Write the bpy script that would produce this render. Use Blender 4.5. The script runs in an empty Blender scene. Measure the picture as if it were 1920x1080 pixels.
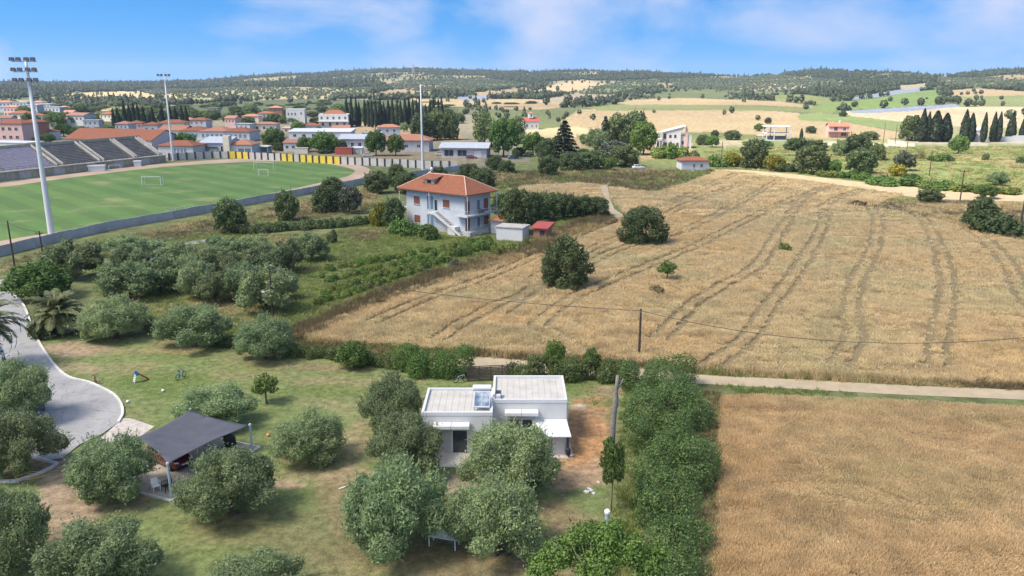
import bpy, bmesh, math, random
import numpy as np
from mathutils import Vector, Matrix

R = math.radians
scene = bpy.context.scene
col = scene.collection

# ---------------------------------------------------------------- camera
CAM_H, PITCH, FPX = 28.0, R(14.6), 1493.0          # metres, tilt below level, focal length for a 1920 px wide frame
cam_d = bpy.data.cameras.new("camera")
cam_d.sensor_width = 36.0
cam_d.lens = FPX / 1920.0 * 36.0
cam_d.clip_start = 0.5
cam_d.clip_end = 20000
cam = bpy.data.objects.new("camera", cam_d)
cam.location = (0, 0, CAM_H)
cam.rotation_euler = (R(90) - PITCH, 0, 0)
col.objects.link(cam)
scene.camera = cam

# ---------------------------------------------------------------- light
SUN_DIR = Vector((-0.52, -0.24, 0.82)).normalized()       # towards the sun: high, from the left and a little behind
SUN_EL = math.asin(SUN_DIR.z)
world = bpy.data.worlds.new("World")
scene.world = world
world.use_nodes = True
wn, wl = world.node_tree.nodes, world.node_tree.links
wn.clear()
w_out = wn.new("ShaderNodeOutputWorld")
w_bg = wn.new("ShaderNodeBackground")
w_bg.inputs["Strength"].default_value = 0.1
w_sky = wn.new("ShaderNodeTexSky")
w_sky.sky_type = 'NISHITA'
w_sky.sun_disc = False
w_sky.sun_elevation = SUN_EL
w_sky.sun_rotation = math.atan2(SUN_DIR.x, SUN_DIR.y)
w_sky.altitude = 100
w_sky.air_density = 1.0
w_sky.dust_density = 0.3
w_sky.ozone_density = 2.5
w_tc = wn.new("ShaderNodeTexCoord")
w_lift = wn.new("ShaderNodeVectorMath"); w_lift.operation = 'ADD'
w_lift.inputs[1].default_value = (0, 0, 0.22)             # deep clear air: blue reaches down to the hills
w_nrm = wn.new("ShaderNodeVectorMath"); w_nrm.operation = 'NORMALIZE'
wl.new(w_tc.outputs["Generated"], w_lift.inputs[0])
wl.new(w_lift.outputs[0], w_nrm.inputs[0])
wl.new(w_nrm.outputs[0], w_sky.inputs["Vector"])
w_hsv = wn.new("ShaderNodeHueSaturation")
w_hsv.inputs["Saturation"].default_value = 1.45
w_hsv.inputs["Value"].default_value = 1.0
wl.new(w_sky.outputs[0], w_hsv.inputs["Color"])
# thin clouds spread over the whole dome
w_map = wn.new("ShaderNodeMapping")
w_map.inputs["Scale"].default_value = (1.0, 1.0, 2.6)
w_map.inputs["Location"].default_value = (0.35, 0.0, 0.05)
wl.new(w_tc.outputs["Generated"], w_map.inputs[0])
w_n1 = wn.new("ShaderNodeTexNoise")
w_n1.inputs["Scale"].default_value = 3.6
w_n1.inputs["Detail"].default_value = 7
w_n1.inputs["Roughness"].default_value = 0.55
w_n1.inputs["Distortion"].default_value = 0.35
wl.new(w_map.outputs[0], w_n1.inputs["Vector"])
w_ramp = wn.new("ShaderNodeValToRGB")
w_ramp.color_ramp.elements[0].position = 0.52
w_ramp.color_ramp.elements[0].color = (0, 0, 0, 1)
w_ramp.color_ramp.elements[1].position = 0.72
w_ramp.color_ramp.elements[1].color = (0.9, 0.9, 0.9, 1)
# cloud banks gather low over the hills in a few quarters of the sky
w_sum = w_n1.outputs[0]
for (dx_, dy_, dz_, rad_, amp_) in ((-0.135, 0.985, 0.088, 0.15, 0.11), (0.03, 0.99, 0.09, 0.10, 0.09), (-0.27, 0.955, 0.10, 0.11, 0.11), (0.53, 0.845, 0.075, 0.12, 0.11), (-0.56, 0.825, 0.07, 0.10, 0.13), (-0.3, -0.8, 0.5, 0.5, 0.1), (0.7, -0.5, 0.5, 0.5, 0.1), (-0.8, 0.1, 0.55, 0.4, 0.1)):
    q_ = wn.new("ShaderNodeVectorMath"); q_.operation = 'DISTANCE'; q_.inputs[1].default_value = (dx_, dy_, dz_); wl.new(w_tc.outputs["Generated"], q_.inputs[0])
    r_ = wn.new("ShaderNodeMapRange"); r_.interpolation_type = 'SMOOTHSTEP'; r_.inputs[1].default_value = 0.0; r_.inputs[2].default_value = rad_; r_.inputs[3].default_value = amp_; r_.inputs[4].default_value = 0.0
    wl.new(q_.outputs["Value"], r_.inputs[0])
    a_ = wn.new("ShaderNodeMath"); a_.operation = 'ADD'; wl.new(w_sum, a_.inputs[0]); wl.new(r_.outputs[0], a_.inputs[1]); w_sum = a_.outputs[0]
wl.new(w_sum, w_ramp.inputs[0])
w_mix = wn.new("ShaderNodeMix"); w_mix.data_type = 'RGBA'
w_mix.inputs[7].default_value = (3.1, 3.5, 4.7, 1)
wl.new(w_ramp.outputs[0], w_mix.inputs[0])
wl.new(w_hsv.outputs[0], w_mix.inputs[6])
wl.new(w_mix.outputs[2], w_bg.inputs["Color"])
wl.new(w_bg.outputs[0], w_out.inputs["Surface"])

sun_d = bpy.data.lights.new("sun", 'SUN')
sun_d.energy = 5.0
sun_d.angle = R(20.0)                        # thin high cloud softens the sun
sun_d.color = (1.0, 0.91, 0.77)
sun = bpy.data.objects.new("sun", sun_d)
sun.rotation_euler = SUN_DIR.to_track_quat('Z', 'Y').to_euler()
sun.location = (0, 0, 300)
col.objects.link(sun)

vs = scene.view_settings
vs.view_transform = 'Standard'
vs.look = 'None'
vs.exposure = 1.08
vs.gamma = 1.0
vs.use_curve_mapping = False
scene.render.engine = 'CYCLES'
cy = scene.cycles
cy.use_denoising = True
try:
    cy.denoiser = 'OPENIMAGEDENOISE'
except Exception:
    pass
cy.max_bounces = 6
cy.diffuse_bounces = 3
cy.glossy_bounces = 2
cy.transmission_bounces = 4
cy.transparent_max_bounces = 8
cy.volume_bounces = 0
cy.caustics_reflective = False
cy.caustics_refractive = False
cy.sample_clamp_indirect = 6

rng = np.random.default_rng(7)
random.seed(7)

# ---------------------------------------------------------------- where things stand (survey points of the photograph on the land)
_c, _s = math.cos(PITCH), math.sin(PITCH)
def G(px, py, z=0.0):
    u, v = (px - 960) / FPX, (540 - py) / FPX
    dy, dz = _c + v * _s, -_s + v * _c
    t = (z - CAM_H) / dz
    return (u * t, dy * t)
def depth(x, y, z=0.0):
    return y * _c + (CAM_H - z) * _s
def zat(py, y):
    k = (540 - py) / FPX
    return CAM_H + y * (k * _c - _s) / (_c + k * _s)
def PRN(x, y, z):
    d = np.maximum(y * _c + (CAM_H - z) * _s, 1e-3)
    return 960 + FPX * x / d, 540 - FPX * (y * _s + (z - CAM_H) * _c) / d
def GP(pts, z=0.0):
    return [G(a, b, z) for a, b in pts]

# ---------------------------------------------------------------- value noise in numpy
def _hash(ix, iy, seed):
    h = (ix.astype(np.int64) * 374761393 + iy.astype(np.int64) * 668265263 + seed * 1442695041) & 0x7fffffff
    h = (h ^ (h >> 13)) * 1274126177 & 0x7fffffff
    return ((h ^ (h >> 16)) & 0xffff) / 65535.0
def vnoise(x, y, seed=0):
    x = np.asarray(x, float); y = np.asarray(y, float)
    ix, iy = np.floor(x), np.floor(y)
    fx, fy = x - ix, y - iy
    fx, fy = fx * fx * (3 - 2 * fx), fy * fy * (3 - 2 * fy)
    a, b = _hash(ix, iy, seed), _hash(ix + 1, iy, seed)
    c, d = _hash(ix, iy + 1, seed), _hash(ix + 1, iy + 1, seed)
    return (a + (b - a) * fx) * (1 - fy) + (c + (d - c) * fx) * fy
def fbm(x, y, seed=0, oct=4):
    t, a, n = 0.0, 0.5, 0.0
    for k in range(oct):
        t = t + a * vnoise(np.asarray(x) * 2 ** k, np.asarray(y) * 2 ** k, seed + k * 17); n += a; a *= 0.5
    return t / n

def inside(poly, x, y):
    x = np.asarray(x, float); y = np.asarray(y, float)
    r = np.zeros(x.shape, bool)
    n = len(poly)
    for i in range(n):
        x1, y1 = poly[i]; x2, y2 = poly[(i + 1) % n]
        if y1 == y2: continue
        c = ((y1 > y) != (y2 > y)) & (x < (x2 - x1) * (y - y1) / (y2 - y1) + x1)
        r ^= c
    return r
def seg_dist(pts, x, y):
    best = np.full(np.asarray(x).shape, 1e9)
    for (x1, y1), (x2, y2) in zip(pts[:-1], pts[1:]):
        dx, dy = x2 - x1, y2 - y1
        L = dx * dx + dy * dy + 1e-12
        t = np.clip(((x - x1) * dx + (y - y1) * dy) / L, 0, 1)
        best = np.minimum(best, np.hypot(x - x1 - t * dx, y - y1 - t * dy))
    return best
def smooth_line(pts, n=8):
    """Catmull-Rom through the points"""
    P = [np.array(p, float) for p in pts]
    P = [2 * P[0] - P[1]] + P + [2 * P[-1] - P[-2]]
    out = []
    for i in range(1, len(P) - 2):
        for k in range(n):
            t = k / n
            a, b, c, d = P[i - 1], P[i], P[i + 1], P[i + 2]
            out.append(tuple(0.5 * ((2 * b) + (-a + c) * t + (2 * a - 5 * b + 4 * c - d) * t * t + (-a + 3 * b - 3 * c + d) * t ** 3)))
    out.append(tuple(P[-2]))
    return out

# ---------------------------------------------------------------- terrain height: flat valley floor, then rising hills
SKY = [(-600, 150), (-200, 156), (0, 157), (100, 155), (200, 156), (300, 156), (400, 153), (480, 144), (560, 139), (700, 134), (780, 131),
       (900, 135), (1000, 136), (1100, 133), (1200, 136), (1300, 142), (1380, 143), (1450, 139), (1520, 135), (1600, 136),
       (1700, 139), (1745, 142), (1800, 137), (1920, 131), (2200, 130), (2600, 136)]
_az = np.array([math.atan2((p - 960) / FPX, 1.0) for p, _ in SKY])
_el = np.array([(540 - q) for _, q in SKY]) / FPX
_el = np.arctan(_el) - PITCH                      # elevation of the bare ridge above level
RIDGE = 2600.0
def height(x, y):
    x = np.asarray(x, float); y = np.asarray(y, float)
    r = np.hypot(x, y)
    a = np.arctan2(x, np.where(y > 0, y, 1e-6))
    el = np.interp(a, _az, _el)
    rid = RIDGE + 500 * (np.interp(a, [-0.6, -0.3, 0.0, 0.35, 0.6], [1.2, 0.8, 0.0, -0.7, -1.1]))
    zr = CAM_H + rid * np.tan(el)
    t = np.clip((r - 560) / (rid - 560), 0, None)
    up = np.clip(t, 0, 1)
    z = zr * (0.25 * up + 0.75 * up ** 1.8)
    w = np.clip((r - 600) / 700, 0, 1) * np.clip((rid - r) / 500, 0, 1)
    z = z + w * ((fbm(x / 420.0 + 3.1, y / 300.0 + 7.7, 3, 3) - 0.5) * 16 + (vnoise(x / 170.0, y / 130.0, 11) - 0.5) * 5)
    over = np.clip((r - rid) / 900, 0, 1)
    z = z - over * 30
    z = np.where(y > 0, z, 0)
    return z

# ---------------------------------------------------------------- mesh helpers
def np_mesh(name, V, F, smooth=False):
    V = np.asarray(V, np.float32); F = np.asarray(F, np.int32)
    me = bpy.data.meshes.new(name)
    me.vertices.add(len(V)); me.vertices.foreach_set("co", V.ravel())
    m, k = F.shape
    me.loops.add(m * k); me.loops.foreach_set("vertex_index", F.ravel())
    me.polygons.add(m); me.polygons.foreach_set("loop_start", np.arange(0, m * k, k, dtype=np.int32))
    if smooth:
        me.polygons.foreach_set("use_smooth", np.ones(m, bool))
    me.update(calc_edges=True)
    return me

class MB:
    """collects boxes, tubes and faces for one mesh"""
    def __init__(self): self.v, self.f = [], []
    def add(self, V, F):
        n = len(self.v); self.v += [tuple(p) for p in V]; self.f += [tuple(i + n for i in f) for f in F]; return self
    def box(self, x0, x1, y0, y1, z0, z1):
        return self.add([(x0, y0, z0), (x1, y0, z0), (x1, y1, z0), (x0, y1, z0), (x0, y0, z1), (x1, y0, z1), (x1, y1, z1), (x0, y1, z1)],
                        [(0, 3, 2, 1), (4, 5, 6, 7), (0, 1, 5, 4), (1, 2, 6, 5), (2, 3, 7, 6), (3, 0, 4, 7)])
    def bar(self, a, b, w, h=None):
        h = h or w
        a, b = Vector(a), Vector(b); d = (b - a).normalized()
        up = Vector((0, 0, 1)) if abs(d.z) < 0.95 else Vector((1, 0, 0))
        s = d.cross(up).normalized() * w / 2; u = s.cross(d).normalized() * h / 2
        return self.add([a - s - u, a + s - u, a + s + u, a - s + u, b - s - u, b + s - u, b + s + u, b - s + u],
                        [(0, 1, 2, 3), (7, 6, 5, 4), (0, 4, 5, 1), (1, 5, 6, 2), (2, 6, 7, 3), (3, 7, 4, 0)])
    def tube(self, pts, rad, n=7, cap=True):
        pts = [Vector(p) for p in pts]
        if not hasattr(rad, '__len__'): rad = [rad] * len(pts)
        V, F = [], []
        for i, p in enumerate(pts):
            d = (pts[min(i + 1, len(pts) - 1)] - pts[max(i - 1, 0)]).normalized()
            up = Vector((0, 0, 1)) if abs(d.z) < 0.9 else Vector((1, 0, 0))
            s = d.cross(up).normalized(); u = s.cross(d)
            for k in range(n):
                a = 2 * math.pi * k / n
                V.append(p + (s * math.cos(a) + u * math.sin(a)) * rad[i])
        for i in range(len(pts) - 1):
            for k in range(n):
                F.append((i * n + k, i * n + (k + 1) % n, (i + 1) * n + (k + 1) % n, (i + 1) * n + k))
        if cap:
            F.append(tuple(range(n - 1, -1, -1))); F.append(tuple((len(pts) - 1) * n + k for k in range(n)))
        return self.add(V, F)
    def lathe(self, prof, n=12, c=(0, 0, 0)):
        V, F = [], []
        for r, z in prof:
            for k in range(n):
                a = 2 * math.pi * k / n
                V.append((c[0] + r * math.cos(a), c[1] + r * math.sin(a), c[2] + z))
        for i in range(len(prof) - 1):
            for k in range(n):
                F.append((i * n + k, i * n + (k + 1) % n, (i + 1) * n + (k + 1) % n, (i + 1) * n + k))
        F.append(tuple(range(n - 1, -1, -1))); F.append(tuple((len(prof) - 1) * n + k for k in range(n)))
        return self.add(V, F)
    def prism(self, poly, z0, z1):
        """vertical prism over an xy polygon given anticlockwise"""
        n = len(poly)
        V = [(x, y, z0) for x, y in poly] + [(x, y, z1) for x, y in poly]
        F = [tuple(range(n - 1, -1, -1)), tuple(range(n, 2 * n))] + [(i, (i + 1) % n, n + (i + 1) % n, n + i) for i in range(n)]
        return self.add(V, F)
    def mesh(self, name, bevel=0, smooth=False):
        me = bpy.data.meshes.new(name)
        me.from_pydata(self.v, [], self.f)
        if bevel:
            bm = bmesh.new(); bm.from_mesh(me)
            bmesh.ops.remove_doubles(bm, verts=bm.verts, dist=1e-5)
            bmesh.ops.bevel(bm, geom=list(bm.edges), offset=bevel, segments=1, affect='EDGES')
            bm.to_mesh(me); bm.free()
        if smooth:
            for p in me.polygons: p.use_smooth = True
        me.update()
        return me
    def build(self, name, mat, parent=None, bevel=0, smooth=False):
        return link(name, self.mesh(name, bevel, smooth), mat, parent)

def link(name, me, mat=None, parent=None):
    o = bpy.data.objects.new(name, me)
    if mat is not None and len(me.materials) == 0:
        me.materials.append(mat)
    col.objects.link(o)
    if parent is not None: o.parent = parent
    return o
def tag(o, label=None, cat=None, group=None, kind=None):
    if label: o["label"] = label
    if cat: o["category"] = cat
    if group: o["group"] = group
    if kind: o["kind"] = kind
    return o
def thing(name, label, cat, loc=(0, 0, 0), rz=0.0, group=None, scale=None):
    o = bpy.data.objects.new(name, None)
    o.empty_display_size = 0.3
    o.location = loc; o.rotation_euler = (0, 0, rz)
    if scale is not None: o.scale = scale
    col.objects.link(o)
    return tag(o, label, cat, group)
def copy_tree(o, parent=None):
    c = o.copy(); col.objects.link(c)
    if parent is not None: c.parent = parent
    for ch in list(o.children): copy_tree(ch, c)
    return c

# ---------------------------------------------------------------- materials
M = {}
def nt(name):
    m = bpy.data.materials.new(name); m.use_nodes = True
    n, l = m.node_tree.nodes, m.node_tree.links
    b = n["Principled BSDF"]
    return m, n, l, b
def noise_node(n, l, scale, detail=4, vec=None, rough=0.55, coord="pos"):
    t = n.new("ShaderNodeTexNoise"); t.inputs["Scale"].default_value = scale
    t.inputs["Detail"].default_value = detail; t.inputs["Roughness"].default_value = rough
    if vec is None:
        if coord == "pos":
            g = n.new("ShaderNodeNewGeometry"); vec = g.outputs["Position"]
        else:
            g = n.new("ShaderNodeTexCoord"); vec = g.outputs["Object"]
    l.new(vec, t.inputs["Vector"])
    return t
def ramp_node(n, l, fac, stops):
    r = n.new("ShaderNodeValToRGB")
    e = r.color_ramp.elements
    while len(e) < len(stops): e.new(0.5)
    for k, (p, c) in enumerate(stops):
        e[k].position = p; e[k].color = (*c, 1)
    l.new(fac, r.inputs[0])
    return r
def mixc(n, l, fac, a, b, mode='MIX'):
    m = n.new("ShaderNodeMix"); m.data_type = 'RGBA'; m.blend_type = mode
    for sock, v in ((m.inputs[0], fac), (m.inputs[6], a), (m.inputs[7], b)):
        if hasattr(v, 'is_linked') or isinstance(v, bpy.types.NodeSocket): l.new(v, sock)
        elif isinstance(v, (int, float)): sock.default_value = v
        else: sock.default_value = (*v, 1)
    return m.outputs[2]
def bump(n, l, b, h, strength=0.4, dist=0.05):
    bp = n.new("ShaderNodeBump"); bp.inputs["Strength"].default_value = strength; bp.inputs["Distance"].default_value = dist
    l.new(h, bp.inputs["Height"]); l.new(bp.outputs[0], b.inputs["Normal"])
def plain(name, c, rough=0.7, var=0.12, scale=1.5, metal=0.0, bumpy=0.0, grime=None, spec=0.5):
    """painted / solid material with uneven tone and light dirt"""
    m, n, l, b = nt(name)
    t = noise_node(n, l, scale, 5, coord="obj")
    lo = tuple(max(0, v * (1 - var)) for v in c); hi = tuple(min(1, v * (1 + var)) for v in c)
    rp = ramp_node(n, l, t.outputs[0], [(0.3, lo), (0.7, hi)])
    outc = rp.outputs[0]
    if grime:
        t2 = noise_node(n, l, scale * 0.35, 6, coord="obj", rough=0.7)
        f = ramp_node(n, l, t2.outputs[0], [(0.5, (0, 0, 0)), (0.75, (0.6, 0.6, 0.6))])
        outc = mixc(n, l, f.outputs[0], outc, grime)
    l.new(outc, b.inputs["Base Color"])
    b.inputs["Roughness"].default_value = rough; b.inputs["Metallic"].default_value = metal
    b.inputs["Specular IOR Level"].default_value = spec
    if bumpy:
        t3 = noise_node(n, l, scale * 8, 4, coord="obj")
        bump(n, l, b, t3.outputs[0], bumpy, 0.02)
    M[name] = m
    return m
def leafy(name, c1, c2, trans=0.25, rough=0.55, tone=0.25):
    """leaves: each leaf its own tone, each plant a little different"""
    m, n, l, b = nt(name)
    g = n.new("ShaderNodeNewGeometry"); oi = n.new("ShaderNodeObjectInfo")
    rp = ramp_node(n, l, g.outputs["Random Per Island"], [(0.0, c1), (0.65, tuple((a + d) / 2 for a, d in zip(c1, c2))), (1.0, c2)])
    hs = n.new("ShaderNodeHueSaturation")
    mr = n.new("ShaderNodeMapRange"); mr.inputs[3].default_value = 1 - tone; mr.inputs[4].default_value = 1 + tone
    l.new(oi.outputs["Random"], mr.inputs[0]); l.new(mr.outputs[0], hs.inputs["Value"])
    mh = n.new("ShaderNodeMapRange"); mh.inputs[3].default_value = 0.485; mh.inputs[4].default_value = 0.515
    mm = n.new("ShaderNodeMath"); mm.operation = 'FRACT'; mm2 = n.new("ShaderNodeMath"); mm2.operation = 'MULTIPLY'; mm2.inputs[1].default_value = 7.31
    l.new(oi.outputs["Random"], mm2.inputs[0]); l.new(mm2.outputs[0], mm.inputs[0]); l.new(mm.outputs[0], mh.inputs[0]); l.new(mh.outputs[0], hs.inputs["Hue"])
    tn = noise_node(n, l, 2.2, 3, coord="obj")
    rn = ramp_node(n, l, tn.outputs[0], [(0.32, (0.74, 0.76, 0.74)), (0.68, (1.22, 1.2, 1.12))])
    l.new(mixc(n, l, 1.0, rp.outputs[0], rn.outputs[0], 'MULTIPLY'), hs.inputs["Color"])
    l.new(hs.outputs[0], b.inputs["Base Color"])
    b.inputs["Roughness"].default_value = rough; b.inputs["Specular IOR Level"].default_value = 0.35
    tr = n.new("ShaderNodeBsdfTranslucent"); l.new(hs.outputs[0], tr.inputs["Color"])
    mx = n.new("ShaderNodeMixShader"); mx.inputs[0].default_value = trans
    l.new(b.outputs[0], mx.inputs[1]); l.new(tr.outputs[0], mx.inputs[2])
    l.new(mx.outputs[0], n["Material Output"].inputs["Surface"])
    M[name] = m
    return m

leafy("olive_leaf", (0.17, 0.23, 0.105), (0.33, 0.405, 0.215), 0.4)
leafy("dark_leaf", (0.066, 0.10, 0.038), (0.17, 0.215, 0.085), 0.33)
leafy("green_leaf", (0.08, 0.145, 0.035), (0.18, 0.27, 0.065), 0.35)
leafy("bright_leaf", (0.085, 0.165, 0.03), (0.20, 0.31, 0.075), 0.35)
leafy("yellow_leaf", (0.20, 0.20, 0.03), (0.40, 0.36, 0.05), 0.3)
leafy("cypress_leaf", (0.018, 0.030, 0.016), (0.045, 0.065, 0.032), 0.1, tone=0.15)
leafy("pale_leaf", (0.12, 0.17, 0.06), (0.25, 0.30, 0.12), 0.3)
leafy("grey_leaf", (0.07, 0.085, 0.06), (0.15, 0.17, 0.12), 0.2)
leafy("palm_leaf", (0.10, 0.125, 0.05), (0.22, 0.24, 0.11), 0.3)
leafy("far_leaf", (0.045, 0.068, 0.034), (0.105, 0.13, 0.062), 0.15, tone=0.35)
leafy("far_olive", (0.10, 0.13, 0.07), (0.18, 0.21, 0.12), 0.1, tone=0.25)
leafy("hedge_leaf", (0.095, 0.155, 0.05), (0.26, 0.35, 0.12), 0.42)
leafy("dry_leaf", (0.30, 0.21, 0.10), (0.52, 0.39, 0.20), 0.2)
leafy("straw_grass", (0.34, 0.25, 0.12), (0.56, 0.44, 0.24), 0.2)
leafy("weed_leaf", (0.14, 0.19, 0.045), (0.30, 0.35, 0.10), 0.35)
leafy("brown_weed", (0.13, 0.10, 0.05), (0.27, 0.21, 0.11), 0.2)
plain("bark", (0.10, 0.075, 0.055), 0.9, 0.35, 6, bumpy=0.6)
plain("grey_bark", (0.20, 0.18, 0.16), 0.9, 0.3, 5, bumpy=0.6)
# ================================================================ THE LAND
STRAW, TAN, GRASS, SCRUB = (0.41, 0.315, 0.18), (0.34, 0.26, 0.155), (0.22, 0.245, 0.095), (0.17, 0.19, 0.08)
WOOD, OLIVEG, NET, PALE = (0.135, 0.155, 0.075), (0.19, 0.22, 0.10), (0.25, 0.28, 0.34), (0.60, 0.53, 0.40)
FIELDS = [   # outline surveyed on the photograph, colour of the land there
    ([(-400, 300), (0, 235), (330, 205), (900, 215), (1000, 300), (880, 320), (440, 280), (0, 345), (-400, 380)], (0.24, 0.22, 0.15)),      # town
    ([(-400, 205), (200, 205), (560, 185), (860, 190), (860, 235), (560, 215), (200, 240), (-400, 240)], (0.10, 0.12, 0.06)),              # tree belt
    ([(560, 232), (700, 228), (860, 250), (880, 265), (700, 262), (560, 245)], TAN),
    ([(440, 270), (900, 285), (900, 305), (700, 296), (440, 282)], (0.30, 0.25, 0.16)),
    ([(680, 178), (760, 166), (800, 160), (840, 165), (770, 181), (700, 184)], TAN),
    ([(760, 186), (1000, 186), (1060, 194), (900, 201), (800, 199)], STRAW),
    ([(880, 174), (985, 164), (1010, 172), (905, 183)], TAN),
    ([(850, 183), (990, 172), (1005, 178), (870, 190)], NET),
    ([(880, 196), (1000, 192), (1100, 197), (1010, 206), (900, 203)], TAN),
    ([(985, 178), (1020, 164), (1060, 154), (1090, 149), (1140, 158), (1155, 167), (1110, 174)], (0.50, 0.37, 0.22)),
    ([(1005, 188), (1100, 172), (1160, 176), (1150, 186)], (0.33, 0.27, 0.21)),
    ([(1050, 228), (1085, 206), (1180, 201), (1300, 206), (1440, 206), (1500, 213), (1495, 222), (1600, 232), (1720, 254), (1650, 262), (1480, 256), (1330, 247), (1200, 252), (1080, 243)], STRAW),
    ([(1100, 201), (1180, 194), (1420, 196), (1570, 206), (1560, 213), (1440, 207), (1300, 207), (1120, 207)], (0.21, 0.225, 0.095)),
    ([(1150, 193), (1250, 182), (1330, 185), (1460, 190), (1570, 204), (1420, 197), (1180, 196)], STRAW),
    ([(1200, 178), (1330, 168), (1480, 172), (1500, 180), (1350, 184), (1220, 184)], (0.15, 0.17, 0.075)),
    ([(1360, 165), (1440, 155), (1500, 158), (1560, 165), (1480, 168), (1400, 170)], (0.45, 0.36, 0.24)),
    ([(1220, 160), (1240, 155), (1290, 158), (1270, 163)], TAN),
    ([(1060, 175), (1180, 150), (1240, 150), (1230, 163), (1150, 178)], OLIVEG),
    ([(1395, 180), (1500, 177), (1560, 184), (1560, 196), (1460, 190)], GRASS),
    ([(1495, 216), (1530, 212), (1700, 222), (1700, 248), (1600, 232), (1500, 225)], (0.21, 0.26, 0.10)),
    ([(1570, 210), (1640, 206), (1790, 200), (1960, 200), (1960, 252), (1780, 248), (1700, 229), (1600, 218)], (0.50, 0.40, 0.255)),
    ([(1590, 208), (1660, 203), (1790, 195), (1800, 200), (1690, 210), (1600, 213)], NET),
    ([(1500, 206), (1560, 191), (1640, 185), (1700, 173), (1755, 168), (1772, 195), (1650, 203), (1560, 207)], (0.19, 0.26, 0.085)),
    ([(1590, 184), (1680, 169), (1735, 162), (1742, 168), (1650, 181), (1600, 187)], NET),
    ([(1660, 165), (1740, 155), (1740, 162), (1690, 168)], (0.36, 0.31, 0.18)),
    ([(1782, 181), (1960, 175), (1960, 199), (1800, 199)], (0.23, 0.26, 0.11)),
    ([(1768, 170), (1830, 165), (1960, 174), (1960, 178), (1790, 181)], STRAW),
    ([(1835, 148), (1880, 141), (1960, 140), (1960, 146), (1850, 151)], TAN),
    ([(1700, 236), (1960, 240), (1960, 262), (1700, 258)], (0.30, 0.29, 0.15)),
    ([(620, 158), (680, 153), (690, 157), (640, 161)], TAN),
    ([(700, 155), (760, 151), (770, 154), (720, 158)], TAN),
    ([(250, 170), (480, 166), (690, 168), (690, 183), (560, 186), (300, 182)], (0.40, 0.35, 0.20)),
    ([(90, 182), (150, 173), (230, 171), (300, 174), (365, 181), (230, 187)], (0.52, 0.41, 0.23)),
    ([(200, 188), (360, 183), (420, 190), (300, 194)], (0.26, 0.28, 0.12)),
    ([(-60, 196), (60, 190), (140, 193), (60, 200)], TAN),
    ([(115, 204), (220, 203), (220, 208), (125, 209)], STRAW),
    ([(1010, 262), (1060, 255), (1200, 262), (1200, 275), (1100, 275), (1010, 270)], TAN),
    ([(985, 243), (1080, 237), (1130, 250), (1060, 258), (990, 256)], (0.50, 0.41, 0.23)),
    ([(1310, 262), (1480, 262), (1960, 268), (1960, 366), (1800, 356), (1600, 342), (1480, 328), (1340, 320), (1200, 310), (1210, 275)], GRASS),
    ([(1205, 268), (1300, 268), (1300, 285), (1200, 300)], (0.40, 0.29, 0.17)),
    ([(1320, 262), (1420, 262), (1470, 268), (1360, 277), (1320, 275)], (0.40, 0.35, 0.22)),
    ([(1440, 262), (1690, 262), (1700, 266), (1600, 270), (1440, 268)], (0.26, 0.28, 0.12)),
    ([(1530, 266), (1700, 266), (1720, 275), (1600, 273), (1530, 272)], PALE),
    ([(1690, 262), (1960, 258), (1960, 272), (1700, 272)], (0.40, 0.37, 0.28)),
    ([(1740, 296), (1960, 300), (1960, 306), (1745, 301)], (0.32, 0.28, 0.14)),
    ([(820, 325), (1000, 320), (1280, 318), (1340, 322), (1230, 362), (1140, 350), (930, 355)], (0.155, 0.15, 0.075)),
]
def land_colour(x, y, z):
    px, py = PRN(x, y, z)
    r = np.hypot(x, y)
    n1 = fbm(x / 60.0, y / 60.0, 5, 4)
    jx = (fbm(x / 35.0, y / 35.0, 21, 3) - 0.5) * 10
    jy = (fbm(x / 45.0, y / 45.0, 22, 3) - 0.5) * 4
    c = np.empty(x.shape + (3,))
    near = np.array(SCRUB); far = np.array(WOOD)
    w = np.clip((r - 500) / 300, 0, 1)[..., None]
    c[:] = near * (1 - w) + far * w
    # hills: patches of clearing
    clear = (fbm(x / 140.0 + 9, y / 110.0, 31, 4) > 0.56) & (r > 900)
    c[clear] = np.array((0.30, 0.27, 0.15))
    infld = np.zeros(x.shape, bool)
    front = y > 5
    k = np.clip((r - 200) / 400, 0, 1)
    for poly, cc in FIELDS:
        m = inside(poly, px + jx * k * 0.6, py + jy * k * 0.45) & front
        c[m] = cc; infld |= m
    c *= (0.82 + 0.36 * n1)[..., None]
    return c, infld

az_f = np.radians(np.arange(-42, 42.01, 0.1))
az_b = np.radians(np.concatenate([np.arange(45, 315.1, 5)]))
azs = np.concatenate([az_f, az_b])
rows = [4.0]
while rows[-1] < 430: rows.append(rows[-1] * 1.055)
ys = np.linspace(250, 128, 150)
rr = rows[:]
r = rows[-1]
while r < 3900:
    r *= 1.0125; rr.append(r)
rr += [4300, 4700, 5200, 6000]
rr = np.array(rr)
A, RR = np.meshgrid(azs, rr)
X, Y = np.sin(A) * RR, np.cos(A) * RR
Z = height(X, Y)
na, nr = len(azs), len(rr)
V = np.concatenate([np.stack([X, Y, Z], -1).reshape(-1, 3), [[0, 0, 0]]])
ii = np.arange(nr - 1)[:, None] * na + np.arange(na)[None, :]
jj = np.arange(nr - 1)[:, None] * na + (np.arange(na)[None, :] + 1) % na
Fq = np.stack([ii, jj, jj + na, ii + na], -1).reshape(-1, 4)[:, ::-1]
gm = np_mesh("ground", V, Fq, True)
C, _ = land_colour(X, Y, Z)
C4 = np.ones((len(V), 4), np.float32); C4[:-1, :3] = C.reshape(-1, 3)
C4[-1, :3] = SCRUB
at = gm.color_attributes.new("land", 'FLOAT_COLOR', 'POINT'); at.data.foreach_set("color", C4.ravel())
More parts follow.
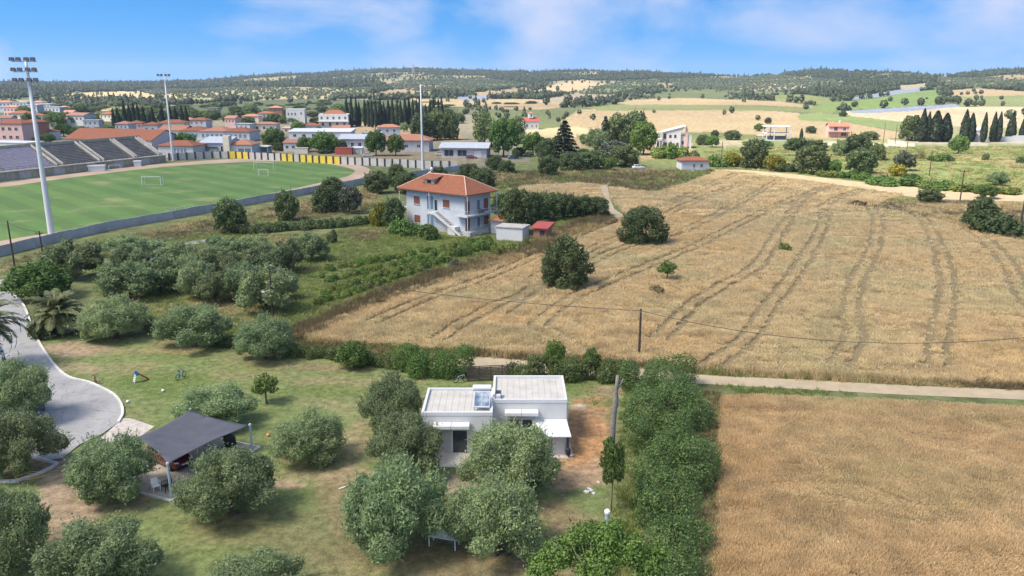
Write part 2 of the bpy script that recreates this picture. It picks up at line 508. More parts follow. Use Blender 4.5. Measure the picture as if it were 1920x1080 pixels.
def land_mat(name, attr, s1=0.35, s2=6.0, bumps=0.5, contrast=0.5):
    m, n, l, b = nt(name)
    a = n.new("ShaderNodeVertexColor"); a.layer_name = attr
    t1 = noise_node(n, l, s1, 8, rough=0.65); t2 = noise_node(n, l, s2, 6, rough=0.7)
    r1 = ramp_node(n, l, t1.outputs[0], [(0.3, (1 - contrast,) * 3), (0.7, (1 + contrast * 0.6,) * 3)])
    r2 = ramp_node(n, l, t2.outputs[0], [(0.3, (1 - contrast * 0.8,) * 3), (0.72, (1 + contrast * 0.5,) * 3)])
    c = mixc(n, l, 1.0, a.outputs[0], r1.outputs[0], 'MULTIPLY'); c = mixc(n, l, 1.0, c, r2.outputs[0], 'MULTIPLY')
    l.new(c, b.inputs["Base Color"]); b.inputs["Roughness"].default_value = 0.95; b.inputs["Specular IOR Level"].default_value = 0.1
    bump(n, l, b, t2.outputs[0], bumps, 0.12)
    M[name] = m
    return m
land_mat("land", "land")
tag(link("ground", gm, M["land"]), "rolling dry farmland and wooded hills", None, kind="structure")

def sheet(name, poly, z, mat, thick=0.0):
    """flat piece of the setting, triangulated"""
    bm = bmesh.new()
    vs_ = [bm.verts.new((x, y, z)) for x, y in poly]
    f = bm.faces.new(vs_)
    if f.normal.z < 0: bmesh.ops.reverse_faces(bm, faces=[f])
    bm.normal_update()
    if f.normal.z < 0: f.normal_flip()
    bmesh.ops.triangulate(bm, faces=[f])
    me = bpy.data.meshes.new(name); bm.to_mesh(me); bm.free()
    o = link(name, me, mat); o["kind"] = "structure"
    return o
def grid_sheet(name, poly, z, mat, step, colour_fn, attr, zfn=None):
    """fine sheet over a polygon with its own colour layer"""
    xs = [p[0] for p in poly]; ys_ = [p[1] for p in poly]
    gx = np.arange(min(xs) - step, max(xs) + 2 * step, step); gy = np.arange(min(ys_) - step, max(ys_) + 2 * step, step)
    XX, YY = np.meshgrid(gx, gy)
    nx, ny = len(gx), len(gy)
    cx = (XX[:-1, :-1] + step / 2); cyy = (YY[:-1, :-1] + step / 2)
    keep = inside(poly, cx, cyy)
    a = (np.arange(ny - 1)[:, None] * nx + np.arange(nx - 1)[None, :])
    Fc = np.stack([a, a + 1, a + nx + 1, a + nx], -1)[keep]
    used = np.unique(Fc); remap = np.zeros(nx * ny, np.int64); remap[used] = np.arange(len(used))
    xv, yv = XX.ravel()[used], YY.ravel()[used]
    zz = np.full(len(used), z) + (zfn(xv, yv) if zfn else 0)
    me = np_mesh(name, np.stack([xv, yv, zz], -1), remap[Fc], True)
    cc = colour_fn(xv, yv)
    c4 = np.ones((len(used), 4), np.float32); c4[:, :3] = cc
    t = me.color_attributes.new(attr, 'FLOAT_COLOR', 'POINT'); t.data.foreach_set("color", c4.ravel())
    o = link(name, me, mat); o["kind"] = "structure"
    return o

# ---- garden lawn with worn, sandy and bare places
lawn_poly = GP([(-260, 640), (70, 622), (300, 636), (430, 655), (560, 668), (760, 686), (880, 712), (965, 716), (1180, 712), (1200, 800), (1205, 1000), (1215, 1240), (-420, 1240)])
SAND, DRY, LGRASS, ORANGE, DKGR = (0.40, 0.30, 0.20), (0.30, 0.25, 0.13), (0.15, 0.19, 0.07), (0.45, 0.275, 0.145), (0.105, 0.115, 0.045)
PATCH = [  # px centre, half size px, tilt, colour, strength
    (120, 960, 60, 75, 0, SAND, 1.0), (110, 900, 40, 40, 0, SAND, 1.0), (150, 655, 70, 14, 0, SAND, 0.9), (140, 690, 45, 12, 0, (0.36, 0.29, 0.17), 0.8),
    (330, 660, 60, 10, 0, DRY, 0.8), (250, 690, 60, 14, 0, DRY, 0.6), (600, 690, 120, 8, 0, (0.29, 0.21, 0.12), 0.6), (650, 715, 140, 9, 0, DRY, 0.75), (450, 705, 80, 8, 0, DRY, 0.55),
    (660, 835, 38, 40, 0, (0.36, 0.29, 0.16), 0.75), (620, 890, 70, 18, 0, (0.38, 0.30, 0.18), 0.8), (540, 912, 40, 9, 0, SAND, 1.0), (640, 950, 40, 70, 0, (0.31, 0.22, 0.13), 0.6), (600, 1040, 150, 30, 0, (0.25, 0.20, 0.11), 0.5),
    (1105, 790, 45, 45, 0, ORANGE, 1.0), (1090, 850, 60, 50, 0, ORANGE, 0.95), (1060, 895, 70, 30, 0, (0.42, 0.28, 0.17), 0.95), (1100, 820, 42, 60, 0, (0.48, 0.27, 0.13), 1.0), (1110, 885, 40, 28, 0, (0.42, 0.30, 0.19), 0.8), (1130, 735, 40, 14, 0, (0.36, 0.27, 0.17), 0.8), (1090, 765, 22, 5, 0, (0.5, 0.42, 0.31), 0.8),
    (1060, 985, 60, 40, 0, (0.30, 0.22, 0.13), 0.8), (1080, 1050, 120, 40, 0, (0.28, 0.20, 0.12), 0.7), (870, 905, 50, 30, 0, (0.36, 0.29, 0.21), 0.9), (860, 960, 35, 40, 0, (0.30, 0.24, 0.16), 0.8), (850, 1060, 200, 30, 0, (0.27, 0.20, 0.12), 0.75),
    (580, 862, 70, 14, 0, (0.27, 0.21, 0.12), 0.6), (225, 930, 90, 18, 0, (0.26, 0.20, 0.13), 0.6), (440, 965, 80, 14, 0, (0.27, 0.21, 0.12), 0.55),
    (225, 630, 70, 8, 0, (0.27, 0.205, 0.12), 0.75), (365, 645, 70, 8, 0, (0.27, 0.205, 0.12), 0.75), (497, 671, 60, 7, 0, (0.27, 0.205, 0.12), 0.7), (745, 1025, 110, 22, 0, (0.27, 0.20, 0.12), 0.7), (930, 1030, 90, 22, 0, (0.27, 0.20, 0.12), 0.7),
    (60, 1010, 90, 30, 0, (0.22, 0.17, 0.10), 0.5), (40, 880, 60, 22, 0, (0.23, 0.18, 0.11), 0.7), (1040, 720, 60, 7, 0, (0.28, 0.24, 0.14), 0.6),
    (1165, 900, 35, 120, 0, (0.20, 0.20, 0.095), 0.7), (1085, 725, 35, 14, 0, (0.14, 0.19, 0.06), 0.7), (1130, 760, 30, 8, 0, (0.14, 0.19, 0.06), 0.6),
    (600, 735, 150, 14, 0, (0.165, 0.20, 0.065), 0.6), (300, 720, 110, 25, 0, (0.14, 0.20, 0.055), 0.7), (700, 1000, 300, 60, 0, (0.17, 0.165, 0.075), 0.4),
]
def lawn_colour(x, y):
    px, py = PRN(x, y, 0 * x)
    wx = (fbm(x / 2.2, y / 2.2, 41, 4) - 0.5); wy = (fbm(x / 2.2 + 50, y / 2.2, 43, 4) - 0.5)
    n = fbm(x / 6.0, y / 6.0, 45, 4); n2 = fbm(x / 1.1, y / 1.1, 47, 3)
    c = np.array(LGRASS)[None] * (1 - n[:, None]) * 1.25 + np.array((0.20, 0.23, 0.092))[None] * n[:, None] * 1.1
    dry = np.clip((fbm(x / 9.0 + 5, y / 3.5, 49, 4) - 0.54) * 6, 0, 1) * 0.45
    c = c * (1 - dry[:, None]) + np.array(DRY)[None] * dry[:, None]
    for (cx, cy_, hx, hy, tl, cc, s) in PATCH:
        d = np.hypot((px - cx) / hx + wx * 1.5, (py - cy_) / hy + wy * 1.5)
        w = np.clip((1.15 - d) / 0.45, 0, 1) * s * (0.65 + 0.7 * n2)
        w = np.clip(w, 0, 1)[:, None]
        c = c * (1 - w) + np.array(cc)[None] * w
    # tyre ring worn round the olive tree
    for rad, ww in ((112, 9), (128, 8)):
        d = np.abs(np.hypot(px - 575, (py - 830) * 1.6) - rad)
        w = np.clip(1 - d / ww, 0, 1) * ((px > 560) | (py > 880)) * 0.55
        c = c * (1 - w[:, None]) + np.array((0.36, 0.30, 0.17))[None] * w[:, None]
    return c * (0.86 + 0.28 * n2[:, None])
land_mat("lawn", "lawn", 1.6, 9.0, 0.9, 0.48)
lawn_bump = lambda x, y: (fbm(x / 5.0, y / 5.0, 51, 3) - 0.5) * 0.10 + 0.05
tag(grid_sheet("lawn", lawn_poly, 0.02, M["lawn"], 0.28, lawn_colour, "lawn", lawn_bump), "mown garden lawn with bare sandy patches", kind="structure")

# ---- concrete drive with kerb
m, n, l, b = nt("concrete")
t1 = noise_node(n, l, 0.25, 6, rough=0.65); t2 = noise_node(n, l, 9, 5)
r1 = ramp_node(n, l, t1.outputs[0], [(0.3, (0.24, 0.24, 0.245)), (0.55, (0.315, 0.31, 0.305)), (0.75, (0.36, 0.35, 0.34))])
r2 = ramp_node(n, l, t2.outputs[0], [(0.3, (0.86,) * 3), (0.7, (1.08,) * 3)])
l.new(mixc(n, l, 1.0, r1.outputs[0], r2.outputs[0], 'MULTIPLY'), b.inputs["Base Color"]); b.inputs["Roughness"].default_value = 0.85
vo = n.new("ShaderNodeTexVoronoi"); vo.feature = 'DISTANCE_TO_EDGE'; vo.inputs["Scale"].default_value = 0.32
gp = n.new("ShaderNodeNewGeometry"); wn_ = noise_node(n, l, 0.9, 4); ad = n.new("ShaderNodeVectorMath"); ad.operation = 'ADD'
l.new(gp.outputs["Position"], ad.inputs[0]); l.new(wn_.outputs["Color"], ad.inputs[1]); l.new(ad.outputs[0], vo.inputs["Vector"])
ck = ramp_node(n, l, vo.outputs["Distance"], [(0.0, (0.62, 0.60, 0.57)), (0.012, (1, 1, 1))])
t5 = noise_node(n, l, 0.7, 6, rough=0.7); st = ramp_node(n, l, t5.outputs[0], [(0.34, (0.80, 0.79, 0.77)), (0.5, (1, 1, 1))])
cc = mixc(n, l, 1.0, r1.outputs[0], r2.outputs[0], 'MULTIPLY'); cc = mixc(n, l, 1.0, cc, ck.outputs[0], 'MULTIPLY'); cc = mixc(n, l, 1.0, cc, st.outputs[0], 'MULTIPLY'); l.new(cc, b.inputs["Base Color"])
bump(n, l, b, t2.outputs[0], 0.25, 0.02); M["concrete"] = m
plain("kerb", (0.55, 0.54, 0.51), 0.85, 0.15, 2.0, grime=(0.35, 0.32, 0.27), bumpy=0.3)
drive_edge = [(20, 548), (45, 575), (62, 620), (80, 655), (105, 690), (130, 710), (165, 719), (195, 732), (216, 745), (228, 762), (230, 780), (222, 795)]
edge_w = smooth_line(GP(drive_edge), 5)
drive_poly = edge_w + GP([(190, 818), (150, 836), (118, 862), (95, 866), (70, 858), (30, 850), (-200, 850), (-500, 780), (-500, 640), (-160, 560)])
sheet("driveway", drive_poly, 0.145, M["concrete"])
def ribbon(name, line, w, z0, z1, mat, parent=None):
    """kerb-like bar of width w following a plan line"""
    mb = MB(); P = [np.array(p) for p in line]
    Lp, Rp = [], []
    for i, p in enumerate(P):
        d = P[min(i + 1, len(P) - 1)] - P[max(i - 1, 0)]; d = d / (np.hypot(*d) + 1e-9); q = np.array([-d[1], d[0]]) * w / 2
        Lp.append(p + q); Rp.append(p - q)
    n_ = len(P)
    Vv = [(*a, z0) for a in Lp] + [(*a, z0) for a in Rp] + [(*a, z1) for a in Lp] + [(*a, z1) for a in Rp]
    Ff = []
    for i in range(n_ - 1):
        Ff += [(i, i + 1, 2 * n_ + i + 1, 2 * n_ + i), (n_ + i + 1, n_ + i, 3 * n_ + i, 3 * n_ + i + 1), (2 * n_ + i, 2 * n_ + i + 1, 3 * n_ + i + 1, 3 * n_ + i)]
    Ff += [(0, 2 * n_, 3 * n_, n_), (n_ - 1, 2 * n_ - 1, 4 * n_ - 1, 3 * n_ - 1)]
    mb.add(Vv, Ff)
    return mb.build(name, mat, parent)
tag(ribbon("kerb", edge_w, 0.22, 0.0, 0.26, M["kerb"]), kind="structure")
tag(ribbon("kerb", GP([(52, 858), (85, 866), (108, 873), (98, 880), (70, 893), (30, 906), (-40, 908)]), 0.2, 0.0, 0.27, M["kerb"]), kind="structure")
tag(ribbon("kerb", GP([(82, 636), (120, 626), (152, 616)]), 0.2, 0.0, 0.2, M["kerb"]), kind="structure")
plain("paving", (0.44, 0.39, 0.35), 0.9, 0.22, 2.5, grime=(0.33, 0.30, 0.27), bumpy=0.4)
sheet("paved_apron", GP([(229, 786), (246, 787), (268, 794), (290, 802), (262, 822), (225, 838), (190, 850), (168, 838), (200, 815)]), 0.115, M["paving"])

# ---- dirt track
m, n, l, b = nt("dirt")
t1 = noise_node(n, l, 0.5, 7, rough=0.65); t2 = noise_node(n, l, 12, 4)
r1 = ramp_node(n, l, t1.outputs[0], [(0.3, (0.33, 0.255, 0.165)), (0.6, (0.42, 0.34, 0.225)), (0.8, (0.46, 0.385, 0.27))])
r2 = ramp_node(n, l, t2.outputs[0], [(0.3, (0.86,) * 3), (0.7, (1.08,) * 3)])
l.new(mixc(n, l, 1.0, r1.outputs[0], r2.outputs[0], 'MULTIPLY'), b.inputs["Base Color"]); b.inputs["Roughness"].default_value = 0.95
bump(n, l, b, t2.outputs[0], 0.4, 0.03); M["dirt"] = m
track_top = [(790, 662), (880, 668), (1000, 677), (1200, 691), (1330, 704), (1500, 712), (1700, 723), (1920, 732), (2300, 750)]
track_bot = [(2300, 770), (1920, 750), (1700, 741), (1500, 730), (1330, 721), (1200, 712), (1000, 698), (880, 688), (790, 682)]
sheet("dirt_track", smooth_line(GP(track_top), 4) + smooth_line(GP(track_bot), 4), 0.03, M["dirt"])
sheet("field_path", GP([(1126, 346), (1139, 346), (1143, 372), (1152, 392), (1170, 404), (1150, 412), (1136, 392), (1129, 370)]), 0.05, M["dirt"])

# ---- wheat fields: soil sheets (the crop stands on them)
m, n, l, b = nt("field_soil")
t1 = noise_node(n, l, 0.08, 6, rough=0.6); t2 = noise_node(n, l, 5, 5, rough=0.7)
r1 = ramp_node(n, l, t1.outputs[0], [(0.3, (0.19, 0.15, 0.08)), (0.7, (0.27, 0.215, 0.12))])
r2 = ramp_node(n, l, t2.outputs[0], [(0.35, (0.55, 0.53, 0.48)), (0.65, (1.2, 1.17, 1.08))])
l.new(mixc(n, l, 1.0, r1.outputs[0], r2.outputs[0], 'MULTIPLY'), b.inputs["Base Color"]); b.inputs["Roughness"].default_value = 0.95
bump(n, l, b, t2.outputs[0], 0.6, 0.1); M["field_soil"] = m
FIELD_BIG = GP([(552, 634), (650, 592), (760, 545), (900, 505), (1017, 467), (1067, 440), (1153, 412), (1172, 402), (1146, 372), (1143, 352), (1180, 357), (1233, 362), (1290, 344), (1347, 321),
                (1420, 328), (1480, 336), (1600, 352), (1690, 366), (1640, 386), (1660, 396), (1720, 404), (1800, 428), (1920, 456), (2150, 500), (2300, 560), (2300, 742), (1920, 724), (1700, 715), (1500, 705), (1330, 697), (1200, 684), (1000, 669), (880, 661), (700, 646)])
FIELD_CHIP = GP([(948, 356), (1000, 349), (1067, 344), (1122, 348), (1127, 366), (1132, 380), (1100, 372), (1050, 366), (990, 362)])
FIELD_NEAR = GP([(1352, 744), (1500, 746), (1700, 756), (1920, 767), (2250, 786), (2600, 1240), (1340, 1240), (1345, 1000)])
sheet("wheat_field", FIELD_BIG, 0.012, M["field_soil"])
sheet("wheat_field", FIELD_CHIP, 0.012, M["field_soil"])
sheet("wheat_field", FIELD_NEAR, 0.012, M["field_soil"])
# mown pale strip beyond the wheat, dry meadow at its corner
plain("stubble", (0.47, 0.365, 0.21), 0.95, 0.22, 0.6, bumpy=0.3, grime=(0.36, 0.29, 0.17))
sheet("stubble_strip", GP([(1340, 318), (1400, 319), (1480, 326), (1600, 340), (1700, 349), (1800, 356), (1920, 364), (2200, 384), (2200, 398), (1920, 378), (1760, 374), (1690, 367), (1600, 352), (1480, 336), (1420, 328), (1347, 321)]), 0.018, M["stubble"])
plain("dry_meadow", (0.30, 0.25, 0.15), 0.95, 0.35, 0.12, bumpy=0.3, grime=(0.20, 0.19, 0.12))
sheet("dry_meadow", GP([(1640, 386), (1690, 374), (1760, 375), (1920, 379), (2200, 399), (2300, 560), (2150, 500), (1920, 456), (1800, 428), (1720, 404), (1660, 396)]), 0.018, M["dry_meadow"])

# ---- stadium ground: track and pitch
plain("running_track", (0.36, 0.26, 0.185), 0.95, 0.2, 0.1, grime=(0.45, 0.36, 0.24))
sheet("running_track", smooth_line(GP([(-420, 398), (-200, 366), (0, 344), (150, 324), (300, 308), (440, 298), (560, 298), (640, 304), (690, 315), (688, 328), (640, 345), (540, 366), (300, 415), (100, 446), (0, 464), (-300, 520), (-600, 480)]), 5), 0.025, M["running_track"])
m, n, l, b = nt("turf")
t1 = noise_node(n, l, 0.045, 6, rough=0.6); t2 = noise_node(n, l, 0.6, 6, rough=0.7); t3 = noise_node(n, l, 0.09, 4)
r1 = ramp_node(n, l, t1.outputs[0], [(0.3, (0.07, 0.14, 0.026)), (0.6, (0.095, 0.17, 0.034)), (0.8, (0.15, 0.19, 0.06))])
r2 = ramp_node(n, l, t2.outputs[0], [(0.3, (0.86,) * 3), (0.7, (1.1,) * 3)])
r3 = ramp_node(n, l, t3.outputs[0], [(0.58, (0, 0, 0)), (0.72, (0.7, 0.7, 0.7))])
wv = n.new("ShaderNodeTexWave"); wv.inputs["Scale"].default_value = 0.055; wv.inputs["Distortion"].default_value = 0.5; wv.bands_direction = 'DIAGONAL'
gp = n.new("ShaderNodeNewGeometry"); l.new(gp.outputs["Position"], wv.inputs["Vector"]); rw = ramp_node(n, l, wv.outputs[0], [(0.35, (0.90,) * 3), (0.65, (1.08,) * 3)])
c = mixc(n, l, 1.0, r1.outputs[0], r2.outputs[0], 'MULTIPLY'); c = mixc(n, l, 1.0, c, rw.outputs[0], 'MULTIPLY'); c = mixc(n, l, r3.outputs[0], c, (0.24, 0.22, 0.10))
l.new(c, b.inputs["Base Color"]); b.inputs["Roughness"].default_value = 0.95; M["turf"] = m
sheet("football_pitch", smooth_line(GP([(-420, 392), (-200, 370), (0, 351), (150, 331), (310, 313), (480, 303), (590, 305), (660, 317), (655, 329), (620, 338), (530, 358), (300, 404), (100, 436), (0, 452), (-300, 505), (-560, 470)]), 5), 0.035, M["turf"])
# dusty strip and lane beyond the painted wall
sheet("farm_lane", GP([(-300, 500), (0, 525), (60, 507), (170, 494), (230, 476), (330, 456), (420, 445), (420, 449), (335, 462), (235, 482), (180, 499), (70, 514), (0, 534), (-300, 515)]), 0.03, M["concrete"])
# ================================================================ PLANT KITS (meshes shared by copies)
def unit(v): return v / (np.linalg.norm(v, axis=-1, keepdims=True) + 1e-9)
def leaf_mesh(name, C, N, ln, wd, g=rng, droop=None, fold=True):
    """a diamond leaf (or leaf spray) at every centre C, facing roughly N"""
    n = len(C)
    t = unit(g.normal(size=(n, 3)))
    if droop is not None: t = unit(t + droop)
    t = unit(t - N * np.sum(t * N, -1, keepdims=True)); b = np.cross(N, t)
    ln = np.broadcast_to(ln, (n,))[:, None]; wd = np.broadcast_to(wd, (n,))[:, None]
    V = np.stack([C - t * ln * 0.5, C + b * wd * 0.5 + N * wd * 0.15, C + t * ln * 0.5, C - b * wd * 0.5 + N * wd * 0.15], 1).reshape(-1, 3)
    return V, np.arange(n * 4).reshape(n, 4)

def lobes_points(lobes, n, g, shell=0.30, keep_low=1.0):
    """points and normals in the outer part of many overlapping lobes (cx,cy,cz,rx,rz)"""
    L = np.array(lobes); w = L[:, 3] ** 2; w /= w.sum()
    P, Nn = [], []
    left = n; guard = 0
    while left > 0 and guard < 200:
        guard += 1; need = min(left, 6000)
        k = g.choice(len(L), size=need * 2, p=w)
        d = unit(g.normal(size=(need * 2, 3)))
        rad = 1 - shell * g.random(need * 2) ** 1.4
        rad *= 0.86 + 0.28 * g.random(need * 2) ** 2
        p = L[k, :3] + d * np.stack([L[k, 3], L[k, 3], L[k, 4]], -1) * rad[:, None]
        # drop points buried deep in another lobe
        q = (p[:, None, :] - L[None, :, :3]) / np.stack([L[:, 3], L[:, 3], L[:, 4]], -1)[None]
        dist = np.sqrt((q ** 2).sum(-1)); dist[np.arange(len(p)), k] = 9
        ok = dist.min(1) > 0.72
        p, d = p[ok][:need], d[ok][:need]
        P.append(p); Nn.append(d); left -= len(p)
    return np.concatenate(P), np.concatenate(Nn)

def crown(name, g, lobes, n, ln, wd, mat, shell=0.3, up=0.25, jit=0.9, droop=None, sprig=0.0):
    P, N = lobes_points(lobes, n, g, shell)
    if sprig > 0:     # shoots standing out of the outline
        k = int(n * sprig); idx = g.choice(len(P), k // 6)
        st = np.repeat(P[idx], 6, 0); sd = np.repeat(unit(N[idx] + np.array([0, 0, 0.9])), 6, 0)
        tt = np.tile(np.linspace(0.02, 0.2, 6), len(idx))[:, None]
        P = np.concatenate([P, st + sd * tt + g.normal(size=st.shape) * 0.012]); N = np.concatenate([N, unit(np.cross(sd, g.normal(size=sd.shape)))])
    N = unit(N + np.array([0, 0, up]) + g.normal(size=N.shape) * jit)
    s = 0.7 + 0.6 * g.random(len(P))
    V, F = leaf_mesh(name, P, N, ln * s, wd * s, g, droop)
    me = np_mesh(name, V, F); me.materials.append(mat)
    return me

def trunk_mesh(g, h, r, limbs, mat, spread=0.6, zc=0.9, lean=0.1, n=7):
    mb = MB()
    lx, ly = g.normal(size=2) * lean
    top = (lx, ly, h)
    mb.tube([(0, 0, -0.08), (0, 0, 0.02), (lx * 0.3, ly * 0.3, h * 0.4), top], [r * 1.6, r * 1.35, r, r * 0.85], n)
    for k in range(limbs):
        a = 2 * math.pi * (k + g.random() * 0.7) / limbs; s = spread * (0.6 + 0.6 * g.random())
        e = (lx + math.cos(a) * s, ly + math.sin(a) * s, zc * (0.8 + 0.5 * g.random()))
        mid = (lx + math.cos(a) * s * 0.45, ly + math.sin(a) * s * 0.45, h + (e[2] - h) * 0.55)
        mb.tube([(lx * 0.9, ly * 0.9, h * 0.92), mid, e], [r * 0.62, r * 0.4, r * 0.16], 5)
    me = mb.mesh("trunk", smooth=True); me.materials.append(mat)
    return me

def ball_lobes(g, k, rx=1.0, z0=0.35, z1=1.5, size=(0.30, 0.46), flat=0.85):
    """lobes arranged over a rounded crown of plan radius rx between heights z0 and z1"""
    out = []; zc = (z0 + z1) / 2; hz = (z1 - z0) / 2
    for i in range(k):
        u = (i + 0.5) / k; ph = i * 2.399963 + g.random() * 0.6
        cz = 1 - 1.75 * u; rr_ = math.sqrt(max(0, 1 - cz * cz))
        s = size[0] + (size[1] - size[0]) * g.random()
        q = (1 - s * 0.85) * (0.88 + 0.24 * g.random())
        out.append((math.cos(ph) * rr_ * q * rx, math.sin(ph) * rr_ * q * rx, zc + cz * hz * (1 - s * 0.6) * (0.9 + 0.2 * g.random()), s * rx, s * rx * flat))
    out.append((0, 0, zc, 0.55 * rx, hz * 0.62))
    return out

def clump_lobes(g, k, z0, z1):
    """crown of a few well-parted big clumps, each with smaller tufts on its outside"""
    out = []; zc = (z0 + z1) / 2; hz = (z1 - z0) / 2
    for i in range(k):
        u = (i + 0.5) / k; ph = i * 2.399963 + g.random() * 0.7; cz = 1 - 1.7 * u; rr_ = math.sqrt(max(0, 1 - cz * cz))
        s = 0.26 + 0.17 * g.random(); q = (1 - s * 0.7) * (0.85 + 0.3 * g.random())
        c = np.array([math.cos(ph) * rr_ * q, math.sin(ph) * rr_ * q, zc + cz * hz * (1 - s * 0.55) * (0.85 + 0.3 * g.random())])
        out.append((*c, s, s * (0.8 + 0.3 * g.random())))
        o_ = unit((c - np.array([0, 0, zc - 0.2]))[None])[0]
        for _ in range(4):
            d = unit((o_ + g.normal(size=3) * 0.65)[None])[0]; t_ = 0.11 + 0.11 * g.random()
            out.append((*(c + d * s * 0.85), t_, t_ * 1.05))
    out.append((0, 0, zc - 0.1, 0.42, hz * 0.5))
    return out
KITS = {}
def kit(name, crowns, trunks): KITS[name] = (crowns, trunks)
# olives: unit plan radius 1, base 0, top 1.5
cr, tr = [], []
for s in range(6):
    g = np.random.default_rng(100 + s)
    lb = clump_lobes(g, 13 + s % 3, 0.20, 1.5)
    cr.append(crown("crown", g, lb, 26000, 0.068, 0.028, M["olive_leaf"], 0.34, 0.3, 0.75, droop=np.array([0, 0, 0.7]), sprig=0.22))
    tr.append(trunk_mesh(g, 0.34, 0.085, 5, M["bark"], 0.5, 0.85, 0.06))
kit("olive", cr, tr)
cr, tr = [], []
for s in range(4):     # the same species seen from farther off
    g = np.random.default_rng(120 + s)
    lb = clump_lobes(g, 11 + s % 3, 0.18, 1.5)
    cr.append(crown("crown", g, lb, 9000, 0.11, 0.05, M["olive_leaf"], 0.38, 0.3, 0.8, droop=np.array([0, 0, 0.5]), sprig=0.16))
    tr.append(trunk_mesh(g, 0.32, 0.08, 4, M["bark"], 0.5, 0.85, 0.06))
kit("olive_far", cr, tr)
def dense_kit(name, seed, k, n, ln, wd, mat, z0, z1, size, tk=2, shell=0.25, flat=0.9, th=0.3, tr_=0.06):
    cr, tr = [], []
    for s in range(tk):
        g = np.random.default_rng(seed + s)
        cr.append(crown("crown", g, ball_lobes(g, k, 1.0, z0, z1, size, flat), n, ln, wd, M[mat], shell, 0.35, 0.75, sprig=0.05))
        tr.append(trunk_mesh(g, th, tr_, 4, M["bark"], 0.45, (z0 + z1) / 2, 0.04))
    kit(name, cr, tr)
dense_kit("round_dense", 140, 30, 15000, 0.07, 0.042, "dark_leaf", -0.45, 1.75, (0.18, 0.33), 2)
dense_kit("dark", 150, 20, 5200, 0.12, 0.07, "dark_leaf", -0.12, 1.6, (0.20, 0.40), 3)
dense_kit("green", 160, 20, 5200, 0.12, 0.07, "green_leaf", 0.15, 1.6, (0.20, 0.40), 3)
dense_kit("bright", 170, 18, 5000, 0.12, 0.075, "bright_leaf", 0.15, 1.6, (0.20, 0.40), 2)
dense_kit("yellow", 180, 14, 2200, 0.16, 0.10, "yellow_leaf", 0.05, 1.3, (0.28, 0.42), 2)
dense_kit("pale", 190, 15, 2600, 0.16, 0.09, "pale_leaf", 0.1, 2.1, (0.26, 0.40), 2)
dense_kit("grey", 195, 14, 2400, 0.16, 0.09, "grey_leaf", 0.08, 1.5, (0.28, 0.42), 2)
dense_kit("sapling", 200, 9, 1500, 0.17, 0.10, "green_leaf", 0.75, 2.3, (0.34, 0.5), 2, th=0.9, tr_=0.07)
dense_kit("young", 205, 11, 2600, 0.15, 0.09, "green_leaf", 0.9, 2.9, (0.30, 0.5), 2, th=1.1, tr_=0.05)
# cypress: unit radius 1 at the widest, height 6
cr, tr = [], []
for s in range(4):
    g = np.random.default_rng(220 + s); n = 2600
    u = g.random(n) ** 0.9; a = g.random(n) * 2 * math.pi
    prof = np.sin(np.clip(u * 1.02, 0, 1) ** 0.62 * math.pi) ** 0.7 * (1 - 0.25 * u)
    lump = 0.85 + 0.25 * vnoise(a * 2 + s * 9, u * 14, 60 + s)
    rad = (0.06 + prof) * lump * (1 - 0.25 * g.random(n) ** 2)
    C_ = np.stack([np.cos(a) * rad, np.sin(a) * rad, 0.12 + u * 5.88], -1)
    N_ = unit(np.stack([np.cos(a), np.sin(a), 0.2 + 0 * a], -1) + g.normal(size=(n, 3)) * 0.5)
    V_, F_ = leaf_mesh("crown", C_, N_, 0.5 * (0.7 + 0.6 * g.random(n)), 0.26, g, np.array([0, 0, 2.2]))
    me = np_mesh("crown", V_, F_); me.materials.append(M["cypress_leaf"]); cr.append(me)
    mb = MB().tube([(0, 0, -0.2), (0, 0, 0.5), (0, 0, 4.6)], [0.16, 0.13, 0.05], 6); t_ = mb.mesh("trunk"); t_.materials.append(M["bark"]); tr.append(t_)
kit("cypress", cr, tr)
# spreading conifer: radius 1, height 2.6
cr, tr = [], []
for s in range(2):
    g = np.random.default_rng(240 + s); n = 2600
    lay = g.integers(0, 11, n); u = (lay + g.random(n) * 0.55) / 11; a = g.random(n) * 2 * math.pi
    rmax = (1 - u) ** 0.8 * (0.75 + 0.4 * vnoise(a * 1.6 + lay * 5.1, lay * 1.0, 70 + s)); rad = rmax * np.sqrt(g.random(n)) * 1.02
    C_ = np.stack([np.cos(a) * rad, np.sin(a) * rad, 0.25 + u * 2.4 - rad * 0.22], -1)
    N_ = unit(np.stack([np.cos(a) * 0.5, np.sin(a) * 0.5, 0.9 + 0 * a], -1) + g.normal(size=(n, 3)) * 0.5)
    V_, F_ = leaf_mesh("crown", C_, N_, 0.22, 0.10, g)
    me = np_mesh("crown", V_, F_); me.materials.append(M["cypress_leaf"]); cr.append(me)
    mb = MB().tube([(0, 0, -0.1), (0, 0, 0.3), (0, 0, 2.5)], [0.08, 0.07, 0.015], 6); t_ = mb.mesh("trunk"); t_.materials.append(M["bark"]); tr.append(t_)
kit("conifer", cr, tr)
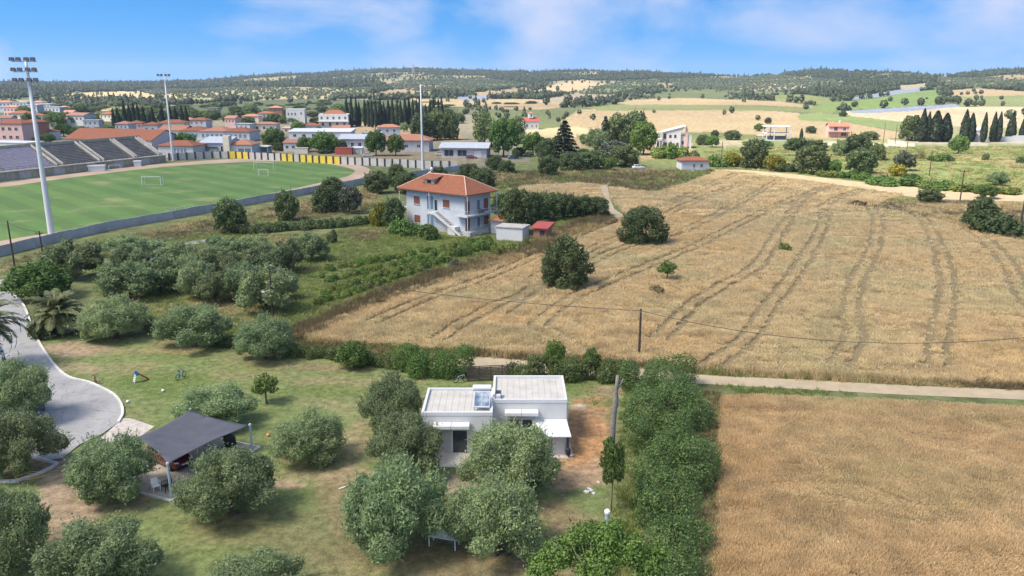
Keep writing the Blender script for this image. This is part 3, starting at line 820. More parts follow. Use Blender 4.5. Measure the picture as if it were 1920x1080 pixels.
# low bush: radius 1, height about 1
BUSH = {}
for nm, mt in (("dark", "dark_leaf"), ("green", "green_leaf"), ("weed", "weed_leaf"), ("dry", "brown_weed"), ("yellow", "yellow_leaf"), ("grey", "grey_leaf"), ("bright", "bright_leaf")):
    BUSH[nm] = []
    for s in range(2):
        g = np.random.default_rng(260 + s + hash(mt) % 1 + len(nm) * 5)
        lb = [(g.normal() * 0.42, g.normal() * 0.42, 0.22 + 0.35 * g.random(), 0.38 + 0.2 * g.random(), 0.34 + 0.2 * g.random()) for _ in range(8)] + [(0, 0, 0.4, 0.6, 0.55)]
        BUSH[nm].append(crown("foliage", g, lb, 1500, 0.19, 0.11, M[mt], 0.3, 0.4, 0.8, sprig=0.1))

_rot = random.Random(3)
NAMES = {"olive": "olive_tree", "olive_far": "olive_tree", "round_dense": "evergreen_tree", "dark": "leafy_tree", "green": "leafy_tree", "bright": "leafy_tree", "yellow": "flowering_bush",
         "pale": "poplar_tree", "grey": "silvery_tree", "sapling": "young_tree", "young": "young_tree", "cypress": "cypress_tree", "conifer": "conifer_tree"}
def extent(me):
    co = np.empty(len(me.vertices) * 3, np.float32); me.vertices.foreach_get("co", co); co = co.reshape(-1, 3)
    return float(np.percentile(np.hypot(co[:, 0], co[:, 1]), 97.6)), float(np.percentile(co[:, 2], 99.3))
KIT_R = {k: tuple(np.mean([extent(c_) for c_ in v[0]], axis=0)) for k, v in KITS.items()}
_count = {}
def tree(kind, cx, by, wpx, top, label, cat="tree", group=None, rz=None, xy=None):
    """tree whose base is surveyed at (cx, by), wpx wide, its top on row top"""
    x, y = xy or G(cx, by)
    z0 = float(height(x, y)) if y > 540 else 0.0
    rad = max(0.3, wpx * depth(x, y, z0) / FPX / 2)
    hh = zat(top, y + rad * 0.5) - z0
    kr, kh = KIT_R.get(kind, (1.0, 1.52))
    crowns, trunks = KITS[kind]
    i = _count.get(kind, 0); _count[kind] = i + 1
    o = thing(NAMES[kind], label, cat, (x, y, z0), _rot.random() * 6.28 if rz is None else rz, group, (rad / kr, rad / kr, max(0.4, hh) / kh))
    link("trunk", trunks[i % len(trunks)], None, o)
    link("crown", crowns[i % len(crowns)], None, o)
    return o
def bush(kind, cx, by, wpx, top, label, cat="bush", group=None, name="bush"):
    x, y = G(cx, by)
    z0 = float(height(x, y)) if y > 540 else 0.0
    rad = max(0.25, wpx * depth(x, y, z0) / FPX / 2); hh = max(0.25, zat(top, y + rad * 0.3) - z0)
    i = _count.get("b" + kind, 0); _count["b" + kind] = i + 1
    o = link(name, BUSH[kind][i % 2])
    o.location = (x, y, z0 - 0.02); o.rotation_euler = (0, 0, _rot.random() * 6.28); o.scale = (rad / 0.95, rad / 0.95, hh / 0.95)
    return tag(o, label, cat, group)

def hedge(name, line, width, h, label, mat, dens=55, ln=0.2, wd=0.12, lump=0.35, seed=1, group=None, cat="hedge", hvar=None):
    """clipped or wild hedge along a plan line: leaves over many lobes, dark stems inside"""
    g = np.random.default_rng(seed)
    P = np.array(line); seg = np.hypot(*(P[1:] - P[:-1]).T); cum = np.concatenate([[0], np.cumsum(seg)]); Ltot = cum[-1]
    x0, y0 = P[0]
    wm = float(np.mean(width)); r0 = min(wm * 0.42, h * 0.5) * (1.0 if lump > 0.3 else 0.9)
    lobes, s = [], 0.0
    while s < Ltot:
        wl_ = float(np.interp(s, cum, width)) if hasattr(width, '__len__') else width
        hl = float(np.interp(s, cum, hvar)) if hvar is not None else h
        cx, cy_ = np.interp(s, cum, P[:, 0]), np.interp(s, cum, P[:, 1]); e = 0.3
        tx, ty = np.interp(s + e, cum, P[:, 0]) - np.interp(s - e, cum, P[:, 0]), np.interp(s + e, cum, P[:, 1]) - np.interp(s - e, cum, P[:, 1]); tl = math.hypot(tx, ty) + 1e-9
        for k in range(max(2, int(wl_ / r0 * 0.85))):
            rr_ = r0 * (0.36 + 0.80 * g.random()) ; off = (g.random() - 0.5) * max(0.1, wl_ - rr_ * 1.5)
            hz = hl * (1 - lump * 0.75 + lump * 1.1 * g.random()) * (1 - 0.25 * (2 * abs(off) / wl_) ** 2)
            rz = rr_ * (0.8 + 0.3 * g.random())
            lobes.append((cx - ty / tl * off + g.normal() * 0.15 - x0, cy_ + tx / tl * off + g.normal() * 0.15 - y0, max(rz * 0.6, hz - rz), rr_, rz))
            if hz - rz > rz * 0.9:
                lobes.append((lobes[-1][0] + g.normal() * 0.1, lobes[-1][1] + g.normal() * 0.1, (hz - rz) * 0.45, rr_ * 1.05, max(rz, hz * 0.4)))
        s += r0 * 1.0
    n = int((Ltot * (wm + 2 * h)) * dens)
    C_, N_ = lobes_points(lobes, n, g, 0.32)
    k = int(n * 0.10 * (1 if lump > 0.3 else 0.4)); idx = g.choice(len(C_), max(1, k // 5))          # stray shoots
    st = np.repeat(C_[idx], 5, 0); sd = np.repeat(unit(N_[idx] + np.array([0, 0, 0.8])), 5, 0); tt = np.tile(np.linspace(0.05, 0.5 * lump + 0.1, 5), len(idx))[:, None]
    C_ = np.concatenate([C_, st + sd * tt + g.normal(size=st.shape) * 0.03]); N_ = np.concatenate([N_, unit(g.normal(size=sd.shape))])
    C_[:, 2] = np.maximum(C_[:, 2], 0.03)
    N_ = unit(N_ + np.array([0, 0, 0.3]) + g.normal(size=N_.shape) * 0.7); sc = 0.7 + 0.6 * g.random(len(C_))
    V_, F_ = leaf_mesh("foliage", C_, N_, ln * sc, wd * sc, g)
    o = thing(name, label, cat, (x0, y0, 0), 0, group)
    me = np_mesh("foliage", V_, F_); me.materials.append(mat); link("foliage", me, None, o)
    ns_ = max(2, int(Ltot / 2.2))
    for k in range(ns_):
        q = (k + 0.5) / ns_ * Ltot
        bx, by = np.interp(q, cum, P[:, 0]) - x0, np.interp(q, cum, P[:, 1]) - y0
        hq = np.interp(q, cum, hvar) if hvar is not None else h
        MB().tube([(bx, by, -0.05), (bx + g.normal() * 0.15, by + g.normal() * 0.15, hq * 0.75)], [0.06, 0.03], 5).build("stem", M["bark"], o)
    return o

# ---------------------------------------------------------------- stuff nobody could count: points carrying small plants
def proto_collection(name, meshes):
    c = bpy.data.collections.new(name)
    for k, me in enumerate(meshes):
        o = bpy.data.objects.new("%s_%02d" % (name, k), me); c.objects.link(o)
    return c
def scatter(name, label, P, rot, scl, pick, coll):
    me = bpy.data.meshes.new(name)
    n = len(P)
    me.vertices.add(n); me.vertices.foreach_set("co", np.asarray(P, np.float32).ravel())
    a = me.attributes.new("rot", 'FLOAT_VECTOR', 'POINT'); a.data.foreach_set("vector", np.asarray(rot, np.float32).ravel())
    a = me.attributes.new("scl", 'FLOAT_VECTOR', 'POINT'); a.data.foreach_set("vector", np.asarray(scl, np.float32).ravel())
    a = me.attributes.new("pick", 'INT', 'POINT'); a.data.foreach_set("value", np.asarray(pick, np.int32))
    me.update()
    o = link(name, me)
    tag(o, label, kind="stuff")
    ng = bpy.data.node_groups.new(name, 'GeometryNodeTree')
    ng.interface.new_socket("Geometry", in_out='INPUT', socket_type='NodeSocketGeometry')
    ng.interface.new_socket("Geometry", in_out='OUTPUT', socket_type='NodeSocketGeometry')
    N, L = ng.nodes, ng.links
    gi, go = N.new("NodeGroupInput"), N.new("NodeGroupOutput")
    ip = N.new("GeometryNodeInstanceOnPoints"); ci = N.new("GeometryNodeCollectionInfo")
    ci.inputs["Collection"].default_value = coll; ci.inputs["Separate Children"].default_value = True; ci.inputs["Reset Children"].default_value = True
    def na(nm, tp):
        q = N.new("GeometryNodeInputNamedAttribute"); q.data_type = tp; q.inputs["Name"].default_value = nm; return q.outputs[0]
    L.new(gi.outputs[0], ip.inputs["Points"]); L.new(ci.outputs[0], ip.inputs["Instance"]); ip.inputs["Pick Instance"].default_value = True
    L.new(na("pick", 'INT'), ip.inputs["Instance Index"]); L.new(na("rot", 'FLOAT_VECTOR'), ip.inputs["Rotation"]); L.new(na("scl", 'FLOAT_VECTOR'), ip.inputs["Scale"])
    L.new(ip.outputs[0], go.inputs[0])
    md = o.modifiers.new("plants", 'NODES'); md.node_group = ng
    return o
def fill(poly, step, g, jitter=0.5):
    xs = [p[0] for p in poly]; ys_ = [p[1] for p in poly]
    gx = np.arange(min(xs), max(xs), step); gy = np.arange(min(ys_), max(ys_), step)
    XX, YY = np.meshgrid(gx, gy)
    x = XX.ravel() + (g.random(XX.size) - 0.5) * step * 2 * jitter; y = YY.ravel() + (g.random(XX.size) - 0.5) * step * 2 * jitter
    k = inside(poly, x, y)
    return x[k], y[k]
def view_only(x, y, z=0, mx=60):
    """keep only land the photograph could see, with a margin"""
    px, py = PRN(x, y, z + 0 * x)
    return (px > -mx - 120) & (px < 1920 + mx + 120) & (py < 1080 + 140)
def tuft(name, g, blades, rad, h, w, mat, spread=0.5, heads=0.0, up=1.6):
    """a patch of grass blades, optionally with ears on top"""
    n = blades
    a = g.random(n) * 2 * math.pi; r = np.sqrt(g.random(n)) * rad
    B = np.stack([np.cos(a) * r, np.sin(a) * r, np.zeros(n)], -1)
    d = unit(np.stack([g.normal(size=n) * spread, g.normal(size=n) * spread, np.full(n, up)], -1))
    hh = h * (0.6 + 0.5 * g.random(n)); T = B + d * hh[:, None]
    s = unit(np.cross(d, g.normal(size=(n, 3)))) * w
    if heads:
        Mid = B + d * (hh * 0.62)[:, None]
        V_ = np.stack([B, Mid + s * heads, T, Mid - s * heads], 1).reshape(-1, 3); F_ = np.arange(n * 4).reshape(n, 4)
    else:
        V_ = np.stack([B - s, B + s, T], 1).reshape(-1, 3); F_ = np.arange(n * 3).reshape(n, 3)
    me = np_mesh(name, V_, F_); me.materials.append(mat)
    return me
# ================================================================ CROPS AND WILD GRASS
def crop_mat(name, lo, mid, hi):
    m, n, l, b = nt(name)
    g_ = n.new("ShaderNodeNewGeometry")
    t1 = noise_node(n, l, 0.045, 6, rough=0.6); t2 = noise_node(n, l, 0.5, 5, rough=0.65)
    ra = ramp_node(n, l, g_.outputs["Random Per Island"], [(0.0, lo), (0.5, mid), (1.0, hi)])
    rb = ramp_node(n, l, t1.outputs[0], [(0.34, (1.02, 0.95, 0.86)), (0.5, (1.0, 0.97, 0.94)), (0.66, (0.86, 0.92, 0.86))])
    rc = ramp_node(n, l, t2.outputs[0], [(0.3, (0.78, 0.765, 0.74)), (0.7, (1.14, 1.14, 1.11))])
    c = mixc(n, l, 1.0, ra.outputs[0], rb.outputs[0], 'MULTIPLY'); c = mixc(n, l, 1.0, c, rc.outputs[0], 'MULTIPLY')
    l.new(c, b.inputs["Base Color"]); b.inputs["Roughness"].default_value = 0.75; b.inputs["Specular IOR Level"].default_value = 0.2
    tr_ = n.new("ShaderNodeBsdfTranslucent"); l.new(c, tr_.inputs["Color"]); mx = n.new("ShaderNodeMixShader"); mx.inputs[0].default_value = 0.38
    l.new(b.outputs[0], mx.inputs[1]); l.new(tr_.outputs[0], mx.inputs[2]); l.new(mx.outputs[0], n["Material Output"].inputs["Surface"])
    M[name] = m
crop_mat("wheat", (0.53, 0.41, 0.23), (0.72, 0.59, 0.36), (0.85, 0.73, 0.485))
crop_mat("barley", (0.50, 0.365, 0.205), (0.70, 0.545, 0.325), (0.83, 0.675, 0.435))
gw = np.random.default_rng(300)
wheat_near = proto_collection("wheat_tuft", [tuft("wheat_tuft", gw, 60, 0.30, 0.62, 0.018, M["wheat"], 0.5, 1.3) for _ in range(6)])
barley_near = proto_collection("barley_tuft", [tuft("barley_tuft", gw, 64, 0.26, 0.48, 0.013, M["barley"], 0.5, 1.3) for _ in range(6)])
# wheel tracks left in the crop (pairs of lines)
TRAM = [
    [(1135, 690), (1040, 630), (1010, 612), (1075, 560), (1110, 545), (1200, 507), (1290, 470), (1370, 430), (1440, 395), (1500, 370), (1560, 350)],
    [(1235, 640), (1300, 575), (1370, 530), (1420, 500), (1460, 440), (1500, 380), (1540, 352)],
    [(1330, 690), (1400, 640), (1440, 580), (1480, 530), (1520, 470), (1545, 420), (1550, 385), (1600, 362), (1640, 352)],
    [(1570, 690), (1600, 640), (1595, 580), (1610, 520), (1637, 470), (1645, 420), (1632, 388)],
    [(1760, 690), (1758, 640), (1775, 560), (1765, 480), (1735, 420), (1712, 400)],
    [(1960, 600), (1920, 560), (1890, 500), (1850, 455), (1810, 428)],
    [(700, 606), (800, 563), (900, 528), (1000, 484), (1080, 444), (1160, 412), (1260, 380), (1340, 345), (1380, 327)],
    [(940, 590), (1000, 545), (1010, 520), (1140, 455), (1180, 440), (1300, 380), (1420, 335)],
    [(820, 640), (920, 580), (1020, 540), (1160, 470), (1280, 435), (1380, 385), (1460, 340)],
]
TR_W = []
for t in TRAM:
    c0 = np.array(smooth_line(GP(t), 6))
    d = np.gradient(c0, axis=0); d /= np.hypot(d[:, 0], d[:, 1])[:, None] + 1e-9
    q = np.stack([-d[:, 1], d[:, 0]], -1)
    TR_W.append(c0 + q * 0.95); TR_W.append(c0 - q * 0.95)
CLEAR = [(G(1060, 532), 2.6), (G(1206, 454), 3.2), (G(1250, 524), 1.0), (G(1236, 545), 0.9), (G(1473, 465), 0.6), (G(1610, 382), 2.5)]
def crop(poly, bands, seed):
    g = np.random.default_rng(seed); PP, RT, SC = [], [], []
    for d0, d1, step, sc in bands:
        x, y = fill(poly, step, g)
        k = (y >= d0) & (y < d1) & view_only(x, y); x, y = x[k], y[k]
        ok = np.ones(len(x), bool); worn = np.zeros(len(x), bool)
        for tline in TR_W:
            wob = 0.30 + 0.16 * vnoise(x / 3.0, y / 3.0, 5)
            intr = seg_dist(tline, x, y) < wob + 0.22 * sc
            worn |= intr; ok &= ~(intr & (g.random(len(x)) < 0.94))
        for (qx, qy), rad in CLEAR: ok &= np.hypot(x - qx, y - qy) > rad * (0.8 + 0.4 * vnoise(x, y, 8))
        # thin spots
        ok &= ~((fbm(x / 2.6, y / 2.6, seed + 5, 3) < 0.26) & (g.random(len(x)) < 0.7))
        x, y, worn = x[ok], y[ok], worn[ok]
        tx = (fbm(x / 4.0, y / 2.6, seed + 11, 3) - 0.5) * 1.9; ty = (fbm(x / 4.0 + 40, y / 2.6, seed + 12, 3) - 0.5) * 1.9
        hz = 0.62 + 0.55 * fbm(x / 3.2, y / 1.6, seed + 13, 3) + (g.random(len(x)) - 0.5) * 0.2
        hz *= np.where(fbm(x / 7.0, y / 3.2, seed + 14, 2) < 0.36, 0.6, 1.0)
        hz = np.where(worn, 0.22, hz)
        PP.append(np.stack([x, y, np.full(len(x), 0.0)], -1)); RT.append(np.stack([tx, ty, g.normal(size=len(x)) * 0.25], -1))
        s_ = sc * (0.85 + 0.3 * g.random(len(x))); SC.append(np.stack([s_, s_, hz], -1))
    PP = np.concatenate(PP); return PP, np.concatenate(RT), np.concatenate(SC), g.integers(0, 6, len(PP))
P_, r_, s_, k_ = crop(FIELD_BIG, [(0, 105, 0.34, 1.0), (105, 165, 0.46, 1.3), (165, 400, 0.72, 2.0)], 310)
scatter("wheat", "standing ripe wheat of the large field beyond the dirt track", P_, r_, s_, k_, wheat_near)
n_big = len(P_)
P_, r_, s_, k_ = crop(FIELD_CHIP, [(0, 400, 0.72, 2.0)], 320)
scatter("wheat", "ripe wheat of the small plot cut off by a field path", P_, r_, s_, k_, wheat_near)
P_, r_, s_, k_ = crop(FIELD_NEAR, [(0, 105, 0.26, 0.9)], 330)
scatter("wheat", "ripe wheat of the field beside the tall overgrown hedge", P_, r_ * np.array([0.6, 0.6, 1.0]), s_, k_, barley_near)

# ---- wild grass, weeds and scrub
gg = np.random.default_rng(340)
GT = [tuft("grass_tuft", gg, 40, 0.45, 0.55, 0.022, M["weed_leaf"], 0.7) for _ in range(3)] + \
     [tuft("grass_tuft", gg, 46, 0.45, 0.65, 0.020, M["straw_grass"], 0.7) for _ in range(3)] + \
     [tuft("grass_tuft", gg, 40, 0.45, 0.60, 0.022, M["brown_weed"], 0.8) for _ in range(2)] + \
     [tuft("grass_tuft", gg, 34, 0.40, 0.40, 0.030, M["green_leaf"], 0.9) for _ in range(2)]
wild = proto_collection("grass_tuft", GT)
def rough(poly, step, mixw, sc, hs, seed, label, cut=0.0, name="wild_grass", bands=None):
    """mixw: weights of green weeds, straw grass, brown weeds, leafy herbs"""
    g = np.random.default_rng(seed)
    x, y = fill(poly, step, g)
    k = view_only(x, y); x, y = x[k], y[k]
    if cut: 
        k = fbm(x / 5.0, y / 5.0, seed, 3) > cut; x, y = x[k], y[k]
    lo = [0, 3, 6, 8]; cn = [3, 3, 2, 2]
    nz = [fbm(x / 9.0 + 13 * q, y / 9.0, seed + q, 3) ** 2 * w for q, w in enumerate(mixw)]
    nz = np.stack(nz, -1) * (0.35 + g.random((len(x), 4))); kd = nz.argmax(-1)
    pick = np.array([lo[q] for q in kd]) + (g.random(len(x)) * np.array([cn[q] for q in kd])).astype(int)
    s1 = sc * (0.75 + 0.5 * g.random(len(x))); s2 = hs * (0.5 + 0.9 * fbm(x / 4.0, y / 4.0, seed + 9, 2)) * (0.7 + 0.6 * g.random(len(x)))
    rot = np.stack([g.normal(size=len(x)) * 0.15, g.normal(size=len(x)) * 0.15, g.random(len(x)) * 6.28], -1)
    return scatter(name, label, np.stack([x, y, np.zeros(len(x))], -1), rot, np.stack([s1, s1, s2], -1), pick, wild)
ROUGH_GARDEN = GP([(552, 628), (760, 540), (900, 500), (1030, 458), (1067, 437), (1150, 410), (1138, 396), (1040, 410), (1000, 450), (930, 446), (880, 448), (760, 432), (690, 420), (600, 440), (560, 500), (556, 560), (420, 610), (280, 590), (280, 610), (440, 642)])
rough(ROUGH_GARDEN, 0.8, (2.2, 0.6, 0.4, 0.6), 1.5, 0.62, 350, "tall wild grass and weeds between the blue house and the wheat")
EDGE = [(548, 640), (650, 594), (760, 547), (900, 505), (1017, 468), (1067, 441), (1150, 413)]
rough(GP([(a - 14, b - 16) for a, b in EDGE] + [(a + 8, b + 4) for a, b in EDGE[::-1]]), 0.55, (0.35, 0.7, 1.5, 0.15), 1.2, 1.5, 351, "tall brown weeds along the side of the large wheat field")
rough(GP([(180, 470), (400, 436), (560, 440), (560, 640), (440, 640), (200, 600), (170, 520)]), 1.0, (1.6, 0.7, 0.35, 0.7), 1.5, 0.6, 352, "rough grass under the olive grove")
rough(GP([(0, 492), (100, 470), (350, 418), (520, 388), (690, 350), (720, 380), (690, 400), (500, 420), (400, 440), (180, 470), (0, 520)]), 1.4, (0.8, 1.3, 1.0, 0.4), 2.0, 1.0, 354, "dry weeds along the stadium wall")
rough(GP([(552, 640), (700, 646), (880, 657), (1000, 665), (1200, 680), (1330, 694), (1500, 703), (1700, 713), (1980, 726), (1980, 734), (1700, 722), (1500, 712), (1330, 703), (1200, 690), (880, 668), (790, 684), (660, 676), (545, 664)]), 0.45, (0.9, 0.9, 1.2, 0.4), 1.1, 1.1, 356, "weedy verge between the wheat and the dirt track")
rough(GP([(1335, 722), (1500, 730), (1700, 741), (1980, 752), (1980, 764), (1700, 752), (1500, 742), (1350, 740)]), 0.5, (0.9, 0.5, 0.3, 0.5), 0.9, 0.6, 358, "low weeds on the near edge of the dirt track", cut=0.5)
rough(GP([(1170, 720), (1195, 720), (1205, 1000), (1230, 1200), (1120, 1200), (1150, 1000), (1160, 850)]), 0.55, (1.2, 0.6, 0.5, 0.5), 1.0, 0.9, 360, "tall grass at the foot of the overgrown hedge")
rough(GP([(1320, 730), (1352, 736), (1348, 1000), (1340, 1220), (1290, 1220), (1310, 900)]), 0.5, (0.3, 0.6, 1.3, 0.1), 0.9, 0.6, 362, "brown dead weeds between the hedge and the wheat")
rough(GP([(820, 330), (930, 322), (1280, 318), (1340, 322), (1233, 360), (1143, 350), (1067, 342), (950, 353), (900, 380), (830, 345)]), 1.9, (0.9, 0.7, 1.2, 0.5), 3.0, 1.5, 364, "brown scrub and weeds beyond the small wheat plot")
rough(GP([(1640, 388), (1690, 374), (1760, 376), (1960, 382), (2050, 440), (1960, 462), (1800, 430), (1720, 406), (1660, 398)]), 1.3, (0.5, 1.2, 1.0, 0.25), 2.2, 1.0, 366, "dry meadow grass at the corner of the wheat")
rough(GP([(1320, 285), (1500, 275), (1960, 275), (1960, 362), (1800, 354), (1600, 338), (1480, 324), (1340, 316)]), 2.4, (1.2, 0.9, 0.3, 0.5), 3.2, 1.0, 368, "sunlit pasture grass", cut=0.38)
rough(GP([(1040, 705), (1180, 705), (1185, 760), (1120, 770), (1070, 745)]), 0.6, (1.0, 0.7, 0.3, 0.9), 0.8, 0.35, 370, "patchy weeds on the bare earth behind the white bungalow", cut=0.5)
rough(GP([(150, 890), (400, 970), (640, 900), (690, 1000), (1000, 1060), (1150, 1000), (1190, 1200), (-100, 1200), (120, 1000)]), 0.7, (1.0, 0.9, 0.2, 0.6), 0.7, 0.16, 372, "short tufted grass on the lower lawn", cut=0.40)
rough(GP([(240, 650), (560, 676), (760, 694), (870, 716), (690, 830), (640, 900), (480, 830), (470, 790), (330, 760), (250, 800), (230, 740), (130, 690)]), 0.7, (1.2, 0.7, 0.0, 0.7), 0.7, 0.13, 374, "short tufted grass on the upper lawn", cut=0.40)
# ================================================================ TREES AND HEDGES
# ---- olives of the garden, each told apart by what it stands beside
tree("olive", 32, 792, 140, 668, "olive tree on the driveway side, next to the parked white motorbike")
tree("olive", 44, 888, 150, 760, "thick-trunked olive tree inside the kerbed corner of the driveway")
tree("olive", 20, 1066, 160, 905, "broad olive tree at the sandy bare patch below the driveway kerb")
tree("olive", 190, 1120, 215, 962, "olive tree on the lawn, in front of the sandy bare patch")
tree("olive", 218, 934, 160, 806, "olive tree at the plastic chairs, hiding a corner of the shade sail")
tree("olive", 436, 966, 180, 832, "olive tree growing against the open side of the shade sail")
tree("olive", 402, 800, 148, 716, "olive tree directly behind the shade sail")
tree("olive", 580, 866, 138, 768, "lone olive tree ringed by a worn tyre circle in the lawn")
tree("sapling", 500, 758, 50, 698, "small dark fruit tree alone on the upper lawn")
tree("olive", 738, 806, 124, 697, "olive tree behind the one that brushes the bungalow, higher up the lawn")
tree("olive", 765, 884, 150, 768, "olive tree brushing the side wall of the white bungalow")
tree("olive", 748, 1034, 208, 848, "largest olive tree on the lawn, overlapping the white garden table")
tree("olive", 928, 1042, 182, 886, "rounded olive tree shading the far end of the white garden table")
tree("olive", 958, 928, 184, 780, "wide olive tree hiding the front of the bungalow's upper wing")
tree("olive", 484, 1135, 180, 1022, "olive tree on the lowest part of the lawn, only its top visible")
tree("olive", 218, 634, 128, 552, "olive tree beside the palm at the lawn's upper edge")
tree("olive", 365, 650, 136, 566, "olive tree in the middle of the row along the clipped hedge")
tree("olive", 497, 674, 112, 589, "olive tree where the clipped hedge begins")
tree("young", 1146, 960, 48, 816, "slender young tree with bright leaves beside the dead trunk")
# leafy walnut-like tree close below the drone
def big_leaf_tree():
    g = np.random.default_rng(401)
    x, y = G(1110, 1190)
    o = thing("leafy_tree", "bright green broad-leaved tree with grey upright twigs, rising from below the frame", "tree", (x, y, 0))
    lb = []
    for cx, cy_, cz, rr_ in ((-1.7, 0.4, 3.0, 0.9), (-0.4, 0.8, 3.6, 1.0), (0.6, 0.5, 3.9, 0.9), (1.7, 0.2, 3.3, 0.9), (0.1, -0.5, 2.9, 1.1), (2.6, 0.0, 2.6, 0.8), (-2.5, 0.1, 2.4, 0.8), (1.0, 1.0, 3.1, 0.8), (-1.1, 1.1, 2.8, 0.8), (3.2, 0.4, 2.9, 0.5), (-0.9, 0.0, 4.1, 0.45), (1.1, 0.6, 4.4, 0.35)):
        lb.append((cx * 1.05, cy_, cz + 1.55, rr_ * 1.08, rr_ * 0.9))
    link("crown", crown("crown", g, lb, 15000, 0.15, 0.095, M["bright_leaf"], 0.6, 0.5, 0.6, sprig=0.2), None, o)
    mb = MB(); mb.tube([(0, 0, -0.1), (0.05, 0, 1.6), (0, 0.1, 3.6)], [0.22, 0.18, 0.13], 8)
    for k in range(9):
        a = g.random() * 6.28; s = 0.8 + 1.6 * g.random()
        mb.tube([(0, 0.1, 3.2), (math.cos(a) * s * 0.5, math.sin(a) * s * 0.35, 4.2), (math.cos(a) * s, math.sin(a) * s * 0.6, 5.2 + 0.7 * g.random())], [0.07, 0.045, 0.012], 5)
    mb.build("trunk", M["grey_bark"], o, smooth=True)
big_leaf_tree()
# dead pruned trunk
def dead_trunk():
    x, y = G(1146, 862)
    o = thing("dead_tree", "tall bare pruned trunk with one sawn side branch beside the hedge", "tree trunk", (x, y, 0))
    h = zat(704, y)
    mb = MB(); mb.tube([(0, 0, -0.1), (0.0, 0, 0.8), (0.05, 0, h * 0.4), (0.12, 0, h * 0.6), (0.2, 0, h * 0.68), (0.2, 0, h * 0.85), (0.26, 0, h)], [0.32, 0.25, 0.21, 0.19, 0.22, 0.13, 0.11], 10)
    mb.build("trunk", M["grey_bark"], o, smooth=True)
    mb = MB(); mb.tube([(0.27, 0, h * 0.84), (0.5, 0, h * 0.9), (0.72, 0.05, h * 0.96)], [0.09, 0.07, 0.05], 7); mb.build("branch", M["grey_bark"], o, smooth=True)
    mb = MB(); mb.tube([(0.2, 0, h * 0.66), (0.42, -0.05, h * 0.72)], [0.11, 0.09], 7); mb.build("branch", M["grey_bark"], o, smooth=True)
dead_trunk()

# ---- hedges of the garden
H = 'clipped hedges around the garden'
hedge("hedge", GP([(540, 668), (640, 676), (765, 693)]), 1.7, 1.45, "low clipped hedge closing the lawn towards the wheat", M["hedge_leaf"], 330, 0.13, 0.08, 0.22, 3)
hedge("hedge", GP([(280, 612), (300, 630), (440, 652), (470, 660)]), 1.6, 1.3, "dark low hedge running behind the row of olives", M["dark_leaf"], 240, 0.14, 0.085, 0.28, 4)
tree("green", 663, 690, 66, 636, "small leafy tree growing out of the clipped hedge")
hedge("hedge", GP([(756, 694), (800, 702), (872, 708)]), 3.0, 2.9, "wild leafy shrub mass ending at the dark slatted gate", M["green_leaf"], 300, 0.15, 0.09, 0.5, 5)
hedge("hedge", GP([(966, 708), (1040, 712), (1110, 716), (1178, 716)]), 2.2, 2.1, "uneven shrub hedge behind the white bungalow", M["hedge_leaf"], 300, 0.15, 0.09, 0.6, 6)
tree("green", 1040, 704, 40, 636, "bushy young tree sticking out of the hedge behind the bungalow, next to its roof")
tree("green", 1108, 708, 36, 652, "second bushy young tree in the hedge behind the bungalow, nearer the dead trunk")
big = GP([(1236, 722), (1246, 755), (1254, 800), (1256, 850), (1260, 900), (1256, 950), (1258, 1000), (1262, 1060), (1262, 1120), (1268, 1300)])
hedge("hedge", big, [7.8, 6.6, 7.3, 6.0, 6.3, 5.0, 4.6, 4.6, 3.8, 3.6], 3.0, "tall overgrown hedge between the garden and the wheat", M["hedge_leaf"], 190, 0.15, 0.09, 0.42, 7, hvar=[3.5, 3.0, 3.6, 2.9, 3.2, 2.5, 2.7, 1.9, 2.1, 1.7])

# ---- palms
def frond(g, L, mb, az, el, base, leaflets=30):
    pts = []
    for k in range(9):
        t = k / 8
        e = el - t * t * 1.9
        if k == 0: p = Vector(base)
        else: p = p + Vector((math.cos(az) * math.cos(e), math.sin(az) * math.cos(e), math.sin(e))) * L / 8
        pts.append(p.copy())
    mb.tube(pts, [0.035, 0.033, 0.03, 0.027, 0.024, 0.02, 0.016, 0.012, 0.006], 4)
    side = Vector((-math.sin(az), math.cos(az), 0))
    for k in range(leaflets):
        t = 0.16 + 0.84 * k / leaflets; i = min(7, int(t * 8)); f = t * 8 - i
        p = pts[i].lerp(pts[i + 1], f); d = (pts[i + 1] - pts[i]).normalized()
        ll = L * 0.17 * math.sin(min(1, t * 1.15 + 0.12) * math.pi) ** 0.6 + 0.08
        for s in (-1, 1):
            e = p + (side * s * 0.85 + d * 0.55 + Vector((0, 0, -0.35 + g.random() * 0.3))) * ll
            wv = d * 0.06
            mb.add([p - wv, p + wv, (p + e) / 2 + wv * 1.2, e, (p + e) / 2 - wv * 1.2], [(0, 1, 2, 3, 4)])
def palm(px, by, L, h, label, n=46, seed=1):
    g = np.random.default_rng(seed); x, y = G(px, by)
    o = thing("palm_tree", label, "palm", (x, y, 0))
    mb = MB(); prof = []
    for k in range(12): prof.append((0.38 - 0.1 * k / 11 + 0.03 * (k % 2), h * k / 11 - 0.05))
    mb.lathe(prof, 10); mb.build("trunk", M["bark"], o)
    for k in range(n):
        mb = MB(); u = k / n
        frond(g, L * (0.85 + 0.25 * g.random()), mb, k * 2.39996 + g.random() * 0.3, 1.35 - 1.75 * u + g.normal() * 0.08, (0, 0, h))
        mb.build("frond", M["palm_leaf"], o)
palm(112, 628, 4.3, 2.6, "spreading palm by the driveway entrance kerb", 52, 5)
palm(-18, 694, 5.0, 4.8, "palm whose fronds reach over the driveway from beyond its edge", 40, 6)
tree("green", 78, 560, 118, 486, "leafy green tree behind the palm at the driveway entrance")
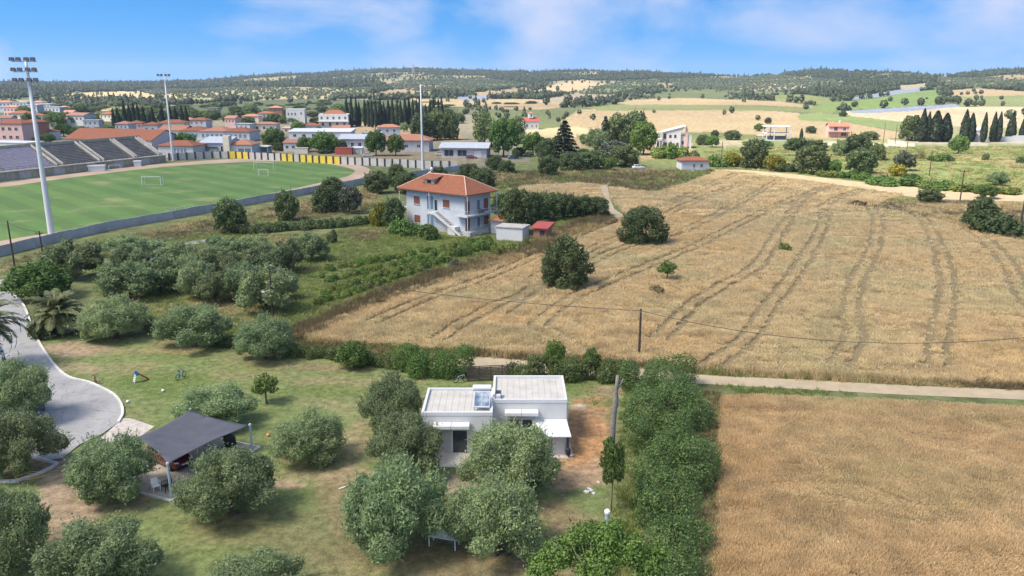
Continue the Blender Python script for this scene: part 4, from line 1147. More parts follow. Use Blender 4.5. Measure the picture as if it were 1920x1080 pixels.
bush("dark", 88, 628, 60, 590, "dark shrub at the foot of the palm by the driveway")

# ---- olive grove between garden and stadium
GR = "olive trees of the grove"
LB = "grey-green olive tree of the grove between the garden and the stadium wall"
for cx, by, w, top in ((140, 522, 108, 448), (255, 520, 90, 452), (238, 478, 84, 440), (285, 490, 92, 444), (248, 560, 118, 486), (300, 548, 84, 480), (345, 545, 80, 478), (372, 560, 74, 486), (405, 568, 72, 505), (330, 500, 88, 452), (385, 520, 84, 462),
                       (430, 505, 92, 448), (460, 560, 90, 490), (500, 585, 108, 498), (455, 530, 80, 470), (500, 520, 84, 455), (540, 510, 70, 448), (588, 488, 64, 436), (475, 480, 80, 440), (415, 480, 66, 440), (535, 560, 50, 500)):
    tree("olive_far", cx, by, w, top, LB, "tree", GR)
# ---- trees round the blue house and along the stadium wall
tree("dark", 432, 436, 62, 372, "round dark tree standing against the stadium wall")
tree("dark", 538, 413, 46, 358, "sparse upright dark tree in front of the stadium wall gate")
tree("dark", 612, 398, 54, 346, "dark bushy tree next to the silvery tree by the stadium wall")
tree("grey", 656, 400, 46, 346, "silvery pale-leaved tree near the blue house")
tree("dark", 708, 362, 50, 320, "dense dark tree at the bend of the stadium wall")
tree("dark", 745, 350, 40, 308, "dark tree behind the blue house, close to the floodlight mast")
tree("dark", 765, 362, 56, 322, "broad dark tree behind the roof corner of the blue house")
tree("dark", 624, 370, 44, 332, "dark tree near the curve of the pitch, farther from the blue house")
tree("dark", 822, 338, 40, 312, "dark tree showing over the red roof of the blue house")
tree("dark", 880, 345, 46, 306, "dark tree behind the chimney side of the blue house", )
tree("dark", 905, 350, 50, 314, "second dark tree behind the far eave of the blue house")
tree("dark", 928, 318, 34, 292, "round bush-like tree between the blue house and the metal-roofed shed")
tree("dark", 950, 324, 36, 300, "low round tree beside the brown scrub")
tree("dark", 1028, 328, 40, 290, "conical dark tree standing in the brown scrub")
hedge("hedge", GP([(455, 438), (560, 432), (650, 424), (696, 420)]), 3.2, 1.9, "long dark hedge in front of the blue house garden", M["dark_leaf"], 110, 0.24, 0.15, 0.4, 9)
bush("yellow", 715, 424, 28, 380, "yellow-leaved shrub beside the blue house")
tree("dark", 740, 428, 44, 372, "dark evergreen shrub tree against the balcony-post wall of the blue house")
bush("green", 762, 440, 44, 410, "green shrub under the balcony of the blue house")
bush("green", 800, 445, 50, 420, "leafy vine bush in front of the outside stair")
bush("dark", 625, 455, 20, 432, "small dark conical shrub on the rough grass")
tree("dark", 968, 438, 66, 352, "big dark tree overhanging the flat-roofed shed")
GRV = "shrubby trees in the row running from the blue house to the field path"
for cx, by, w, top in ((945, 400, 50, 362), (1000, 418, 46, 362), (1030, 412, 50, 360), (1065, 408, 46, 364), (1095, 405, 50, 366), (1122, 405, 44, 368), (1015, 400, 50, 360), (1050, 400, 44, 362)):
    tree("dark", cx, by, w, top, "shrubby dark tree of the row between the blue house and the field path", "tree", GRV)
for cx, by, w, top, kd in ((905, 470, 46, 440, "green"), (930, 480, 36, 455, "weed"), (960, 470, 30, 448, "weed"), (870, 480, 40, 458, "green"), (830, 490, 40, 468, "weed"), (780, 505, 44, 482, "weed"), (740, 520, 36, 500, "weed"), (690, 535, 40, 515, "weed"), (640, 550, 34, 530, "weed"), (720, 490, 30, 474, "green"), (660, 500, 34, 484, "weed"), (610, 560, 40, 542, "green"), (985, 460, 24, 442, "weed"), (600, 520, 34, 505, "weed"), (850, 500, 30, 482, "grey"), (800, 516, 28, 500, "grey")):
    bush(kd, cx, by, w * 0.72, by - (by - top) * 0.75, "loose %s bush in the wild strip beside the wheat" % {"green": "dark green", "weed": "yellow-green", "grey": "grey"}[kd], "bush", "bushes of the wild strip beside the wheat")
# ---- vines in loose rows below the blue house
gv = np.random.default_rng(455)
for r_ in range(4):
    a_, b_ = ((600 + r_ * 8, 572 - r_ * 22), (860 + r_ * 18, 482 - r_ * 10))
    for k in range(18):
        t_ = (k + 0.25 * gv.normal()) / 17; cx, by = a_[0] + (b_[0] - a_[0]) * t_, a_[1] + (b_[1] - a_[1]) * t_
        bush("bright" if gv.random() < 0.35 else "weed", cx, by, 15 + 8 * gv.random(), by - 9 - 5 * gv.random(), "low leafy vine in the loose rows below the blue house", "vine", "vines in loose rows below the blue house", name="vine")
# ---- trees in the wheat
tree("round_dense", 1060, 538, 96, 442, "dense egg-shaped evergreen standing alone in the wheat")
tree("round_dense", 1206, 457, 92, 386, "broad dense evergreen in the wheat, square-topped, beyond the egg-shaped one")
tree("sapling", 1250, 527, 36, 489, "small round-headed tree on a thin stem in the wheat")
bush("dry", 1233, 550, 24, 534, "dry brown bush at the foot of the small wheat-field tree")
bush("weed", 1473, 472, 20, 456, "single green weed clump in the wheat")
bush("dry", 1612, 386, 36, 376, "purplish dry bush between the wheel tracks")
# ---- right-hand cluster
tree("dark", 1838, 425, 60, 368, "dark tree rising from the shrubs beside the wooden pole")
bush("dark", 1872, 440, 74, 400, "dark spreading shrub at the foot of the wooden pole")
bush("dark", 1820, 420, 38, 395, "dark low shrub leaning on the tree beside the wooden pole")
tree("dark", 1743, 379, 46, 353, "flat-topped dark tree on the edge of the pale stubble")
tree("green", 1848, 372, 42, 346, "small green tree on the edge of the pale stubble, beside the crossarm pole")
tree("olive_far", 1868, 348, 40, 322, "grey-green round tree in the sunlit pasture")
# ---- sunlit hedge-row beyond the field
for kd, cx, by, w, top, lb in (("yellow", 1373, 312, 34, 284, "yellow-flowering bush at the end of its row, next to the little white hut"), ("dark", 1412, 315, 54, 262, "large round dark tree between two yellow bushes"),
                               ("yellow", 1452, 320, 40, 290, "yellow-flowering bush between two big round dark trees"), ("dark", 1518, 325, 66, 272, "largest round dark tree of the field-edge row"),
                               ("dark", 1612, 325, 58, 278, "round dark tree above the bright green shrubs"), ("dark", 1604, 292, 56, 252, "bushy dark tree behind the round one of the field-edge row"),
                               ("dark", 1643, 300, 32, 268, "smaller dark tree standing free on the pasture"), ("olive_far", 1575, 292, 36, 262, "grey shrub tree beside the ruined stone wall"),
                               ("grey", 1694, 320, 40, 284, "silvery tree beside the yellow broom"), ("yellow", 1682, 330, 36, 308, "yellow broom bush in front of the silvery tree"),
                               ("bright", 1796, 288, 36, 254, "bright green round tree before the cypresses"), ("dark", 1495, 282, 50, 258, "low dark tree group on the pasture"), ("dark", 1530, 282, 46, 262, "dark low tree beside the pasture track"),
                               ("green", 1420, 278, 60, 262, "low green thicket below the concrete frame"), ("green", 1560, 326, 34, 300, "green shrub tree filling the gap of the field-edge row")):
    tree(kd, cx, by, w, top, lb)
GRS = "shrubs of the field-edge hedgerow"
for kd, cx, by, w, top in (("bright", 1600, 334, 40, 320), ("bright", 1620, 337, 34, 324), ("green", 1660, 346, 60, 330), ("green", 1710, 348, 56, 328), ("weed", 1740, 352, 50, 338), ("green", 1770, 355, 50, 340), ("weed", 1810, 358, 60, 342), ("green", 1850, 360, 50, 346), ("weed", 1890, 364, 50, 350), ("dark", 1480, 322, 34, 306),
                           ("weed", 1560, 332, 40, 320), ("green", 1345, 312, 34, 292), ("dark", 1300, 300, 30, 284), ("bright", 1262, 298, 40, 270), ("weed", 1235, 296, 36, 276), ("green", 1760, 302, 40, 290), ("dark", 1846, 300, 14, 288), ("dark", 1915, 306, 22, 294), ("dry", 1725, 298, 14, 284)):
    bush(kd, cx, by, w, top, {"bright": "bright green", "green": "green", "weed": "yellow-green", "dark": "dark", "dry": "brown"}[kd] + " shrub of the hedgerow between the wheat and the pasture", "bush", GRS)
# ---- cypresses of the cemetery wall
CY = "cypresses in front of the white cemetery wall"
tree("dark", 1708, 264, 46, 216, "broad dark tree at the end of the cypress row")
for cx, by, w, top, lb in ((1727, 266, 18, 204, "slim pointed cypress beside the broad dark tree"), (1737, 266, 14, 210, "slim cypress leaning on the pointed one"), (1752, 266, 30, 208, "shaggy wide cypress in the middle of the clump"), (1770, 266, 26, 212, "shaggy cypress at the open end of the clump"),
                           (1806, 266, 18, 206, "tall cypress leading the pair with the gap between"), (1818, 266, 18, 212, "tall cypress just behind the leading one"), (1842, 267, 13, 211, "narrow cypress standing alone, rusty on top"), (1860, 266, 13, 210, "narrow cypress, one of a close pair"), (1870, 266, 13, 210, "narrow cypress, the other of the close pair"), (1893, 265, 18, 211, "stout cypress with a rusty crown"), (1914, 265, 11, 221, "thin short cypress at the end of the wall")):
    tree("cypress", cx, by, w, top, lb, "tree", CY)
# ---- middle distance
for kd, cx, by, w, top, lb in (("pale", 908, 280, 40, 208, "pale green poplar beside the metal-roofed shed"), ("green", 944, 294, 58, 222, "big dark green tree beside the metal-roofed shed"), ("pale", 970, 262, 34, 218, "pale tree beside the small chapel house"),
                               ("conifer", 1058, 300, 60, 226, "broad grey-green conifer among the yards"), ("conifer", 1134, 280, 34, 218, "tall dark conifer at the end of the dark grove"), ("dark", 1160, 275, 60, 214, "dense dark grove tree beside the tall conifer"), ("dark", 1190, 268, 54, 210, "dense dark grove tree next to the bright green one"),
                               ("bright", 1206, 290, 54, 228, "bright green tree beside the unfinished white house"), ("conifer", 1200, 262, 24, 208, "pointed conifer topping the dark grove"), ("olive_far", 1120, 288, 50, 240, "grey-green bushy tree below the dark grove"), ("grey", 1150, 300, 56, 262, "grey bushy tree above the parked white car"),
                               ("dark", 1170, 312, 62, 272, "dark spreading tree behind the parked white car"), ("dark", 1110, 316, 60, 282, "dark green thicket tree behind the scrub"), ("dark", 1025, 300, 44, 262, "dark yard tree under the conifer"), ("green", 1000, 290, 44, 248, "yellow-green yard tree in front of the chapel house"),
                               ("dark", 1070, 320, 50, 286, "dark green thicket tree next to the conical one"), ("green", 1140, 318, 30, 296, "light green shrub tree at the scrub's edge"),
                               ("green", 705, 292, 40, 244, "green tree beside the orange-roofed workshop"), ("green", 742, 292, 34, 252, "second green tree in front of the orange-roofed workshop"), ("bright", 608, 286, 54, 248, "bright green tree beside the red metal container"), ("green", 575, 284, 34, 256, "green tree beside the bright one by the container"),
                               ("green", 514, 280, 44, 240, "dark green tree beside the flat carport"), ("bright", 348, 288, 44, 248, "bright green tree behind the ticket house"), ("dark", 420, 252, 26, 238, "dark bush in front of the long school roofs"), ("dark", 74, 275, 30, 255, "dark tree beside the school with blue windows"),
                               ("dark", 1318, 272, 26, 252, "dark tree beside the unfinished white house"), ("green", 1335, 276, 26, 254, "small green tree on the pale yard"), ("dark", 1373, 262, 32, 244, "dark round tree on the pale yard"), ("dark", 1340, 256, 16, 244, "small dark tree at the yard's back edge"),
                               ("cypress", 1502, 260, 7, 240, "single small cypress between the concrete frame and the brick house"), ("dark", 1520, 250, 22, 236, "small tree behind the single cypress"), ("dark", 1630, 262, 34, 246, "brownish tree beside the brick house"), ("dark", 1580, 222, 16, 208, "lone dark tree on the far stubble"), ("dark", 1440, 232, 14, 220, "lone tree behind the concrete frame"), ("green", 1425, 246, 22, 232, "bushy tree next to the concrete frame"),
                               ("dark", 820, 262, 44, 206, "tall dark pine-like tree of the grove behind the workshop"), ("dark", 845, 262, 36, 210, "dark tree at the end of the grove behind the workshop"), ("dark", 790, 264, 44, 212, "dark tree of the grove hiding the mast")):
    tree(kd, cx, by, w, top, lb)
for cx, by, w, top in ((560, 250, 30, 228), (580, 248, 26, 230)): tree("green", cx, by, w, top, "small green tree below the white houses", "tree", "small trees below the white houses")
CR = "cypresses of the long row behind the white houses"
gq = np.random.default_rng(420)
for k in range(24):
    cx = 652 + k * 7.7 + gq.normal() * 1.5
    tree("cypress", cx, 238 + gq.normal() * 1.2, 7.5 + 2.5 * gq.random(), 186 + gq.normal() * 5, "dark cypress of the long row behind the white houses", "tree", CR)
CL = "cypresses of the row behind the school roofs"
for k in range(15):
    cx = 216 + k * 9.5 + gq.normal() * 2
    tree("cypress", cx, 240 + gq.normal() * 1.5, 7.5 + 2.5 * gq.random(), 199 + gq.normal() * 5, "dark cypress of the row behind the long school roofs", "tree", CL)
for cx, top in ((810, 186), (816, 184), (822, 185), (828, 182)): tree("cypress", cx, 202, 5, top, "tiny cypress in front of the far straw field", "tree", "tiny cypresses by the far straw field")
GT2 = "trees of the dark belt behind the town"
for k in range(135):
    cx = 90 + gq.random() * 780; by = 213 + gq.random() * 24
    if 600 < cx < 660 and by > 224: continue
    tree("dark" if gq.random() < 0.8 else "green", cx, by, 18 + 15 * gq.random(), by - 11 - 9 * gq.random(), "dark rounded tree of the belt between the town and the far fields", "tree", GT2)
for k in range(85):
    cx = 60 + gq.random() * 960; by = 197 + gq.random() * 17
    if cx > 860 and by > 206: continue
    tree("dark" if gq.random() < 0.8 else "olive_far", cx, by, 15 + 16 * gq.random(), by - 6 - 6 * gq.random(), "low dark tree on the belt's far edge before the straw fields", "tree", "trees on the far edge of the dark belt")
for cx, by, w, top in ((58, 240, 34, 212), (48, 226, 30, 200), (105, 245, 40, 215), (120, 256, 34, 232), (150, 256, 50, 238), (185, 254, 60, 238), (205, 250, 40, 236), (90, 268, 26, 250)):
    tree("green", cx, by, w, top, "leafy tree among the town houses behind the stand", "tree", "trees among the town houses")

TS = "small trees and shrubs among the yards"
for k in range(46):
    if k < 30: cx, by = 430 + gq.random() * 470, 246 + gq.random() * 44
    else: cx, by = 960 + gq.random() * 230, 262 + gq.random() * 44
    if 640 < cx < 690 and by > 284: continue
    tree(("dark", "green", "olive_far", "dark")[k % 4], cx, by, 14 + 14 * gq.random(), by - 9 - 9 * gq.random(), "small %s tree among the yards and sheds beyond the stadium" % ("dark", "green", "grey-green", "dark")[k % 4], "tree", TS)
# ---- woods and orchards of the far hills
gf = np.random.default_rng(430)
def low_tree(seed, n, mat, h, conical=False):
    g = np.random.default_rng(seed)
    d = unit(g.normal(size=(n, 3))); 
    if conical:
        u = g.random(n); a = g.random(n) * 6.28; rr_ = (1 - u) ** 0.7 * 0.5
        C_ = np.stack([np.cos(a) * rr_, np.sin(a) * rr_, u * h], -1); N_ = unit(np.stack([np.cos(a), np.sin(a), 0.5 + 0 * a], -1))
    else:
        rad = 0.75 + 0.35 * vnoise(d[:, 0] * 2 + seed, d[:, 1] * 2 + d[:, 2], seed)
        C_ = d * rad[:, None] * np.array([0.5, 0.5, 0.42 * h]) + np.array([0, 0, 0.52 * h]); N_ = unit(d + np.array([0, 0, 0.3]) + g.normal(size=(n, 3)) * 0.35)
    V_, F_ = leaf_mesh("far_tree", C_, N_, 0.36, 0.26, g)
    me = np_mesh("far_tree", V_, F_); me.materials.append(mat); return me
far_c = proto_collection("far_tree", [low_tree(431, 90, M["far_leaf"], 1.1), low_tree(432, 90, M["far_leaf"], 1.3), low_tree(433, 90, M["far_leaf"], 1.0), low_tree(434, 80, M["far_leaf"], 1.9, True), low_tree(435, 70, M["far_olive"], 0.85), low_tree(436, 70, M["far_olive"], 0.8)])
nw = 300000
rr2 = np.sqrt(gf.random(nw) * (3300.0 ** 2 - 560.0 ** 2) + 560.0 ** 2); aa = (gf.random(nw) * 2 - 1) * R(38)
x, y = np.sin(aa) * rr2, np.cos(aa) * rr2
z = height(x, y)
_, infl = land_colour(x, y, z)
px, py = PRN(x, y, z)
dens = fbm(x / 170.0, y / 110.0, 441, 4)
ORCH = [[(250, 168), (480, 164), (700, 166), (690, 184), (560, 187), (300, 183)], [(760, 150), (900, 145), (1000, 160), (860, 176), (700, 165)], [(1060, 175), (1180, 150), (1240, 150), (1230, 163), (1150, 178)], [(1330, 150), (1460, 140), (1560, 150), (1600, 165), (1480, 172), (1340, 172)],
        [(1250, 148), (1380, 146), (1380, 165), (1270, 170)], [(1750, 145), (1960, 148), (1960, 166), (1770, 165)]]
orch = np.zeros(nw, bool)
for pl in ORCH: orch |= inside(pl, px, py)
keep = np.where(infl, gf.random(nw) < 0.004, (dens > 0.52) | (gf.random(nw) < 0.12))
clear = (fbm(x / 140.0 + 9, y / 110.0, 31, 4) > 0.56) & (rr2 > 900) & ~infl
keep &= ~(clear & (gf.random(nw) < 0.85))
keep = np.where(orch, gf.random(nw) < 0.3, keep)
valley = (rr2 < 1000)
keep &= ~(valley & ~infl & (gf.random(nw) < 0.7))
x, y, z, orch, dd = x[keep], y[keep], z[keep], orch[keep], dens[keep]
n_ = len(x)
pick = np.where(orch, 4 + gf.integers(0, 2, n_), np.where(gf.random(n_) < 0.07, 3, gf.integers(0, 3, n_)))
base = np.where(orch, 3.2, 3.7 + 4.0 * np.clip(dd - 0.3, 0, 0.5)); s1 = base * (0.7 + 0.6 * gf.random(n_))
scatter("wooded_hills", "woods, orchards and scattered trees covering the far hills", np.stack([x, y, z - 0.2], -1), np.stack([0 * x, 0 * x, gf.random(n_) * 6.28], -1), np.stack([s1, s1, s1 * (0.8 + 0.5 * gf.random(n_))], -1), pick, far_c)
# ================================================================ BUILDINGS
plain("white_render", (0.54, 0.55, 0.56), 0.8, 0.05, 0.8, grime=(0.60, 0.58, 0.54), bumpy=0.15)
plain("blue_render", (0.47, 0.505, 0.555), 0.8, 0.06, 0.8, grime=(0.48, 0.50, 0.53), bumpy=0.15)
plain("cream_render", (0.68, 0.62, 0.50), 0.85, 0.08, 0.8, grime=(0.48, 0.43, 0.34))
plain("grey_render", (0.46, 0.46, 0.50), 0.85, 0.1, 0.8, grime=(0.34, 0.33, 0.33))
plain("pink_render", (0.60, 0.40, 0.36), 0.85, 0.1, 0.8, grime=(0.42, 0.30, 0.27))
plain("mint_render", (0.60, 0.66, 0.58), 0.85, 0.08, 0.8, grime=(0.44, 0.46, 0.40))
plain("brick_red", (0.38, 0.17, 0.11), 0.9, 0.2, 1.5, grime=(0.26, 0.14, 0.10))
plain("raw_concrete", (0.42, 0.40, 0.37), 0.9, 0.2, 0.7, grime=(0.27, 0.25, 0.22), bumpy=0.3)
plain("stand_concrete", (0.36, 0.33, 0.26), 0.95, 0.25, 0.6, grime=(0.19, 0.18, 0.14), bumpy=0.3)
plain("brown_wood", (0.20, 0.075, 0.045), 0.6, 0.15, 3)
plain("stone_skirt", (0.40, 0.40, 0.41), 0.9, 0.3, 3, bumpy=0.5)
plain("grey_metal", (0.42, 0.45, 0.49), 0.55, 0.12, 0.8, grime=(0.33, 0.33, 0.33))
plain("white_metal", (0.60, 0.61, 0.63), 0.45, 0.05, 2)
plain("light_steel", (0.55, 0.58, 0.62), 0.45, 0.1, 2, metal=0.3)
plain("blue_steel", (0.33, 0.45, 0.55), 0.5, 0.1, 2)
plain("dark_metal", (0.045, 0.04, 0.045), 0.5, 0.2, 3)
plain("red_sheet", (0.36, 0.075, 0.055), 0.6, 0.15, 0.7, grime=(0.26, 0.09, 0.07))
plain("black_plastic", (0.015, 0.015, 0.017), 0.5, 0.2, 3)
plain("lilac_seat", (0.45, 0.40, 0.50), 0.7, 0.15, 0.8)
plain("dark_seat", (0.13, 0.125, 0.14), 0.85, 0.3, 0.5, grime=(0.22, 0.20, 0.18))
plain("yellow_paint", (0.68, 0.50, 0.07), 0.8, 0.15, 0.6, grime=(0.52, 0.42, 0.18))
plain("grey_paint", (0.46, 0.45, 0.43), 0.9, 0.12, 0.5, grime=(0.33, 0.31, 0.28))
plain("wall_blue_grey", (0.36, 0.37, 0.385), 0.9, 0.14, 0.35, grime=(0.26, 0.26, 0.28), bumpy=0.3)
plain("creosote", (0.055, 0.042, 0.034), 0.9, 0.3, 4, bumpy=0.4)
def tile_mat(name, c1, c2):
    m, n, l, b = nt(name)
    tc = n.new("ShaderNodeTexCoord")
    wv = n.new("ShaderNodeTexWave"); wv.wave_type = 'BANDS'; wv.bands_direction = 'X'; wv.inputs["Scale"].default_value = 1.3; wv.inputs["Distortion"].default_value = 0.6; wv.inputs["Detail"].default_value = 1
    l.new(tc.outputs["Object"], wv.inputs["Vector"])
    t = noise_node(n, l, 1.6, 6, coord="obj", rough=0.7)
    rp = ramp_node(n, l, t.outputs[0], [(0.3, c1), (0.7, c2)])
    rw = ramp_node(n, l, wv.outputs[0], [(0.0, (0.86,) * 3), (1.0, (1.05,) * 3)])
    l.new(mixc(n, l, 1.0, rp.outputs[0], rw.outputs[0], 'MULTIPLY'), b.inputs["Base Color"]); b.inputs["Roughness"].default_value = 0.85
    bump(n, l, b, wv.outputs[0], 0.4, 0.08); M[name] = m
tile_mat("roof_tile", (0.205, 0.068, 0.032), (0.315, 0.112, 0.054))
tile_mat("roof_orange", (0.33, 0.14, 0.08), (0.44, 0.205, 0.125))
tile_mat("roof_old", (0.30, 0.13, 0.09), (0.42, 0.21, 0.15))
m, n, l, b = nt("glass_dark"); b.inputs["Base Color"].default_value = (0.035, 0.045, 0.06, 1); b.inputs["Roughness"].default_value = 0.12; b.inputs["Specular IOR Level"].default_value = 0.6; M["glass_dark"] = m
m, n, l, b = nt("glass_blue"); b.inputs["Base Color"].default_value = (0.12, 0.20, 0.30, 1); b.inputs["Roughness"].default_value = 0.15; M["glass_blue"] = m

def face_box(mb, face, w, d, u0, u1, z0, z1, out0, out1):
    """box lying on a wall face: f front(-y) b back(+y) l left(-x) r right(+x); u along the face in metres"""
    if face == 'f': mb.box(u0 - w / 2, u1 - w / 2, -out1, -out0, z0, z1)
    elif face == 'b': mb.box(u0 - w / 2, u1 - w / 2, d + out0, d + out1, z0, z1)
    elif face == 'l': mb.box(-w / 2 - out1, -w / 2 - out0, u0, u1, z0, z1)
    else: mb.box(w / 2 + out0, w / 2 + out1, u0, u1, z0, z1)
    return mb
def window(o, face, w, d, u, z, ww, wh, pane="glass_dark", frame="white_metal", fr=0.07, bars=1, name="window"):
    mb = MB()
    face_box(mb, face, w, d, u, u + fr, z, z + wh, 0.002, 0.07); face_box(mb, face, w, d, u + ww - fr, u + ww, z, z + wh, 0.002, 0.07)
    face_box(mb, face, w, d, u + fr, u + ww - fr, z, z + fr, 0.002, 0.07); face_box(mb, face, w, d, u + fr, u + ww - fr, z + wh - fr, z + wh, 0.002, 0.07)
    for k in range(bars):
        q = u + ww * (k + 1) / (bars + 1); face_box(mb, face, w, d, q - fr / 2, q + fr / 2, z + fr, z + wh - fr, 0.003, 0.06)
    f = mb.build(name, M[frame], o)
    mb = MB(); face_box(mb, face, w, d, u + fr * 0.5, u + ww - fr * 0.5, z + fr * 0.5, z + wh - fr * 0.5, 0.001, 0.03)
    mb.build("pane", M[pane], f)
    return f
def roof_mb(kind, w, d, h, oh, rh, t=0.18):
    mb = MB(); x0, x1, y0, y1 = -w / 2 - oh, w / 2 + oh, -oh, d + oh
    if kind == "flat": mb.box(x0, x1, y0, y1, h + 0.003, h + t)
    elif kind == "mono":
        mb.add([(x0, y0, h), (x1, y0, h), (x1, y1, h), (x0, y1, h), (x0, y0, h + t), (x1, y0, h + t), (x1, y1, h + rh), (x0, y1, h + rh)],
               [(0, 3, 2, 1), (4, 5, 6, 7), (0, 1, 5, 4), (1, 2, 6, 5), (2, 3, 7, 6), (3, 0, 4, 7)])
    elif kind == "hip":
        e = h - 0.02; r = min((x1 - x0), (y1 - y0)) / 2
        if (x1 - x0) >= (y1 - y0): a, b_ = (x0 + r * 0.97, (y0 + y1) / 2), (x1 - r * 0.97, (y0 + y1) / 2)
        else: a, b_ = ((x0 + x1) / 2, y0 + r * 0.97), ((x0 + x1) / 2, y1 - r * 0.97)
        V = [(x0, y0, e), (x1, y0, e), (x1, y1, e), (x0, y1, e), (x0, y0, e + t), (x1, y0, e + t), (x1, y1, e + t), (x0, y1, e + t), (*a, h + rh), (*b_, h + rh)]
        F = [(0, 3, 2, 1), (0, 1, 5, 4), (1, 2, 6, 5), (2, 3, 7, 6), (3, 0, 4, 7)]
        F += [(4, 5, 9, 8), (5, 6, 9), (6, 7, 8, 9), (7, 4, 8)] if (x1 - x0) >= (y1 - y0) else [(4, 5, 8), (5, 6, 9, 8), (6, 7, 9), (7, 4, 8, 9)]
        mb.add(V, F)
    elif kind == "gable":      # ridge along x
        ym = (y0 + y1) / 2
        V = [(x0, y0, h), (x0, ym, h + rh), (x0, y1, h), (x1, y0, h), (x1, ym, h + rh), (x1, y1, h)]
        V += [(x, y, z + t) for x, y, z in V]
        mb.add(V, [(6, 9, 10, 7), (7, 10, 11, 8), (0, 1, 4, 3), (1, 2, 5, 4), (0, 3, 9, 6), (2, 8, 11, 5), (0, 6, 7, 1), (1, 7, 8, 2), (3, 4, 10, 9), (4, 5, 11, 10)])
    elif kind == "gabley":     # ridge along y
        xm = (x0 + x1) / 2
        V = [(x0, y0, h), (xm, y0, h + rh), (x1, y0, h), (x0, y1, h), (xm, y1, h + rh), (x1, y1, h)]
        V += [(x, y, z + t) for x, y, z in V]
        mb.add(V, [(6, 7, 10, 9), (7, 8, 11, 10), (0, 3, 4, 1), (1, 4, 5, 2), (0, 6, 9, 3), (2, 5, 11, 8), (0, 1, 7, 6), (1, 2, 8, 7), (3, 9, 10, 4), (4, 10, 11, 5)])
    return mb
def house(name, label, px, by, w, d, h, rz, wall, roof, rmat, oh=0.5, rh=2.0, wins=(), doors=(), cat="house", group=None, chimney=None, xy=None):
    """px, by: middle of the front wall at the ground; wins: (face, u, z, ww, wh)"""
    x, y = xy or G(px, by)
    z0 = float(height(x, y)) if y > 540 else 0.0
    o = thing(name, label, cat, (x, y, z0), R(rz), group)
    mb = MB()
    if roof in ("gable", "gabley"):
        if roof == "gable": V = [(-w / 2, 0, h), (-w / 2, d, h), (-w / 2, d / 2, h + rh * d / (d + 2 * oh) - 0.01), (w / 2, 0, h), (w / 2, d, h), (w / 2, d / 2, h + rh * d / (d + 2 * oh) - 0.01)]
        else: V = [(-w / 2, 0, h), (w / 2, 0, h), (0, 0, h + rh * w / (w + 2 * oh) - 0.01), (-w / 2, d, h), (w / 2, d, h), (0, d, h + rh * w / (w + 2 * oh) - 0.01)]
        mb.add(V, [(0, 1, 2), (3, 5, 4)] if roof == "gable" else [(0, 1, 2), (4, 3, 5)])
    mb.box(-w / 2, w / 2, 0, d, -0.2, h); mb.build("wall", M[wall], o)
    rf = roof_mb(roof, w, d, h, oh, rh).build("roof", M[rmat], o)
    if chimney: MB().box(chimney[0] - 0.4, chimney[0] + 0.4, chimney[1] - 0.4, chimney[1] + 0.4, h, h + chimney[2]).build("chimney", M["white_render"], rf)
    for q in wins: window(o, q[0], w, d, *q[1:5], pane=q[5] if len(q) > 5 else "glass_dark", frame=q[6] if len(q) > 6 else "white_metal")
    for q in doors: window(o, q[0], w, d, *q[1:5], pane=q[5] if len(q) > 5 else "brown_wood", frame="brown_wood", name="door", bars=0)
    return o
def rowof(face, n, u0, du, z, ww, wh, *rest): return [(face, u0 + k * du, z, ww, wh, *rest) for k in range(n)]

